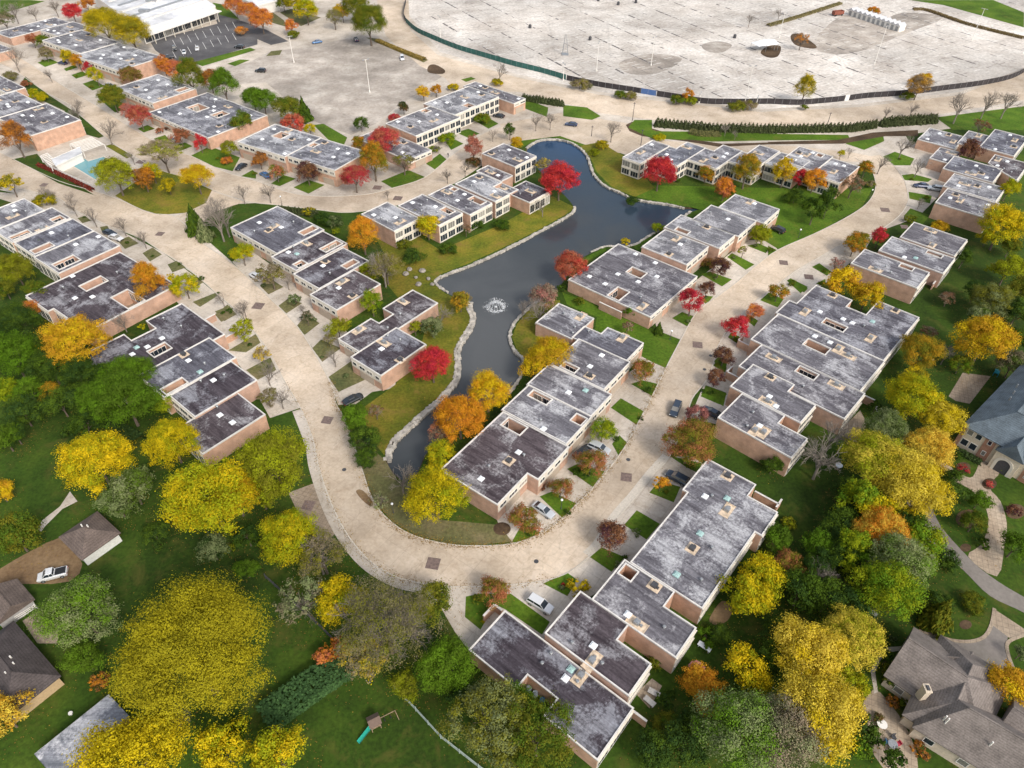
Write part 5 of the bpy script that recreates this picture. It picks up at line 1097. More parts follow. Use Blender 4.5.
 ('T32',470,190,84,'r','GW','green tree behind yellow upper belt'), ('T32',250,600,66,'r','GD','dark green tree at the shaded lawn edge, upper'), ('T32',290,680,74,'r','GD','green tree at the shaded lawn edge, lower'), ('T32',530,720,118,'r','EW','sage green tree at belt bottom by asphalt road'), ('T32',390,720,66,'r','GE','green tree between dark and sage trees'), ('T32',730,405,60,'o','DG','dark oval evergreen inside circular drive'), ('T32',845,465,46,'r','GE','round green shrub inside circular drive'), ('T32',825,555,50,'r','VG','olive round shrub in lower bed of circular drive'), ('T32',990,650,62,'r','EG','green tree at right edge below drive'), ('T32',985,510,34,'s','PB','dark red shrub bed at right edge'), ('T32',20,325,42,'r','DG','dark shrub at salmon brick wall corner'), ('T32',85,555,30,'s','VL','olive shrub on shaded lawn by fin wall'), ('T32',430,95,30,'r','DG','dark bush beside striped-roof garden wall'), ('T32',350,530,60,'r','GD','shady green tree left of belt middle'), ('T32',860,640,30,'s','DG','low dark groundcover shrub beside drive bed'), ('T32',620,640,90,'r','LE','lime-green low tree at asphalt road edge'), ('T32',780,340,22,'s','SR','red flower shrub at mansion front bed'), ('T32',885,400,20,'s','RS','red flower shrub right of mansion entry'), ('T32',960,340,30,'s','DG','dark hedge shrub along mansion front'), ('T32',760,285,24,'s','DG','dark hedge shrub left of mansion arch'),
 ('T23',748,415,70,'r','OA','orange tree beside pink parasol, upper clump'), ('T23',790,480,72,'r','AO','amber-orange lower clump below orange tree'), ('T23',945,375,92,'r','LY','yellow-lime tree right of the orange garden tree'), ('T23',900,625,165,'r','WE','large sage tree at bottom right of garden'), ('T23',690,680,90,'r','GD','green tree at bottom edge between house and sage tree'), ('T23',100,640,165,'a','VG','olive-green tree overhanging the notched court'), ('T23',20,520,80,'r','GE','green tree left over lowest roof edge'), ('T23',268,48,44,'s','VY','olive-yellow shrub at driveway of white SUV'), ('T23',560,625,26,'s','DG','small dark shrub at lowest house fin wall'), ('T23',780,240,44,'s','GE','green garden shrub by patio wall'), ('T23',830,230,50,'s','DG','dark hedge behind patio wall'), ('T23',950,80,100,'r','LY','lime-yellow tree top right of terrace gardens'), ('T23',570,350,36,'s','GV','green shrub in garden against white back wall'), ('T23',610,600,60,'s','GV','low green bush at bottom garden'), ('T23',205,35,10,'s','RC','tiny red shrub on lawn pad by street'), ('T23',690,590,50,'r','GD','dark green bush below orange trees'),
 ('M3',170,58,78,'r','SV','salmon round tree beside lowest plum-roofed house'), ('M3',118,214,13,'s','YL','tiny yellow shrub at patio wall corner'),
 ('T33',170,320,140,'r','YN','large bright yellow tree in lower right belt, upper'), ('T33',215,560,160,'r','YN','large bright yellow tree in lower right belt, lower'), ('T33',335,255,118,'r','LN','lime-green tree between yellow belt and taupe house'), ('T33',330,440,66,'r','YL','yellow tree end over the patio edge'), ('T33',475,65,125,'r','LE','yellow-green tree at asphalt road bottom'), ('T33',70,640,150,'r','WX','sage tree at bottom edge right of garden'), ('T33',240,90,84,'r','DG','dark green tree left of yellow-green road tree'), ('T33',60,230,80,'r','DG','dark tree mass in shade left of yellow belt'), ('T33',690,150,62,'c','GV','drooping green conifer on lawn by asphalt court'), ('T33',955,445,88,'r','YA','round golden tree beside asphalt court'), ('T33',500,400,44,'r','GV','garden shrub left of chimney'), ('T33',475,330,36,'r','DG','dark garden shrub inside curved path'), ('T33',385,605,54,'r','GD','green shrub on patio left edge'), ('T33',370,690,46,'r','GE','bright shrub at patio bottom left'), ('T33',505,740,56,'r','DG','dark green shrub at patio bottom'), ('T33',560,520,36,'s','GV','ivy-like green shrub under chimney'), ('T33',500,250,16,'s','WD','small blue-green shrub on lawn by curved path'), ('T33',1012,308,34,'r','DW','blue spruce-like shrub at right edge'), ('T33',500,500,28,'s','OB','russet shrub below chimney garden'), ('T33',440,570,0.1+26,'s','GB','dark shrub at patio upper edge'), ('T33',680,110,60,'s','GD','green shrub bank on road lawn'), ('T33',820,110,50,'s','GV','low shrub bank by asphalt road'), ('T33',610,700,36,'s','OB','rusty bed shrub beside house wall'), ('T33',470,30,70,'r','GE','green tree beneath asphalt road bend'),
 ('T32',330,430,60,'r','GD','shady green tree under the belt left of big yellow tree'), ('T32',300,560,70,'r','DG','dark green tree in deep shade left of peach-yellow tree'), ('T32',200,720,70,'r','GD','green tree in shade at the lawn foot beside lime-yellow tree'), ('T33',130,60,90,'r','DG','dark tree mass under power line right of terrace gardens'), ('T33',330,130,80,'r','GD','dark green tree above lime-green tree in lower belt'), ('T33',20,330,70,'r','DG','dark green tree behind left side of bright yellow belt'), ('T32',700,700,60,'s','GD','low green undergrowth shrub by asphalt road bend'), ('T32',560,560,70,'r','DG','dark green tree filling beneath pale yellow belt tree'), ('T33',420,640,50,'s','GD','green shrub bank between patio and yellow belt'), ('T23',620,500,40,'s','GD','dark garden shrub right of small back patio'), ('T23',560,700,80,'r','GD','green tree bottom edge at lowest house corner'), ('T23',850,520,60,'s','DG','dark shrub bank between orange clump and sage tree'), ('T31',1010,400,60,'r','GV','green tree at right edge beside dull green tree'), ('T31',830,400,46,'r','GD','green shrub tree behind brown garden shrubs'), ('T31',1000,590,60,'r','DG','dark green tree at right edge beside yellow tree'), ('T01',140,620,70,'r','DG','dark green tree under the large golden left tree'), ('T01',20,590,70,'r','GD','dark tree at left edge above light green tree'), ('T02',120,30,60,'r','GE','green tree at lawn top beside light green tree'), ('T02',310,250,40,'s','DG','dark shrub on hedge line middle of left lawn'), ('T01',330,740,80,'r','GD','green tree below golden tree at left row corner'),
 ('T02',90,110,70,'r','GD','green tree standing at the top of the left lawn'), ('T02',20,220,60,'r','EG','bright green tree at left edge beside the lawn'), ('T01',430,740,60,'r','GE','green tree below golden tree beside stepped roof corner'), ('T02',410,60,90,'r','GE','tall green tree between hedge trees and left row'), ('T02',330,60,70,'r','DG','dark tall tree behind the hedge line at lawn top'), ('T32',360,470,80,'o','LE','tall lime-green tree at the left side of the belt'), ('T32',330,660,80,'o','EL','tall yellow-green tree low in the belt'), ('T33',290,330,70,'o','NL','tall pale yellow tree between the two bright belt trees'), ('T32',200,640,60,'o','GE','tall green tree at left side of the belt foot'),
 # lower middle
 ('T13',340,100,98,'r','LY','yellow-green tree at left part of the grey thinning crown'), ('T13',520,190,205,'a','XV','large thinning grey-brown tree below the street curve'), ('T13',420,310,105,'a','YX','yellow thinning tree at lower edge of grey crown'), ('T13',690,110,90,'r','GV','green tree behind grey crown at street curve'), ('T13',760,360,112,'r','GE','green tree right of thinning grey crown'), ('T13',935,570,170,'a','WV','large dull green tree at bottom beside lowest house'), ('T13',270,325,46,'r','OS','bright orange shrub tree at end of clipped hedge'), ('T13',325,290,44,'r','SO','smaller russet shrub tree right of bright orange one'), ('T13',180,90,100,'a','XW','grey leafless tree above clipped hedge lawn'), ('T13',600,440,60,'r','LV','olive low tree at fence corner'), ('T13',1010,690,110,'a','VW','olive tree at bottom edge beside large dull green tree'), ('T13',830,480,70,'r','GD','shady green tree beside lowest house wall'),
]
BARE = [
 ('K7',340,95,110,'leafless street tree, first along the left row from the top'), ('K7',495,170,120,'leafless street tree, second along left row from the top'), ('K7',622,240,140,'leafless street tree beside dark car on left row'), ('K7',808,295,150,'leafless street tree near the junction on left row'), ('K7',938,375,140,'leafless street tree by brick planter on left row'),
 ('L1',240,215,115,'leafless tree on strip lawn between two left rows'), ('L1',840,150,90,'leafless street tree at left row lawn pad'), ('L1',740,85,80,'thin leafless street tree above left row lawn pad'), ('L1',975,490,120,'leafless tree near the left row end'), ('T01',985,500,80,'leafless verge tree at left row curve'),
 ('K6',155,330,260,'big leafless tree at the street junction corner, left one'), ('K6',190,300,240,'big leafless tree at the street junction corner, middle one'), ('K6',130,200,170,'leafless tree at junction behind conifers'), ('K6',290,90,130,'slim leafless tree behind corner townhouse'), ('K6',455,85,150,'slim leafless tree by globe lamp behind corner house'), ('K6',570,640,110,'leafless driveway tree of centre-left row, upper'),
 ('T11',190,490,50,'leafless driveway tree of centre-left row, middle'), ('T11',320,700,70,'leafless driveway tree of centre-left row, lower'), ('T12',110,100,90,'leafless tree by brick planter at left row end'), ('T12',590,440,120,'leafless grey tree on pond tip bank'), ('T11',520,380,150,'leafless grey tree on bank behind end plum roof'), ('T11',740,545,90,'leafless small tree at light brick wall by pond'),
 ('T21',110,530,110,'leafless grey tree on pond shore north of yellow tree'), ('T21',40,510,80,'small leafless grey tree on pond shore'), ('K1',500,275,90,'leafless street tree behind pond row'), ('K1',590,240,80,'leafless street tree near salmon-pink street tree'), ('K1',195,360,60,'leafless small tree at pond row corner'), ('K1',985,445,100,'leafless tree at low dark pond house'), ('K1',730,60,70,'leafless tree on the street by pond head'), ('K1',455,120,55,'leafless tree at white two-storey front'),
 ('T10',975,330,80,'leafless tree at boundary road junction'), ('T20',95,525,80,'leafless tree beside pond head street, left'), ('T20',152,520,80,'leafless tree beside pond head street, right'), ('T20',395,570,100,'leafless tree between pond head and boundary road'), ('T20',850,545,50,'leafless grey tree in front of the conifer hedge'), ('T20',890,560,40,'small leafless grey tree by conifer hedge'),
 ('T30',740,495,130,'tall leafless tree on top right lawn, first'), ('T30',850,475,120,'tall leafless tree on top right lawn, second'), ('T30',930,475,125,'tall leafless tree on top right lawn, third'), ('K4',708,302,130,'leafless tree on driveway island at top right'), ('K4',790,395,110,'leafless tree on second driveway island at top right'), ('K4',805,560,70,'small leafless tree on third driveway island'), ('T30',565,470,70,'leafless tree behind the conifer hedge end'), ('T30',465,480,60,'leafless thin tree behind the conifer hedge'), ('K4',450,300,60,'leafless tree in north parking by yellow tree'), ('K4',600,380,110,'leafless tree at street bend head'),
 ('T00',75,95,90,'leafless tree at the far top left corner, left'), ('T00',150,90,70,'leafless tree at the far top left corner, right'), ('T00',235,70,80,'leafless tree behind top left roof'), ('T00',80,290,110,'leafless tree at the top of upper street'), ('T00',210,330,60,'leafless tree overhanging upper street'), ('T00',320,480,90,'leafless tree on garden bank of upper street'), ('T00',450,580,110,'leafless tree beside pool on upper street'), ('K2',250,730,95,'leafless tree on lower street left of the park'), ('K2',370,750,80,'second leafless tree on lower street left of park'), ('K2',410,330,110,'leafless tree at peach brick wall corner bank'), ('T00',540,660,60,'leafless tree by pool deck corner'), ('T30',40,80,50,'small leafless tree in the big lot'), ('T20',945,110,60,'leafless tree on lot island beside white canopy'),
 ('T32',180,380,200,'leafless grey tree behind the big brick end house'), ('T32',230,270,150,'leafless tree beside brick terrace of the end house'), ('T33',180,60,120,'leafless tree at shaded right belt'), ('T31',690,690,90,'leafless tree beside large yellow tree in gardens'), ('T13',560,300,170,'leafless tree within thinning grey crown'), ('T13',470,250,180,'second leafless tree within thinning grey crown'), ('T12',270,760,130,'leafless tree at the inside lower curve'), ('T13',640,250,150,'third leafless tree within the thinning grey crown'),
]
for i, r in enumerate(TREES): plant(r, i)
for i, (v, x, y, h, lab) in enumerate(BARE): plant((v, x, y, h, 'b', 'X', lab), 1000 + i)

# conifer hedge rows: each clipped conifer is its own plant
def conifer_row(pts, n, hm, rm, label, group):
    P_ = [G(*p) for p in pts]; seg = [(b - a).length for a, b in zip(P_, P_[1:])]; tot = sum(seg); rnd = random.Random(n)
    for k in range(n):
        t = tot * (k + .5) / n; i = 0
        while i < len(seg) - 1 and t > seg[i]: t -= seg[i]; i += 1
        p = P_[i].lerp(P_[i + 1], t / seg[i])
        o = empty('clipped_conifer', (p.x, p.y, 0), rnd.uniform(0, 6), label, 'conifer', group)
        c = link('crown', rnd.choice(SLIM), None, o); s = rnd.uniform(.9, 1.1); c.scale = (rm * s, rm * s, hm * rnd.uniform(.9, 1.08)); c['tint'] = (.045, .062, .025); c['tint_b'] = (.085, .10, .045)
conifer_row([('T20',572,505),('T20',800,525),('T20',1024,530),('T30',330,525),('T30',430,510)], 58, 3.6, 1.25, 'dark clipped conifer standing in the long hedge row along the boundary road', 'conifers of the long boundary hedge')
conifer_row([('T30',450,505),('T30',670,490)], 17, 4.0, 1.5, 'greyer clipped conifer in the thick right end of the boundary hedge', 'conifers of the boundary hedge end')
conifer_row([('T20',42,400),('T20',205,425)], 13, 3.0, 1.2, 'dark clipped conifer in the short hedge row behind the narrow junction house', 'conifers of the short junction hedge')
conifer_row([('K6',500,135),('K6',760,170)], 12, 2.4, 1.0, 'dark clipped conifer in the row behind the large corner townhouse', 'conifers behind the corner townhouse')

def hedge(label, pts, w, h, tint, tb, seed, name='hedge'):
    rng = np.random.default_rng(seed); P_ = smooth_path([G(*p) for p in pts], 6); C = []; Nn = []
    c0 = P_[0].copy(); c0.z = 0
    for a, b in zip(P_, P_[1:]):
        d = b - a; ln = d.length
        if ln < 1e-5: continue
        u = d / ln; nn = Vector((-u.y, u.x, 0)); n = int(ln * (w + 2 * h) * 26)
        for _ in range(n):
            t = rng.random() * ln; q = rng.random() * (w + 2 * h)
            if q < w: o = q - w / 2; z = h; nr = (0, 0, 1)
            else:
                sg = 1 if q < w + h else -1; o = sg * w / 2; z = rng.random() * h; nr = (nn.x * sg, nn.y * sg, .3)
            j = rng.normal(size=3) * .09; p = a + u * t + nn * o
            C.append((p.x - c0.x + j[0], p.y - c0.y + j[1], max(.05, z + j[2]))); Nn.append(nr)
    C = np.array(C); Nn = np.array(Nn, float) + rng.normal(size=C.shape) * .35; Nn /= np.linalg.norm(Nn, axis=1, keepdims=True)
    V, F = leaf_quads(rng, C, Nn, .24, .7)
    me = np_mesh(name, V, F, rng.random(len(C)) * .6, rng.random(len(C)))
    o = link(name, me); o.location = c0; tag(o, label, 'hedge'); o['tint'] = tint; o['tint_b'] = tb
    return o
hedge('long clipped dark green hedge beside the play lawn', [('T13',40,590),('T13',200,470),('T13',380,350)], 4.4, 2.2, (.04, .085, .03), (.06, .12, .04), 1)
hedge('low red hedge along the street below the pool fence', [('K2',195,540),('K2',330,600),('K2',480,672)], 1.1, .8, (.16, .03, .025), (.26, .05, .035), 2)
hedge('low yellow-brown hedge strip along the edge of the tan lot', [('T10',485,165),('T10',580,205),('T10',675,242)], 2.2, .9, (.22, .17, .05), (.32, .22, .06), 3)
hedge('low brown-green hedge along far side of the big lot', [('T30',580,40),('T30',640,45),('T30',800,100),('T30',1020,155)], 2.0, .9, (.16, .11, .06), (.2, .16, .06), 4)
hedge('low olive hedge strip in the big lot behind the round bed', [('T30',0,105),('T30',120,70),('T30',290,15)], 2.4, .8, (.17, .15, .07), (.24, .2, .09), 5)
hedge('olive groundcover hedge in front of the boundary conifers', [('T20',710,530),('T20',760,540),('T20',830,540)], 3.4, .9, (.14, .14, .06), (.2, .18, .07), 6)
hedge('dark ivy hedge covering the fence at right of left lawn', [('T02',300,60),('T02',420,160),('T02',560,240)], 3.0, 1.8, (.03, .055, .018), (.05, .08, .02), 7)
hedge('dark foundation hedge along the slate mansion front', [('T32',745,265),('T32',810,300),('T32',850,320)], 1.2, .8, (.035, .06, .02), (.06, .09, .03), 8)

# low shrubs on the lawn pads between the driveways
AREA = {'T01': 'of the left row', 'L1': 'below the left row', 'T11': 'of the centre-left row', 'T22': 'of the central row', 'T21': 'of the inner bend', 'M4': 'before the striped roofs', 'L4': 'before the big brick end house', 'M1': 'at the lower bend', 'M2': 'beside the long blotchy-roofed house', 'M3': 'of the lowest plum-roofed house', 'K4': 'of the top right cluster', 'T31': 'above the bend', 'T00': 'along the far upper street', 'T10': 'along the upper street'}
rp = random.Random(21); n_ = 0
for v, p in PADS:
    if v == 'T00' and (p[0][0] in (770, 910, 0, 850)): continue
    for _ in range(1):
        a, b, c = rp.sample(p, 3); t = rp.random() * .5 + .15; s = rp.random() * .5 + .2
        x = a[0] + (b[0] - a[0]) * t + ((c[0] - a[0]) * s if s + t < .9 else 0); y = a[1] + (b[1] - a[1]) * t + ((c[1] - a[1]) * s if s + t < .9 else 0)
        plant((v, x, y, rp.uniform(.5, 1.0) / mpp(v, x, y), 's', ['DG', 'GV', 'DW', 'GD', 'VG'][len(AREA[v]) % 5], 'low bush on a lawn pad between driveways ' + AREA[v]), 3000 + n_); n_ += 1
# fallen leaves under the trees
rng = np.random.default_rng(5); C = []; T = []
for (x, y, rm, cols) in TREE_AT:
    if rm < 1.6: continue
    n = int(min(160, 9 * rm * rm)); a = rng.random(n) * 2 * PI; q = rm * 1.5 * np.sqrt(rng.random(n))
    C.append(np.stack([x + q * np.cos(a), y + q * np.sin(a), np.full(n, .07) + rng.random(n) * .03], 1))
for ln_, n_ in ((IW[60:130], 60), (OW[56:110], 22)):
    for p_ in ln_:
        q = rng.normal(size=(n_, 2)) * .55
        C.append(np.stack([p_.x + q[:, 0], p_.y + q[:, 1], np.full(n_, .125) + rng.random(n_) * .02], 1))
C = np.concatenate(C); _pw = [(p.x, p.y) for p in PW]; C = C[np.array([not inside(_pw, c[0], c[1]) for c in C])]; Nn = np.tile(np.array([[0, 0, 1.0]]), (len(C), 1)) + rng.normal(size=C.shape) * .12; Nn /= np.linalg.norm(Nn, axis=1, keepdims=True)
V, F = leaf_quads(rng, C, Nn, .085, .8)
o = link('fallen_leaves', np_mesh('fallen_leaves', V, F, rng.random(len(C)) * .7, rng.random(len(C)))); o['kind'] = 'stuff'; o['tint'] = (.16, .09, .03); o['tint_b'] = (.32, .20, .04)
tag(o, 'scattered fallen yellow and brown leaves on the lawns under the trees', 'fallen leaves')
# ------------------------------------------------------------------ cars
def car_paint():
    m, nt, b = newmat('car_paint'); a = N(nt, 'ShaderNodeAttribute', attribute_type='OBJECT', attribute_name='paint')
    nt.links.new(a.outputs['Color'], b.inputs['Base Color']); b.inputs['Roughness'].default_value = .25; b.inputs['Coat Weight'].default_value = .6; b.inputs['Metallic'].default_value = .2
    return m
CARP = car_paint()
LAMPR = plain('tail_lamp', (.35, .02, .02), .3); LAMPW = plain('head_lamp', (.75, .75, .72), .15)
def loft(secs):
    vs = []; fs = []; n = len(secs[0])
    for s in secs: vs += s
    for i in range(len(secs) - 1):
        for j in range(n): fs.append((i * n + j, i * n + (j + 1) % n, (i + 1) * n + (j + 1) % n, (i + 1) * n + j))
    fs.append(tuple(range(n))[::-1]); fs.append(tuple((len(secs) - 1) * n + j for j in range(n)))
    return vs, fs
def car_meshes(kind):
    """+x is the front; length 4.8"""
    if kind == 'sedan': belt, cab, cw = .92, [(-2.0, .95), (-1.15, 1.42), (.25, 1.45), (1.15, .95)], .62
    elif kind == 'suv': belt, cab, cw = 1.08, [(-2.3, 1.1), (-2.0, 1.68), (.35, 1.72), (1.2, 1.1)], .70
    else: belt, cab, cw = 1.08, [(-.35, 1.1), (-.25, 1.74), (.75, 1.76), (1.45, 1.1)], .70
    W = .93
    def sec(x, zt, w, zb=.28): return [(x, -w * .93, zb), (x, -w, zb + .22), (x, -w, zt - .16), (x, -w * .88, zt), (x, w * .88, zt), (x, w, zt - .16), (x, w, zb + .22), (x, w * .93, zb)]
    body = [sec(-2.4, belt - .12, W * .86, .4), sec(-2.3, belt - .02, W * .95), sec(-1.6, belt, W), sec(0, belt, W), sec(1.2, belt, W), sec(1.9, belt - .10, W * .96), sec(2.3, belt - .2, W * .88), sec(2.42, belt - .34, W * .72, .42)]
    bv, bf = loft(body)
    (x0, z0), (x1, z1), (x2, z2), (x3, z3) = cab
    gv, gf = loft([[(x, -w, z), (x, w, z), (x, w * .999, z - .02), (x, -w * .999, z - .02)] for x, z, w in ()]) if False else (None, None)
    g = MB(); b = len(g.v)
    g.v += [(x0, -W * .86, belt - .02), (x3, -W * .86, belt - .02), (x3, W * .86, belt - .02), (x0, W * .86, belt - .02), (x1, -cw, z1 - .04), (x2, -cw, z2 - .04), (x2, cw, z2 - .04), (x1, cw, z1 - .04)]
    g.f += [(0, 1, 5, 4), (1, 2, 6, 5), (2, 3, 7, 6), (3, 0, 4, 7), (4, 5, 6, 7)]
    r = MB(); r.v += [(x1 - .05, -cw - .03, z1 - .05), (x2 + .05, -cw - .03, z2 - .05), (x2 + .05, cw + .03, z2 - .05), (x1 - .05, cw + .03, z1 - .05), (x1 + .05, -cw + .06, z1 + .03), (x2 - .05, -cw + .06, z2 + .03), (x2 - .05, cw - .06, z2 + .03), (x1 + .05, cw - .06, z1 + .03)]
    r.f += [(0, 1, 5, 4), (1, 2, 6, 5), (2, 3, 7, 6), (3, 0, 4, 7), (4, 5, 6, 7), (3, 2, 1, 0)]
    for s in (-1, 1):
        for (xa, xb, za) in ((x0, x1, z1), (x3, x2, z2)):
            r.tube((xa, s * W * .86, belt), (xb, s * cw, za), .045, .045, 4, False)
        xm = (x1 + x2) / 2; r.tube((xm, s * W * .86, belt), (xm, s * cw, z1), .04, .04, 4, False)
    def me(nm, v, f, mat, smooth=False):
        m = mesh_of(nm, v, f); m.materials.append(mat)
        return m
    w = MB().tube((0, -.11, 0), (0, .11, 0), .34, .34, 14); rim = MB().tube((0, -.115, 0), (0, .115, 0), .2, .2, 10)
    out = dict(body=me('body', bv, bf, CARP), window=me('cabin_window', g.v, g.f, GLASS), roof=me('roof_panel', r.v, r.f, CARP), wheel=me('wheel', w.v, w.f, BLACK), rim=me('rim', rim.v, rim.f, GREY))
    h = MB().box(-.05, -.2, -.07, .05, .2, .07); out['headlight'] = me('headlight', h.v, h.f, LAMPW); out['taillight'] = me('taillight', h.v, h.f, LAMPR); out['belt'] = belt
    if kind == 'pickup':
        q = MB().box(-2.25, -.72, belt - .01, -.5, .72, belt + .02); out['bed'] = me('truck_bed', q.v, q.f, BLACK)
    return out
CARM = {}
def car(v, a, b, kind, colr, label, group='parked cars'):
    if kind not in CARM: CARM[kind] = car_meshes(kind)
    M_ = CARM[kind]; f = G(v, *a, .6); r = G(v, *b, .6); c = (f + r) / 2; c.z = .045
    o = empty({'pickup': 'pickup_truck'}.get(kind, 'parked_car'), c, math.atan2(f.y - r.y, f.x - r.x), label, 'truck' if kind == 'pickup' else 'car', group)
    def part(nm, me, loc=(0, 0, 0), par=None):
        p = link(nm, me, None, par or o); p.location = loc; p['paint'] = colr; return p
    bd = part('body', M_['body']); part('cabin_window', M_['window']); part('roof_panel', M_['roof'])
    for x in (-1.5, 1.5):
        for y in (-.84, .84):
            w = part('wheel', M_['wheel'], (x, y, .34)); part('rim', M_['rim'], (0, 0, 0), w)
    for y in (-.62, .62):
        part('headlight', M_['headlight'], (2.33, y, M_['belt'] - .33)); part('taillight', M_['taillight'], (-2.38, y, M_['belt'] - .3))
    if 'bed' in M_: part('truck_bed', M_['bed'])
    return o
WH = (.72, .72, .72); SI = (.5, .52, .54); BK = (.025, .027, .03); DB = (.035, .05, .075); NV = (.03, .045, .10); BL = (.06, .16, .34); GR = (.18, .19, .2)
for rec in [
 ('T22', (640,135), (668,68), 'suv', DB, 'dark blue-grey car driving on the street near the large salmon tree', 'cars on the street'),
 ('M1', (770,68), (655,18), 'suv', SI, 'silver wagon with dark roof panels parked beside the lime-green tree'), ('M1', (650,42), (606,76), 'sedan', BK, 'black car half hidden behind the silver wagon'),
 ('M1', (478,392), (378,326), 'sedan', SI, 'silver sedan on the driveway beside the red-topped tree'), ('M2', (243,168), (345,222), 'suv', DB, 'dark wagon nosing out beside the round orange shrub'),
 ('L4', (22,350), (100,392), 'sedan', DB, 'dark navy sedan on driveway behind dusty maroon tree'), ('M3', (472,162), (350,88), 'suv', WH, 'white wagon parked on the drive at the lower bend'),
 ('T12', (425,42), (350,80), 'sedan', BK, 'dark sedan parked by the pond-side end house above green street tree'), ('K6', (328,535), (395,572), 'suv', WH, 'white car on centre-left drive under olive branches'),
 ('K7', (740,288), (668,262), 'sedan', DB, 'dark blue sedan on left row drive between leafless trees'), ('K7', (765,312), (720,298), 'sedan', WH, 'white car mostly hidden beside dark blue sedan on left row'),
 ('T00', (940,682), (988,652), 'sedan', BK, 'black sedan beside pale-roofed row with salmon shrub'), ('T00', (660,570), (718,560), 'sedan', NV, 'navy car half behind the brick-red tree'), ('T00', (232,248), (268,255), 'sedan', NV, 'blue car on first far street drive'), ('T00', (410,335), (455,345), 'sedan', SI, 'silver car at the far pale row end drive'),
 ('T00', (735,222), (738,196), 'sedan', WH, 'white car in the dark lot, left of two'), ('T00', (788,206), (790,182), 'sedan', WH, 'white car in the dark lot, right of two'), ('T00', (700,208), (695,182), 'suv', BK, 'black car in the dark lot beside white cars'), ('T00', (930,186), (985,190), 'suv', BK, 'black car near the dark lot right corner'), ('T00', (655,232), (692,228), 'pickup', BK, 'dark truck at the lower left corner of the dark lot', 'trucks'),
 ('T10', (218,172), (270,164), 'sedan', BL, 'bright blue sedan at top edge of the tan lot'), ('T10', (392,148), (408,170), 'suv', NV, 'navy car at tan lot edge beneath the large green tree'), ('T10', (588,246), (582,220), 'suv', WH, 'white car alone at the right edge of the tan lot'), ('T10', (-6,282), (42,284), 'suv', BK, 'black car at the left edge of the tan lot'),
 ('T10', (20,690), (52,708), 'sedan', BL, 'blue car before pale-roofed row by green bush'), ('T10', (952,460), (990,466), 'sedan', BK, 'dark car parked by the narrow junction house'), ('T20', (208,494), (266,500), 'sedan', NV, 'navy sedan on the street near pond head', 'cars on the street'),
 ('K5', (320,545), (415,550), 'sedan', NV, 'navy sedan on drive of the stepped top right row'), ('K5', (420,562), (490,572), 'suv', SI, 'silver car beside navy sedan on top right drive'), ('T03', (172,4), (250,-16), 'pickup', WH, 'white pickup truck on brown driveway by small garage', 'trucks'),
 ('K3', (880,600), (935,625), 'suv', BK, 'black car beside the pale house corner at north tip'), ('L4', (10,700), (-30,720), 'sedan', BK, 'x')]:
    if rec[5] != 'x': car(*rec)

# ------------------------------------------------------------------ lamps and masts
for v, x, y, lab in [('M1',518,352,'globe lamp on lawn pad beside the small russet tree'), ('T12',550,515,'globe lamp on pond tip bank by lime tree'), ('K4',196,705,'globe lamp on the bend lawn by dark conifers'), ('K4',562,500,'globe lamp on the bend verge by brown bush'), ('K6',525,92,'globe lamp behind large corner townhouse on upper street'), ('T21',632,590,'globe lamp on the central green lawn'), ('T13',342,318,'globe lamp by the bright orange shrub tree'), ('K7',0,30,'globe lamp at left frame edge street'), ('T31',640,705,'globe lamp by striped-roof garden')]:
    p = G(v, x, y); o = empty('street_lamp', p, 0, lab, 'lamp', 'globe street lamps')
    MB().tube((0, 0, 0), (0, 0, 2.5), .06, .05, 8).tube((0, 0, 0), (0, 0, .3), .14, .08, 8).build('post', DGREY, o)
    MB().ball((0, 0, 2.72), .26).build('globe', SKYL, o, True)
for v, x, y, h, lab in [('T10',152,250,11,'tall white mast light left in the tan lot'), ('T10',455,370,13,'tall white mast light in the middle of tan lot'), ('T10',738,165,11,'white mast light along the teal screen fence'), ('T20',338,285,12,'thin white mast light in the big lot above the island shrubs'), ('T20',556,262,12,'white mast light in middle of the big lot'), ('T20',930,418,15,'white leaning mast light at the fence by fourth island'), ('T30',425,256,16,'white mast light near right centre of big lot'), ('T30',815,160,14,'white mast light near the far hedge of big lot'), ('T30',44,150,11,'white mast light behind the round bed'), ('T20',205,322,7,'short white mast light at teal fence end'), ('T20',748,412,4,'short white post at third island by fence'), ('T20',975,428,4,'short white post at fourth island by fence'), ('T30',1018,215,10,'white mast light at right edge of big lot')]:
    p = G(v, x, y); o = empty('mast_light', p, rnd.uniform(0, 3), lab, 'mast light', 'parking lot mast lights')
    MB().tube((0, 0, 0), (0, 0, h), .16, .10, 8).tube((0, 0, 0), (0, 0, .7), .32, .32, 10).build('pole', WHITE, o)
    m = MB().tube((-1.1, 0, h), (1.1, 0, h), .06, .06, 6); m.build('arm', WHITE, o)
    for s in (-1, 1): MB().box(s * 1.1 - .4, -.2, h - .1, s * 1.1 + .4, .2, h + .1).build('lamp_head', GREY, o)
for v, x, y, h, lab in [('T20',482,482,7,'dark utility pole beside boundary road beds'), ('T20',515,582,6,'dark utility pole behind glazed pond-head house'), ('T20',318,545,4,'dark post at the pond-head street'), ('T30',240,490,4,'dark post near conifer hedge')]:
    p = G(v, x, y); o = empty('utility_pole', p, 0, lab, 'pole', 'dark utility poles')
    MB().tube((0, 0, 0), (0, 0, h), .13, .09, 8).build('post', DGREY, o); MB().box(-.5, -.06, h - .5, .5, .06, h - .38).build('crossarm', DGREY, o)
p = G('T20', 212, 218); o = empty('lattice_tower', p, 0, 'small grey lattice tower standing in the big pale lot', 'tower')
m = MB()
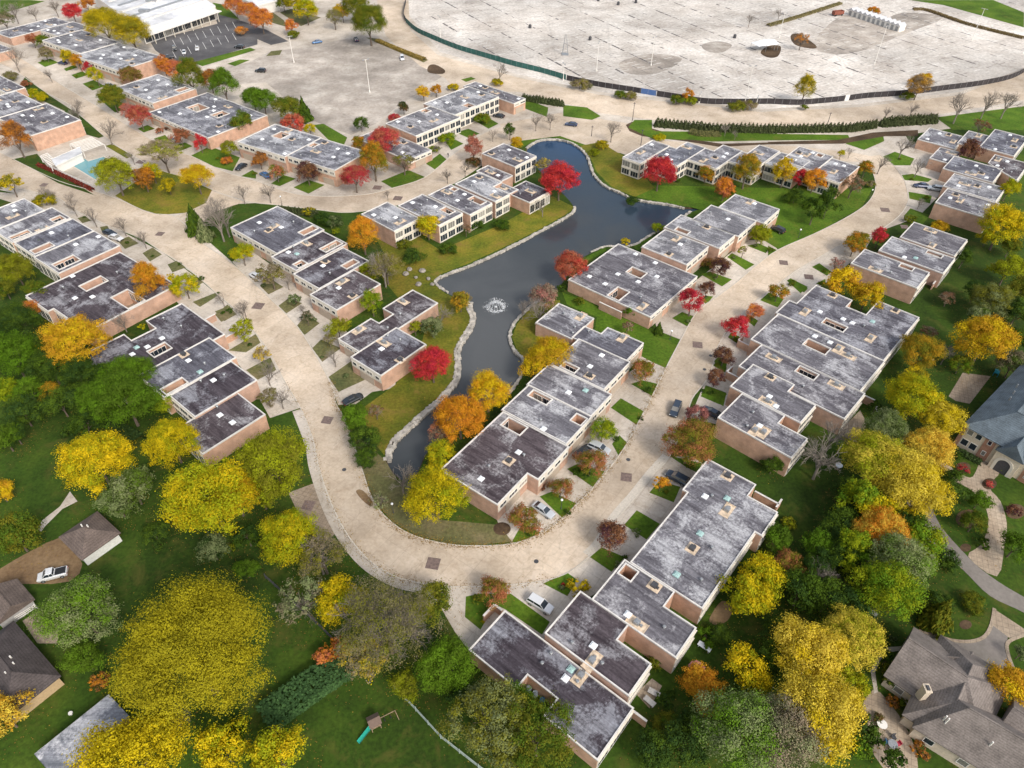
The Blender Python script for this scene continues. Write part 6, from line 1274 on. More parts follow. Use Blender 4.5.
for sx in (-1, 1):
    for sy in (-1, 1): m.tube((sx * 1.3, sy * 1.3, 0), (sx * .25, sy * .25, 9), .10, .06, 5)
m.build('frame', GREY, o); m = MB()
for k in range(5):
    z = 1.4 + k * 1.6; w = 1.3 - 1.05 * z / 9
    for sx, sy, ex, ey in ((-1, -1, 1, -1), (1, -1, 1, 1), (1, 1, -1, 1), (-1, 1, -1, -1)): m.tube((sx * w, sy * w, z), (ex * w, ey * w, z + .6), .04, .04, 4)
m.build('bracing', GREY, o); MB().box(-1.6, -1.6, 0, 1.6, 1.6, .35).build('base', GREY, o)
for v, x, y, lab in [('T20',312,160,'dark drum-like object in the big lot beside lattice tower'), ('T20',890,152,'dark box-like unit near brown bed in the big lot'), ('T20',425,20,'dark post unit at top of the big lot'), ('T20',72,112,'dark post unit at left of big lot'), ('T20',345,4,'dark box unit at top edge of big lot'), ('T20',495,12,'dark low unit near top edge of big lot')]:
    p = G(v, x, y); m = MB().tube((0, 0, 0), (0, 0, 1.5), .8, .75, 10).tube((0, 0, 1.5), (0, 0, 1.8), .5, .3, 10); o = m.build('site_drum', DGREY); o.location = p; tag(o, lab, 'drum', 'dark site drums')

# ------------------------------------------------------------------ screen fence of the big lot
TEALF = plain('fence_mesh_teal', (.03, .105, .09), .8, noise=.25, scale=.5); BLKF = plain('fence_mesh_black', (.035, .03, .032), .85, noise=.35, scale=.5); BLUF = plain('fence_mesh_blue', (.06, .12, .28), .8)
def fence(pts, h, mat, label, nm='screen_fence', posts=3.0, g='screen fences of the big lot'):
    P_ = smooth_path([G(*p) for p in pts], 5); c = P_[0].copy(); o = empty(nm, c, 0, label, 'fence', g)
    m = MB(); q0 = MB().tube((0, 0, 0), (0, 0, h + .12), .05, .05, 5)
    for a, b in zip(P_, P_[1:]):
        d = b - a
        if d.length < 1e-4: continue
        m.beam(a - c, b - c, .05, .06, h)
    m.build('screen', mat, o); pm = mesh_of('post', q0.v, q0.f); pm.materials.append(GREY)
    tot = 0; t = 0; k = 0
    for a, b in zip(P_, P_[1:]):
        ln = (b - a).length
        while t < ln:
            p = a.lerp(b, t / ln) - c; w_ = link('post', pm, None, o); w_.location = (p.x, p.y, 0); t += posts
        t -= ln
fence([('T10',600,10),('T10',590,60),('T10',600,88)], 2.2, BLKF, 'dark screen fence section at top of the boundary road curve')
fence([('T10',600,90),('T10',640,126),('T10',700,155),('T10',800,196),('T10',900,226),('T20',0,262),('T20',120,292),('T20',215,320)], 2.3, TEALF, 'teal screen fence section along the left curve of the big lot')
fence([('T20',218,321),('T20',340,346),('T20',480,368),('T20',515,374)], 2.2, BLKF, 'black screen fence section between teal and small blue section')
fence([('T20',515,374),('T20',575,384)], 2.2, BLUF, 'short blue screen fence section beside third island')
fence([('T20',578,385),('T20',650,396),('T20',760,414),('T20',900,418),('T30',0,416),('T30',120,420),('T30',250,410),('T30',305,404)], 2.3, BLKF, 'long black screen fence section along the bottom of the big lot')
fence([('T30',305,404),('T30',322,402)], 2.4, WHITE, 'white panel section set in the black screen fence')
fence([('T30',322,402),('T30',400,392),('T30',540,382),('T30',700,362),('T30',850,342),('T30',970,316),('T30',1040,280)], 2.3, BLKF, 'black screen fence section rising to the right edge')
def railfence(pts, label, mat, h=1.2, nm='rail_fence'):
    P_ = [G(*p) for p in pts]; c = P_[0].copy(); o = empty(nm, c, 0, label, 'fence', 'garden fences'); r = MB(); q = MB().box(-.07, -.07, 0, .07, .07, h + .1); pm = mesh_of('post', q.v, q.f); pm.materials.append(mat)
    for a, b in zip(P_, P_[1:]):
        for z in (.35, .75, 1.1): r.beam(a - c, b - c, .07, z * h / 1.2 - .06, z * h / 1.2 + .06)
        n = max(1, int((b - a).length / 2.4))
        for k in range(n): p = a.lerp(b, k / n) - c; w_ = link('post', pm, None, o); w_.location = p
    r.build('rails', mat, o)
railfence([('T13',555,450),('T13',640,540),('T13',740,650),('T13',890,768),('T13',960,820)], 'pale grey-green rail fence running down the play lawn edge', plain('fence_paint_sage', (.30, .36, .32), .7), 1.3)
railfence([('T03',150,130),('T03',70,180)], 'white picket gate fence beside left dark-roofed house', WHITE, 1.3)
railfence([('T02',275,30),('T02',360,100),('T02',475,190)], 'thin dark fence line through left hedge trees', DGREY, 1.5)
railfence([('T13',40,10),('T13',150,110),('T13',240,190),('T13',330,280),('T13',400,350)], 'dark wire fence along the back of the shaded lawn', DGREY, 1.4)

# ------------------------------------------------------------------ hip and gable houses
def roofblock(root, A, B, half, ze, zr, hip0, hip1, rmat, wmat, over=.5, nm='wall', wins=True, zb=0.0):
    """ridge from A to B (plan), eaves at ze; walls below, soffit overhang"""
    A = Vector((A.x, A.y)); B = Vector((B.x, B.y)); u = (B - A).normalized(); n = Vector((-u.y, u.x)); L_ = (B - A).length
    e0 = A - u * (half if hip0 else 0); e1 = B + u * (half if hip1 else 0)
    w = MB(); b0 = e0 + u * .0; q = [e0 - n * half, e1 - n * half, e1 + n * half, e0 + n * half]
    w.v = [(*p, zb) for p in q] + [(*p, ze) for p in q]; w.f = [(0, 1, 5, 4), (1, 2, 6, 5), (2, 3, 7, 6), (3, 0, 4, 7)]
    if not hip0: w.v.append((*A, zr)); w.f.append((7, 4, len(w.v) - 1))
    if not hip1: w.v.append((*B, zr)); w.f.append((5, 6, len(w.v) - 1))
    o = w.build(nm, wmat, root)
    k = over; s = (zr - ze) / half; zl = ze - s * k
    x0 = e0 - u * k; x1 = e1 + u * k; hh = half + k
    R0 = A if hip0 else A - u * k; R1 = B if hip1 else B + u * k
    r = MB(); q = [x0 - n * hh, x1 - n * hh, x1 + n * hh, x0 + n * hh]
    r.v = [(*p, zl) for p in q] + [(*R0, zr), (*R1, zr)] + [(*p, zl - .18) for p in q]
    r.f = [(0, 1, 5, 4), (2, 3, 4, 5), (3, 0, 4), (1, 2, 5), (0, 6, 7, 1), (1, 7, 8, 2), (2, 8, 9, 3), (3, 9, 6, 0), (9, 8, 7, 6)]
    if True: r.f[2] = (3, 0, 4); r.f[3] = (1, 2, 5)
    r.build('roof', rmat, root)
    rc = MB(); rc.tube((*R0, zr + .02), (*R1, zr + .02), .14, .14, 6); rc.build('ridge_cap', rmat, root)
    if wins:
        for sgn in (-1, 1):
            nw = max(1, int((e1 - e0).length / 4))
            for i in range(nw):
                p = e0 + u * ((e1 - e0).length * (i + .5) / nw) + n * sgn * (half + .04)
                for z in ((.9,) if ze < 4.5 else (.9, 3.6)): window(root, Matrix.Translation((p.x, p.y, zb + z)) @ Matrix.Rotation(math.atan2(u.y, u.x), 4, 'Z'), 1.4, 1.4, '')
    return u, n, e0, e1

def local(root_loc, p): return Vector((p.x - root_loc.x, p.y - root_loc.y, 0))
# taupe house
c0 = G('L5', 640, 560); c0.z = 0; Z2 = empty('shingle_house', c0, 0, 'large taupe shingle-roofed house with cream chimney in lower right corner', 'house')
g_ = lambda x, y, z: local(c0, G('L5', x, y, z))
E0 = g_(366, 416, 3.6); R0 = g_(450, 205, 7.2); R1 = g_(735, 395, 7.2); u = (R1 - R0).normalized(); hw = abs((E0 - R0).cross(u).z) 
STUC = plain('stucco_cream', (.56, .47, .36), .85)
roofblock(Z2, R0, R1, hw * .93, 3.6, 7.2, False, True, SHING, STUC)
R2 = g_(672, 510, 8.0); R3 = g_(1150, 790, 8.0); E2 = g_(600, 730, 3.8); u2 = (R3 - R2).normalized(); hw2 = abs((E2 - R2).cross(u2).z)
roofblock(Z2, R2 + u2 * hw2 * .4, R3, hw2 * .9, 3.8, 8.0, True, True, SHING, STUC)
roofblock(Z2, g_(762, 330, 6.6), g_(680, 520, 6.6), 4.3, 3.4, 6.6, True, True, SHING, STUC)
roofblock(Z2, g_(990, 560, 6.0), g_(1120, 650, 6.0), 4.0, 3.2, 6.0, False, False, SHING, STUC)
roofblock(Z2, g_(640, 290, 5.2), g_(740, 300, 5.2), 2.2, 3.2, 5.2, False, True, SHING, STUC, wins=False)
p = g_(515, 470, 5.5); m = MB().box(p.x - .4, p.y - .6, 0, p.x + .4, p.y + .6, 6.5).box(p.x - .48, p.y - .68, 6.5, p.x + .48, p.y + .68, 6.7); ch = m.build('chimney', STUC, Z2)
MB().box(p.x - .18, p.y - .36, 6.7, p.x + .18, p.y + .36, 6.95).build('chimney_pot', DGREY, ch)
for x, y in ((620, 605), (632, 618), (855, 738)): p = g_(x, y, 6.2); MB().tube((p.x, p.y, 5), (p.x, p.y, 6.9), .12, .12, 8).build('roof_vent', WHITE, Z2)
# slate mansion
a = G('T32', 738, 238); b = G('T32', 1024, 398); ang = math.atan2(b.y - a.y, b.x - a.x)
Z1 = empty('slate_mansion', a, ang, 'blue-grey slate-roofed mansion with arched entry at the right edge', 'house')
V2 = lambda x, y: Vector((x, y, 0))
CREAMB = plain('cream_stone', (.60, .52, .40), .85)
roofblock(Z1, V2(6.2, 5.8), V2(46, 5.8), 5.8, 6.2, 10.2, True, True, SLATE, CREAMB, wins=False)
roofblock(Z1, V2(6.0, 6.0), V2(6.0, 24), 5.6, 6.15, 10.0, True, True, SLATE, BRICKD, wins=False)
roofblock(Z1, V2(16.0, 9.0), V2(16.0, 30), 3.6, 6.4, 9.4, True, False, SLATE, STUC, wins=False)
roofblock(Z1, V2(9.7, -.9), V2(9.7, 6), 2.3, 5.4, 8.0, False, True, SLATE, CREAMB, .35, wins=False)
for x0, x1 in ((4.6, 6.6), (12.9, 14.9), (.05, .8)):
    MB().box(x0, -.12, .02, x1, .02, 6.05).build('brick_panel', BRICKD, Z1)
for x in (1.7, 3.4, 16.3, 18.4, 21, 24):
    for z, hh in ((1.0, 1.7), (4.0, 1.4)): window(Z1, Matrix.Translation((x, -.05, z)), 1.4 if z < 2 else 1.2, hh, '')
for x in (5.6, 13.9): 
    for z in (1.2, 4.2): window(Z1, Matrix.Translation((x, -.16, z)), .8, 1.2, '')
m = MB(); K = 12; b0 = len(m.v)
for i in range(K + 1):
    t = PI * i / K
    for r_ in (1.2, 1.75): m.v += [(9.7 + r_ * math.cos(t), -1.0, 2.2 + r_ * math.sin(t)), (9.7 + r_ * math.cos(t), -.85, 2.2 + r_ * math.sin(t))]
for i in range(K):
    q = 4 * i; m.f += [(q, q + 2, q + 6, q + 4), (q + 2, q + 3, q + 7, q + 6), (q, q + 4, q + 5, q + 1)]
m.box(7.95, -1.0, 0, 8.5, -.85, 2.2).box(10.9, -1.0, 0, 11.45, -.85, 2.2); m.build('entry_arch', CREAM, Z1)
m = MB(); m.box(8.52, -.94, .02, 10.88, -.91, 2.2); q = len(m.v); m.v += [(9.7 + 1.17 * math.cos(PI * i / 10), -.93, 2.2 + 1.17 * math.sin(PI * i / 10)) for i in range(11)]; m.f.append(tuple(range(q, q + 11))); m.build('door', DGREY, Z1)
for y in (4, 9, 14): 
    for z in (1.0, 4.0): window(Z1, Matrix.Translation((.35, y + 3, z)) @ Matrix.Rotation(PI / 2, 4, 'Z'), 1.3, 1.4, '')
MB().box(9.2, 9, 8, 10.6, 10.4, 11.6).build('chimney', BRICKD, Z1)
for k, (x, y, z) in enumerate(((3.0, 14, 8.3), (2.6, 17, 8.1), (3.3, 11, 8.6))): MB().tube((x, y, z - .8), (x, y, z + .5), .13, .13, 8).build('roof_vent', GREY, Z1)
# lower left buildings
def hiphouse(name, v, q, ze, zr, rmat, wmat, label, hip=True, cat='house'):
    W = [G(v, *p, ze) for p in q]; c = sum(W, Vector()) / 4; c.z = 0; o = empty(name, c, 0, label, cat)
    la = ((W[1] - W[0]).length + (W[2] - W[3]).length) / 2; lb = ((W[2] - W[1]).length + (W[3] - W[0]).length) / 2
    if la > lb: u = ((W[1] - W[0]) + (W[2] - W[3])).normalized(); lo, sh = la, lb
    else: u = ((W[2] - W[1]) + (W[3] - W[0])).normalized(); lo, sh = lb, la
    h = sh / 2 - .4; r = max(.3, lo / 2 - (sh / 2 if hip else .4))
    roofblock(o, u * -r, u * r, h, ze, zr, hip, hip, rmat, wmat, .4)
    return o
o = hiphouse('garage', 'T02', [(232,612),(392,508),(478,590),(320,697)], 2.7, 4.6, SHINGB, plain('white_siding', (.66, .66, .62), .7), 'small white garage with brown hip roof beside dark lawn', cat='garage')
for q in ((-.8, .5), (.3, .4)): MB().tube((q[0], q[1], 3.8), (q[0], q[1], 4.9), .12, .12, 8).build('roof_vent', WHITE, o)
o = hiphouse('hip_roof_house', 'T03', [(-170,335),(55,172),(240,402),(20,565)], 3.0, 5.6, SHINGD, plain('tan_siding', (.46, .33, .19), .8), 'dark hip-roofed house with tan siding at the left edge')
for q in ((1, .5), (2, -.5), (1.6, -2), (-2, 2)): MB().tube((q[0], q[1], 4), (q[0], q[1], 5.5), .12, .12, 8).build('roof_vent', WHITE, o)
hiphouse('gable_house', 'T03', [(-90,105),(70,10),(140,95),(-20,190)], 2.6, 4.2, SHINGB, plain('grey_siding', (.35, .34, .33), .8), 'small brown-roofed building by the white pickup at left edge', False)
def flatbox(name, v, q, h, wmat, rmat, label, cat, fascia=COPE, fz=.3):
    W = [G(v, *p, h) for p in q]; c = sum(W, Vector()) / len(W); c.z = 0; P_ = [Vector((w.x - c.x, w.y - c.y)) for w in W]
    if area2(P_) < 0: P_.reverse()
    o = empty(name, c, 0, label, cat); n = len(P_)
    link('wall', mesh_of('wall', [(p.x, p.y, z) for p in P_ for z in (0, h - fz)], [(2 * i, 2 * ((i + 1) % n), 2 * ((i + 1) % n) + 1, 2 * i + 1) for i in range(n)]), wmat, o)
    F_ = offset_poly(P_, -.3)
    link('roof', mesh_of('roof', [(p.x, p.y, h) for p in F_], [tuple(range(n))]), rmat, o)
    link('fascia', mesh_of('fascia', [(p.x, p.y, z) for p in F_ for z in (h - fz, h + .12)], [(2 * i, 2 * ((i + 1) % n), 2 * ((i + 1) % n) + 1, 2 * i + 1) for i in range(n)]), fascia, o)
    return o, P_, c
WROOF = ground_mat('membrane_white', [(.46, .47, .49), (.56, .56, .57), (.64, .64, .64)], scales=(.05, .3, 2.0), detail=.08)
METR = roof_mat('roof_metal', (.12, .13, .15), (.22, .23, .26), (.5, .5, .52), .66)
flatbox('flat_shed', 'T03', [(150,712),(432,485),(505,562),(225,800)], 2.7, SHINGB, METR, 'flat grey-roofed shed half under the yellow tree at bottom left', 'shed', GREY)
o, P_, c = flatbox('office_building', 'T00', [(370,-25),(565,118),(858,22),(650,-110)], 6.5, WHITE, WROOF, 'large flat white-roofed office building at the top edge by the dark lot', 'building', WHITE, .9)
i = min(range(4), key=lambda k: (P_[k] + P_[(k + 1) % 4]).y); a, b = P_[i], P_[(i + 1) % 4]; u = (b - a).normalized(); nn = Vector((u.y, -u.x)); L_ = (b - a).length
for k in range(int(L_ / 4)):
    p = a + u * (4 * k + 2.2) + nn * .06; window(o, Matrix.Translation((p.x, p.y, .4)) @ Matrix.Rotation(math.atan2(u.y, u.x), 4, 'Z'), 3.6, 3.4, '')
m = MB(); m.beam(a + nn * 2.2, b + nn * 2.2, 4.0, 4.2, 4.6); m.build('canopy', WHITE, o)
for k in range(8): p = a + u * (L_ * (k + .5) / 8) + nn * 3.8; MB().tube((p.x, p.y, 0), (p.x, p.y, 4.2), .2, .2, 8).build('column', CREAM, o)
for k, (s, t) in enumerate(((.3, .3), (.55, .45), (.7, .25), (.4, .62))):
    p = P_[0].lerp(P_[1], s).lerp(P_[3].lerp(P_[2], s), t); MB().box(p.x - 2.5, p.y - 1.2, 6.5, p.x + 2.5, p.y + 1.2, 7.6).build('rooftop_unit', GREY, o)
for k in range(6):
    t = (k + 1) / 7; a_ = P_[i].lerp(P_[i - 1], t); b_ = P_[(i + 1) % 4].lerp(P_[(i + 2) % 4], t); m = MB(); m.beam(a_.lerp(b_, .04 + .05 * (k % 2)), a_.lerp(b_, .96 - .12 * (k % 3)), 1.6, 6.5, 6.95); m.build('roof_ridge', GREY if k % 2 else COPE, o)
flatbox('office_building', 'T00', [(950,-15),(1030,22),(1110,0),(1010,-40)], 5, WHITE, WROOF, 'white-roofed building corner at top edge right of the orange trees', 'building', WHITE, .6)

# ------------------------------------------------------------------ pool court
sheet('pool_deck', 'K2', [(285,545),(415,480),(505,425),(600,480),(690,560),(700,605),(620,640),(480,655)], DRIVE, .045)
pq = [G('K2', *p) for p in [(370,540),(430,505),(452,520),(530,496),(562,516),(492,614)]]; c = sum(pq, Vector()) / 6; Pp = [Vector((w.x - c.x, w.y - c.y)) for w in pq]
if area2(Pp) < 0: Pp.reverse()
po = empty('swimming_pool', c, 0, 'turquoise swimming pool on the pale deck beside the peach brick wall', 'pool')
link('water', mesh_of('water', [(p.x, p.y, .06) for p in Pp], [tuple(range(6))]), POOLW, po)
ip = Pp; op = offset_poly(Pp, -.45)
link('coping', mesh_of('coping', [(p.x, p.y, .11) for p in ip] + [(p.x, p.y, .11) for p in op] + [(p.x, p.y, .04) for p in ip] + [(p.x, p.y, .04) for p in op], [(i, (i + 1) % 6, 6 + (i + 1) % 6, 6 + i)[::-1] for i in range(6)] + [(i, (i + 1) % 6, 12 + (i + 1) % 6, 12 + i) for i in range(6)] + [(6 + i, 6 + (i + 1) % 6, 18 + (i + 1) % 6, 18 + i)[::-1] for i in range(6)]), KERB, po)
flatbox('pool_house', 'K2', [(268,508),(408,448),(416,478),(288,540)], 2.8, WHITE, WROOF, 'low white pool house beside the swimming pool', 'pool house', WHITE, .3)
def pergola(v, q, h, label, n=9):
    W = [G(v, *p, h) for p in q]; c = sum(W, Vector()) / 4; c.z = 0; W = [w - c for w in W]; o = empty('pergola', c, 0, label, 'pergola', 'white slatted pergolas at the pool')
    m = MB()
    for k in range(n): t = (k + .5) / n; m.beam(W[0].lerp(W[1], t), W[3].lerp(W[2], t), .14, h - .1, h + .08)
    m.build('slats', WHITE, o); m = MB(); m.beam(W[0], W[1], .2, h - .35, h - .13).beam(W[3], W[2], .2, h - .35, h - .13); m.build('beams', WHITE, o)
    for w in W: MB().box(w.x - .1, w.y - .1, 0, w.x + .1, w.y + .1, h - .36).build('post', WHITE, o)
pergola('K2', [(205,488),(262,545),(298,530),(241,473)], 2.6, 'white slatted pergola left of the pool house')
pergola('K2', [(355,428),(425,470),(535,432),(465,392)], 2.3, 'white slatted pergola above the pool house', 9)
fence([('K2',262,560),('K2',400,625),('K2',482,660)], 1.6, WHITE, 'white fence along street side of the pool deck', 'pool_fence', 2.4, 'garden fences')

# ------------------------------------------------------------------ site objects in the big lot
for k in range(11):
    t = k / 10; p = G('T30', 338 + 185 * t, 60 + 62 * t); a = G('T30', 338, 60); b = G('T30', 523, 122); ang = math.atan2(b.y - a.y, b.x - a.x)
    o = empty('white_booth', p, ang, 'white gabled booth standing in the row of booths in the big lot', 'booth', 'row of white booths')
    m = MB(); m.box(-1.5, -2.2, 0, 1.5, 2.2, 2.6); m.build('body', WHITE, o)
    m = MB(); m.v = [(-1.75, -2.4, 2.61), (1.75, -2.4, 2.61), (1.75, 2.4, 2.61), (-1.75, 2.4, 2.61), (0, -2.4, 3.8), (0, 2.4, 3.8)]; m.f = [(0, 1, 4), (2, 3, 5), (1, 2, 5, 4), (3, 0, 4, 5), (3, 2, 1, 0)]; m.build('roof', WROOF, o)
    MB().box(-.8, -2.24, .05, .8, -2.2, 2.2).build('door', GREY, o)
p = G('T30', 277, 62); o = empty('dump_trailer', p, .35, 'rust-red container trailer next to the white booths', 'trailer'); RED = plain('rust_red', (.22, .07, .045), .7, noise=.3)
MB().box(-3, -1.2, .7, 3, 1.2, .9).box(-3, -1.2, .9, 3, -1.05, 2.4).box(-3, 1.05, .9, 3, 1.2, 2.4).box(-3, -1.04, .9, -2.85, 1.04, 2.4).box(2.85, -1.04, .9, 3, 1.04, 2.4).build('body', RED, o)
for x in (-2, 2):
    for y in (-1.1, 1.1): MB().tube((x, y - .15, .45), (x, y + .15, .45), .45, .45, 12).build('wheel', BLACK, o)
for v, x, y, w, lab in [('T20', 1000, 200, 5.0, 'white peaked canopy tent in the middle of the big lot'), ('T30', 2, 200, 3.6, 'smaller white canopy tent beside the round bed')]:
    p = G(v, x, y); o = empty('canopy_tent', p, .4, lab, 'canopy', 'white canopy tents')
    m = MB(); m.v = [(-w, -w * .6, 3), (w, -w * .6, 3), (w, w * .6, 3), (-w, w * .6, 3), (-w * .5, 0, 4.6), (w * .5, 0, 4.6)]; m.f = [(0, 1, 5, 4), (2, 3, 4, 5), (1, 2, 5), (3, 0, 4), (3, 2, 1, 0)]; m.build('canopy', SKYL, o)
    for sx in (-.95, .95):
        for sy in (-.55, .55): MB().tube((sx * w, sy * w, 0), (sx * w, sy * w, 3), .08, .08, 6).build('leg', GREY, o)

# ------------------------------------------------------------------ fountain
fp = G('F', 496, 307, -.45); o = empty('fountain', (fp.x, fp.y, -.45), 0, 'white spray fountain with a foam ring in the pond', 'fountain')
FOAM = plain('foam', (.58, .60, .62), .6)
rng_ = random.Random(9); m = MB()
for k in range(450):
    a = rng_.random() * 2 * PI; t = rng_.random(); r_ = 3.6 * t; z = 1.9 * (1 - (2 * t - .75) ** 2 / 1.6) * (1 - t * .3) if t > .15 else 2.2 * rng_.random()
    z = max(.02, 2.3 * (1 - t ** 2) * (.6 + .4 * rng_.random()) if rng_.random() < .35 else .02); s = .06 * (.6 + rng_.random())
    if z < .05: r_ = 2.1 + rng_.gauss(0, .28)
    b = len(m.v); x, y = r_ * math.cos(a), r_ * math.sin(a); m.v += [(x - s, y - s, z), (x + s, y - s * .6, z), (x, y + s, z), (x, y, z + s * 1.4)]; m.f += [(0 + b, 1 + b, 3 + b), (1 + b, 2 + b, 3 + b), (2 + b, b, 3 + b), (2 + b, 1 + b, b)]
m.build('spray', FOAM, o)['kind'] = 'stuff'
m = MB()
for k in range(180):
    a = rng_.random() * 2 * PI; r_ = 2.1 + rng_.gauss(0, .35); s = rng_.uniform(.05, .16); b = len(m.v); x, y = r_ * math.cos(a), r_ * math.sin(a)
    m.v += [(x + s * math.cos(q * PI / 3), y + s * .8 * math.sin(q * PI / 3), .012 + k * 2e-5) for q in range(6)]; m.f.append(tuple(range(b, b + 6)))
m.build('foam_ring', FOAM, o)['kind'] = 'stuff'
m = MB().tube((0, 0, -.2), (0, 0, .25), .35, .25, 10)
for k in range(14):
    a = 2 * PI * k / 14
    for j in range(5):
        t0, t1 = j / 5, (j + 1) / 5; f_ = lambda t: (2.0 * t * math.cos(a), 2.0 * t * math.sin(a), 1.7 * math.sin(PI * min(1, .25 + .75 * t)) )
        m.tube(f_(t0), f_(t1), .035, .03, 3, False)
m.build('jet', FOAM, o)
# bank rocks at the small inlet
BOULD = plain('boulder_grey', (.24, .215, .185), .9, noise=.4, scale=1.5)
for k, (x, y) in enumerate([(600,330),(640,345),(665,318),(690,350),(705,372),(615,312),(650,372)]):
    p = G('T11', x, y); r_ = random.Random(k); m = MB().ball((0, 0, .3), r_.uniform(.5, 1.0), 7, 5, .6); m.v = [(a * r_.uniform(.85, 1.15), b * r_.uniform(.85, 1.15), c * r_.uniform(.9, 1.1)) for a, b, c in m.v]
    o = m.build('boulder', BOULD); o.location = (p.x, p.y, 0); tag(o, 'pale boulder in the rock cluster at the pond inlet', 'boulder', 'boulders at the pond inlet')

# ------------------------------------------------------------------ garden things
p = G('T13', 478, 600); o = empty('play_set', p, .5, 'wooden play set with green slide on the play lawn', 'play set'); o.scale = (.75,) * 3
m = MB()
for sx in (-.9, .9):
    for sy in (-.9, .9): m.box(sx - .07, sy - .07, 0, sx + .07, sy + .07, 2.6)
m.build('frame', WOOD, o); MB().box(-1, -1, 1.3, 1, 1, 1.42).build('deck', WOOD, o)
m = MB(); m.v = [(-1.25, -1.25, 2.6), (1.25, -1.25, 2.6), (1.25, 1.25, 2.6), (-1.25, 1.25, 2.6), (-1.25, 0, 3.5), (1.25, 0, 3.5)]; m.f = [(0, 1, 5, 4), (2, 3, 4, 5), (1, 2, 5), (3, 0, 4), (3, 2, 1, 0)]; m.build('roof', plain('dark_cedar', (.13, .09, .07), .9), o)
GSL = plain('slide_green', (.02, .30, .22), .4)
m = MB()
for j in range(8):
    x0, x1 = -1.0 - j * .42, -1.0 - (j + 1) * .42; z0, z1 = 1.42 - 1.25 * (j / 8) ** .9, 1.42 - 1.25 * ((j + 1) / 8) ** .9
    b = len(m.v)
    for x, z in ((x0, z0), (x1, z1)): m.v += [(x, -.42, z + .22), (x, -.36, z), (x, .36, z), (x, .42, z + .22)]
    m.f += [(b + k, b + k + 1, b + 5 + k, b + 4 + k) for k in range(3)]
sl = m.build('slide', GSL, o); sl.rotation_euler = (0, 0, .35)
m = MB().tube((1, 0, 2.3), (4.4, 0, 2.3), .08, .08, 6).tube((4.4, 0, 2.3), (4.6, -1.1, 0), .07, .07, 6).tube((4.4, 0, 2.3), (4.6, 1.1, 0), .07, .07, 6); m.build('swing_beam', WOOD, o)
for x in (2.0, 3.3):
    m = MB().tube((x, -.22, .5), (x, -.02, 2.3), .015, .015, 4).tube((x, .22, .5), (x, .02, 2.3), .015, .015, 4).box(x - .12, -.25, .46, x + .12, .25, .5); m.build('swing', BLACK, o)
PINK = plain('parasol_pink', (.60, .22, .28), .7)
p = G('T23', 730, 395); o = empty('parasol', p, 0, 'pink parasol open on the terrace below orange tree', 'parasol'); MB().tube((0, 0, 0), (0, 0, 2.5), .03, .03, 6).build('pole', GREY, o); MB().tube((0, 0, 2.1), (0, 0, 2.65), 1.35, .03, 10).build('canopy', PINK, o)
BLUEB = plain('barrel_blue', (.05, .16, .30), .45); GRYB = plain('barrel_grey', (.28, .33, .38), .5)
for (x, y, mt, lab) in ((352,552,GRYB,'grey rain barrel at upper end of the notched court'), (385,578,GRYB,'grey rain barrel in the middle of the notched court'), (422,612,BLUEB,'blue rain barrel at lower end of the notched court')):
    p = G('M3', x, y, 1.0); m = MB().tube((0, 0, 0), (0, 0, .5), .42, .5, 12).tube((0, 0, .5), (0, 0, 1.05), .5, .42, 12); o = m.build('rain_barrel', mt); o.location = (p.x, p.y, .05); tag(o, lab, 'barrel', 'rain barrels')
def table(v, x, y, r_, mat, lab):
    p = G(v, x, y, .75); o = empty('garden_table', (p.x, p.y, .05), 0, lab, 'table', 'garden tables'); MB().tube((0, 0, .68), (0, 0, .74), r_, r_, 14).build('tabletop', mat, o); MB().tube((0, 0, 0), (0, 0, .68), .08, .08, 6).tube((0, 0, 0), (0, 0, .05), .35, .3, 8).build('leg', GREY, o)
table('T33', 457, 592, .75, WHITE, 'round white table on the stone patio'); table('T33', 500, 672, .7, GREY, 'grey table among chairs on the stone patio'); table('L4', 915, 352, .7, WHITE, 'round white table behind the striped-roof garden wall'); table('T32', 285, 325, .7, SKYL, 'round pale table on lawn by leafless tree')
REDC = plain('cushion_red', (.42, .04, .07), .8)
def chair(v, x, y, rz, mat, lab):
    p = G(v, x, y, .4); o = empty('garden_chair', (p.x, p.y, .05), rz, lab, 'chair', 'garden chairs'); MB().box(-.3, -.3, .38, .3, .3, .48).build('seat', mat, o); MB().box(-.3, .24, .49, .3, .32, 1.0).build('backrest', mat, o)
    for sx in (-.26, .26):
        for sy in (-.26, .26): MB().box(sx - .03, sy - .03, 0, sx + .03, sy + .03, .38).build('leg', DGREY, o)
chair('T33', 520, 672, -1.2, REDC, 'red cushioned chair at the grey patio table'); chair('T33', 503, 645, .1, DGREY, 'dark chair at upper side of the grey patio table'); chair('T33', 475, 665, 1.4, BLUEB, 'blue chair at left side of the grey patio table'); chair('T33', 495, 698, 3.1, WHITE, 'white cushioned chair at lower side of grey patio table')
def bench(v, a, b, mat, lab, nm='garden_table', cat='table'):
    A = G(v, *a, .5); B = G(v, *b, .5); c = (A + B) / 2; d = B - A; o = empty(nm, (c.x, c.y, .05), math.atan2(d.y, d.x), lab, cat); l = d.length / 2
    MB().box(-l, -.45, .62, l, .45, .7).build('tabletop', mat, o)
    for s in (-1, 1): MB().box(s * l * .8 - .06, -.35, 0, s * l * .8 + .06, .35, .62).build('leg', mat, o)
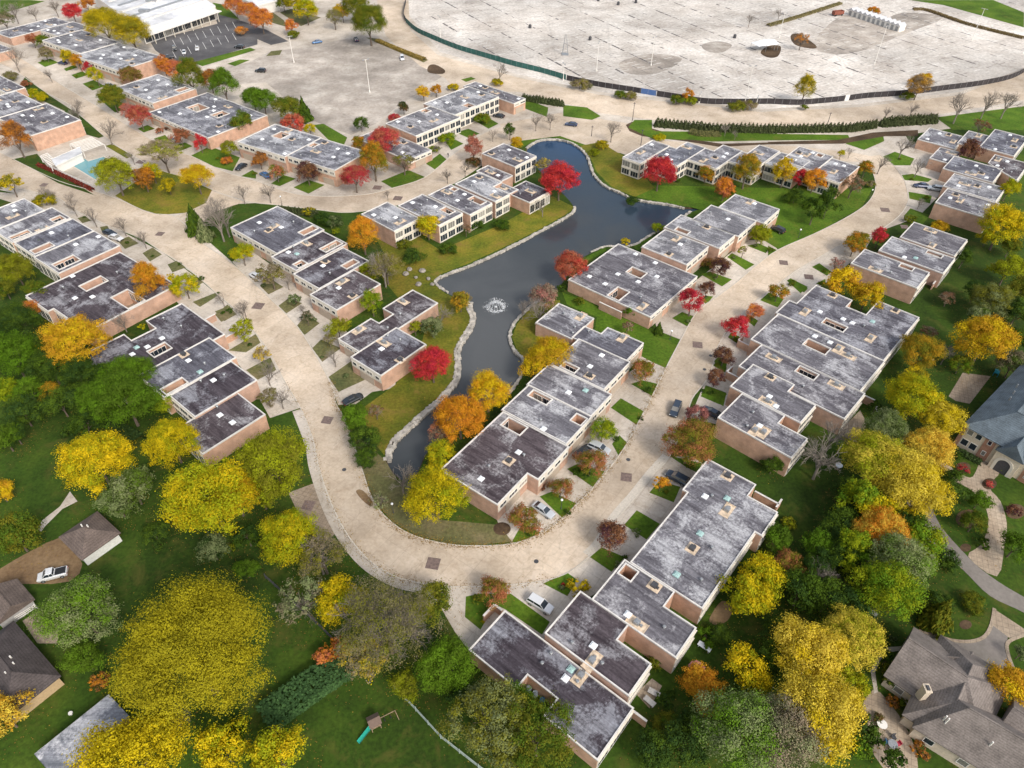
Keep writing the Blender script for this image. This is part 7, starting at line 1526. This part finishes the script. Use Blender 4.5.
bench('T23', (745,268), (795,300), SKYL, 'long white table on the terrace behind the back wall'); bench('T23', (530,485), (570,520), plain('slab_grey', (.42, .40, .38), .8), 'long grey table on small back patio of raised plum house'); bench('T23', (545,455), (590,480), plain('slab_pale', (.48, .45, .42), .8), 'second long pale table on small back patio'); bench('T33', (395,135), (435,160), GREY, 'grey garden bench under the yellow-green road tree', 'garden_bench', 'bench')
TQ = plain('turquoise_plastic', (.02, .26, .34), .4)
p = G('L6', 785, 285); o = empty('play_slide', p, .9, 'turquoise play slide by the slate mansion back corner', 'play slide'); MB().box(-1.4, -.5, .9, -.4, .5, 1.1).build('platform', TQ, o)
m = MB(); m.v = [(-.4, -.5, 1.1), (1.6, -.5, .15), (1.6, .5, .15), (-.4, .5, 1.1), (-.4, -.5, .95), (1.6, -.5, 0), (1.6, .5, 0), (-.4, .5, .95)]; m.f = [(0, 1, 2, 3), (7, 6, 5, 4), (0, 4, 5, 1), (1, 5, 6, 2), (2, 6, 7, 3), (3, 7, 4, 0)]; m.build('slide', TQ, o)
m = MB()
for sx in (-1.35, -.45):
    for sy in (-.45, .45): m.box(sx - .05, sy - .05, 0, sx + .05, sy + .05, .89)
m.build('frame', TQ, o)
TARP = plain('tarp_blue', (.14, .30, .36), .5)
p = G('T03', 25, 158, .5); m = MB(); m.box(-1.6, -1.1, 0, 1.6, 1.1, .5).box(-1.2, -.8, .5, 1.2, .8, .75); o = m.build('covered_woodpile', TARP); o.location = (p.x, p.y, 0.02); o.rotation_euler = (0, 0, .6); tag(o, 'pile under a pale blue tarp between two left edge roofs', 'tarp pile')
p = G('T03', 283, 550, .4); m = MB().tube((0, 0, 0), (0, 0, .5), .12, .16, 8).tube((0, 0, .5), (0, 0, .62), .34, .3, 10); o = m.build('bird_bath', WHITE); o.location = (p.x, p.y, .01); tag(o, 'small white bird bath on the dark lawn at lower left', 'bird bath')
# walking person
p = G('K1', 503, 140)
bm = bmesh.new(); pts = [(0, 0, .95), (0, 0, 1.2), (0, 0, 1.42), (0, .02, 1.52), (0, .04, 1.66), (-.1, .12, .5), (-.1, .2, .08), (.1, -.05, .5), (.1, -.22, .08), (-.2, 0, 1.38), (-.27, -.08, 1.12), (-.27, .02, .88), (.2, 0, 1.38), (.27, .08, 1.12), (.27, .2, .9), (-.1, .32, .05), (.1, -.1, .05)]
vv = [bm.verts.new(q) for q in pts]
for a, b in ((0, 1), (1, 2), (2, 3), (3, 4), (0, 5), (5, 6), (0, 7), (7, 8), (2, 9), (9, 10), (10, 11), (2, 12), (12, 13), (13, 14), (6, 15), (8, 16)): bm.edges.new((vv[a], vv[b]))
me = bpy.data.meshes.new('person'); bm.to_mesh(me); bm.free(); o = link('person', me, plain('dark_clothes', (.04, .045, .06), .8)); o.location = p; o.rotation_euler = (0, 0, -.6)
md = o.modifiers.new('skin', 'SKIN'); rad = [.15, .15, .16, .065, .105, .085, .055, .085, .055, .075, .05, .04, .075, .05, .04, .045, .045]
for q, r_ in zip(me.skin_vertices[0].data, rad): q.radius = (r_, r_)
me.skin_vertices[0].data[0].use_root = True
s_ = o.modifiers.new('sub', 'SUBSURF'); s_.levels = 1; s_.render_levels = 2
tag(o, 'person in dark clothes walking on the drive before the white two-storey front', 'person')

# ------------------------------------------------------------------ light
w = bpy.data.worlds.new('World'); SC.world = w; w.use_nodes = True; nt = w.node_tree; bg = nt.nodes['Background']
sk = nt.nodes.new('ShaderNodeTexSky'); sk.sky_type = 'NISHITA'; sk.sun_disc = False
SUNAZ = Vector((.50, -.72)).normalized(); ELEV = math.radians(42)
sk.sun_elevation = ELEV; sk.sun_rotation = math.atan2(SUNAZ.x, SUNAZ.y); sk.dust_density = 4.0; sk.air_density = 1.2; sk.ozone_density = 1.0; sk.altitude = 200
hs = nt.nodes.new('ShaderNodeHueSaturation'); hs.inputs['Saturation'].default_value = .5; nt.links.new(sk.outputs[0], hs.inputs['Color']); nt.links.new(hs.outputs[0], bg.inputs['Color'])
bg.inputs['Strength'].default_value = .145
sd = bpy.data.lights.new('sun', 'SUN'); sd.energy = 1.4; sd.angle = math.radians(12); sd.color = (1, .95, .87); so = bpy.data.objects.new('sun', sd); COL.objects.link(so)
dv = Vector((SUNAZ.x * math.cos(ELEV), SUNAZ.y * math.cos(ELEV), math.sin(ELEV))); so.rotation_euler = dv.to_track_quat('Z', 'Y').to_euler(); so.location = (0, 0, 200)
SC.view_settings.view_transform = 'Standard'; SC.view_settings.look = 'None'; SC.view_settings.gamma = 1; SC.view_settings.exposure = 0.64; SC.view_settings.use_curve_mapping = False
SC.cycles.max_bounces = 5; SC.cycles.diffuse_bounces = 3; SC.cycles.glossy_bounces = 2; SC.cycles.transmission_bounces = 2; SC.cycles.use_denoising = True
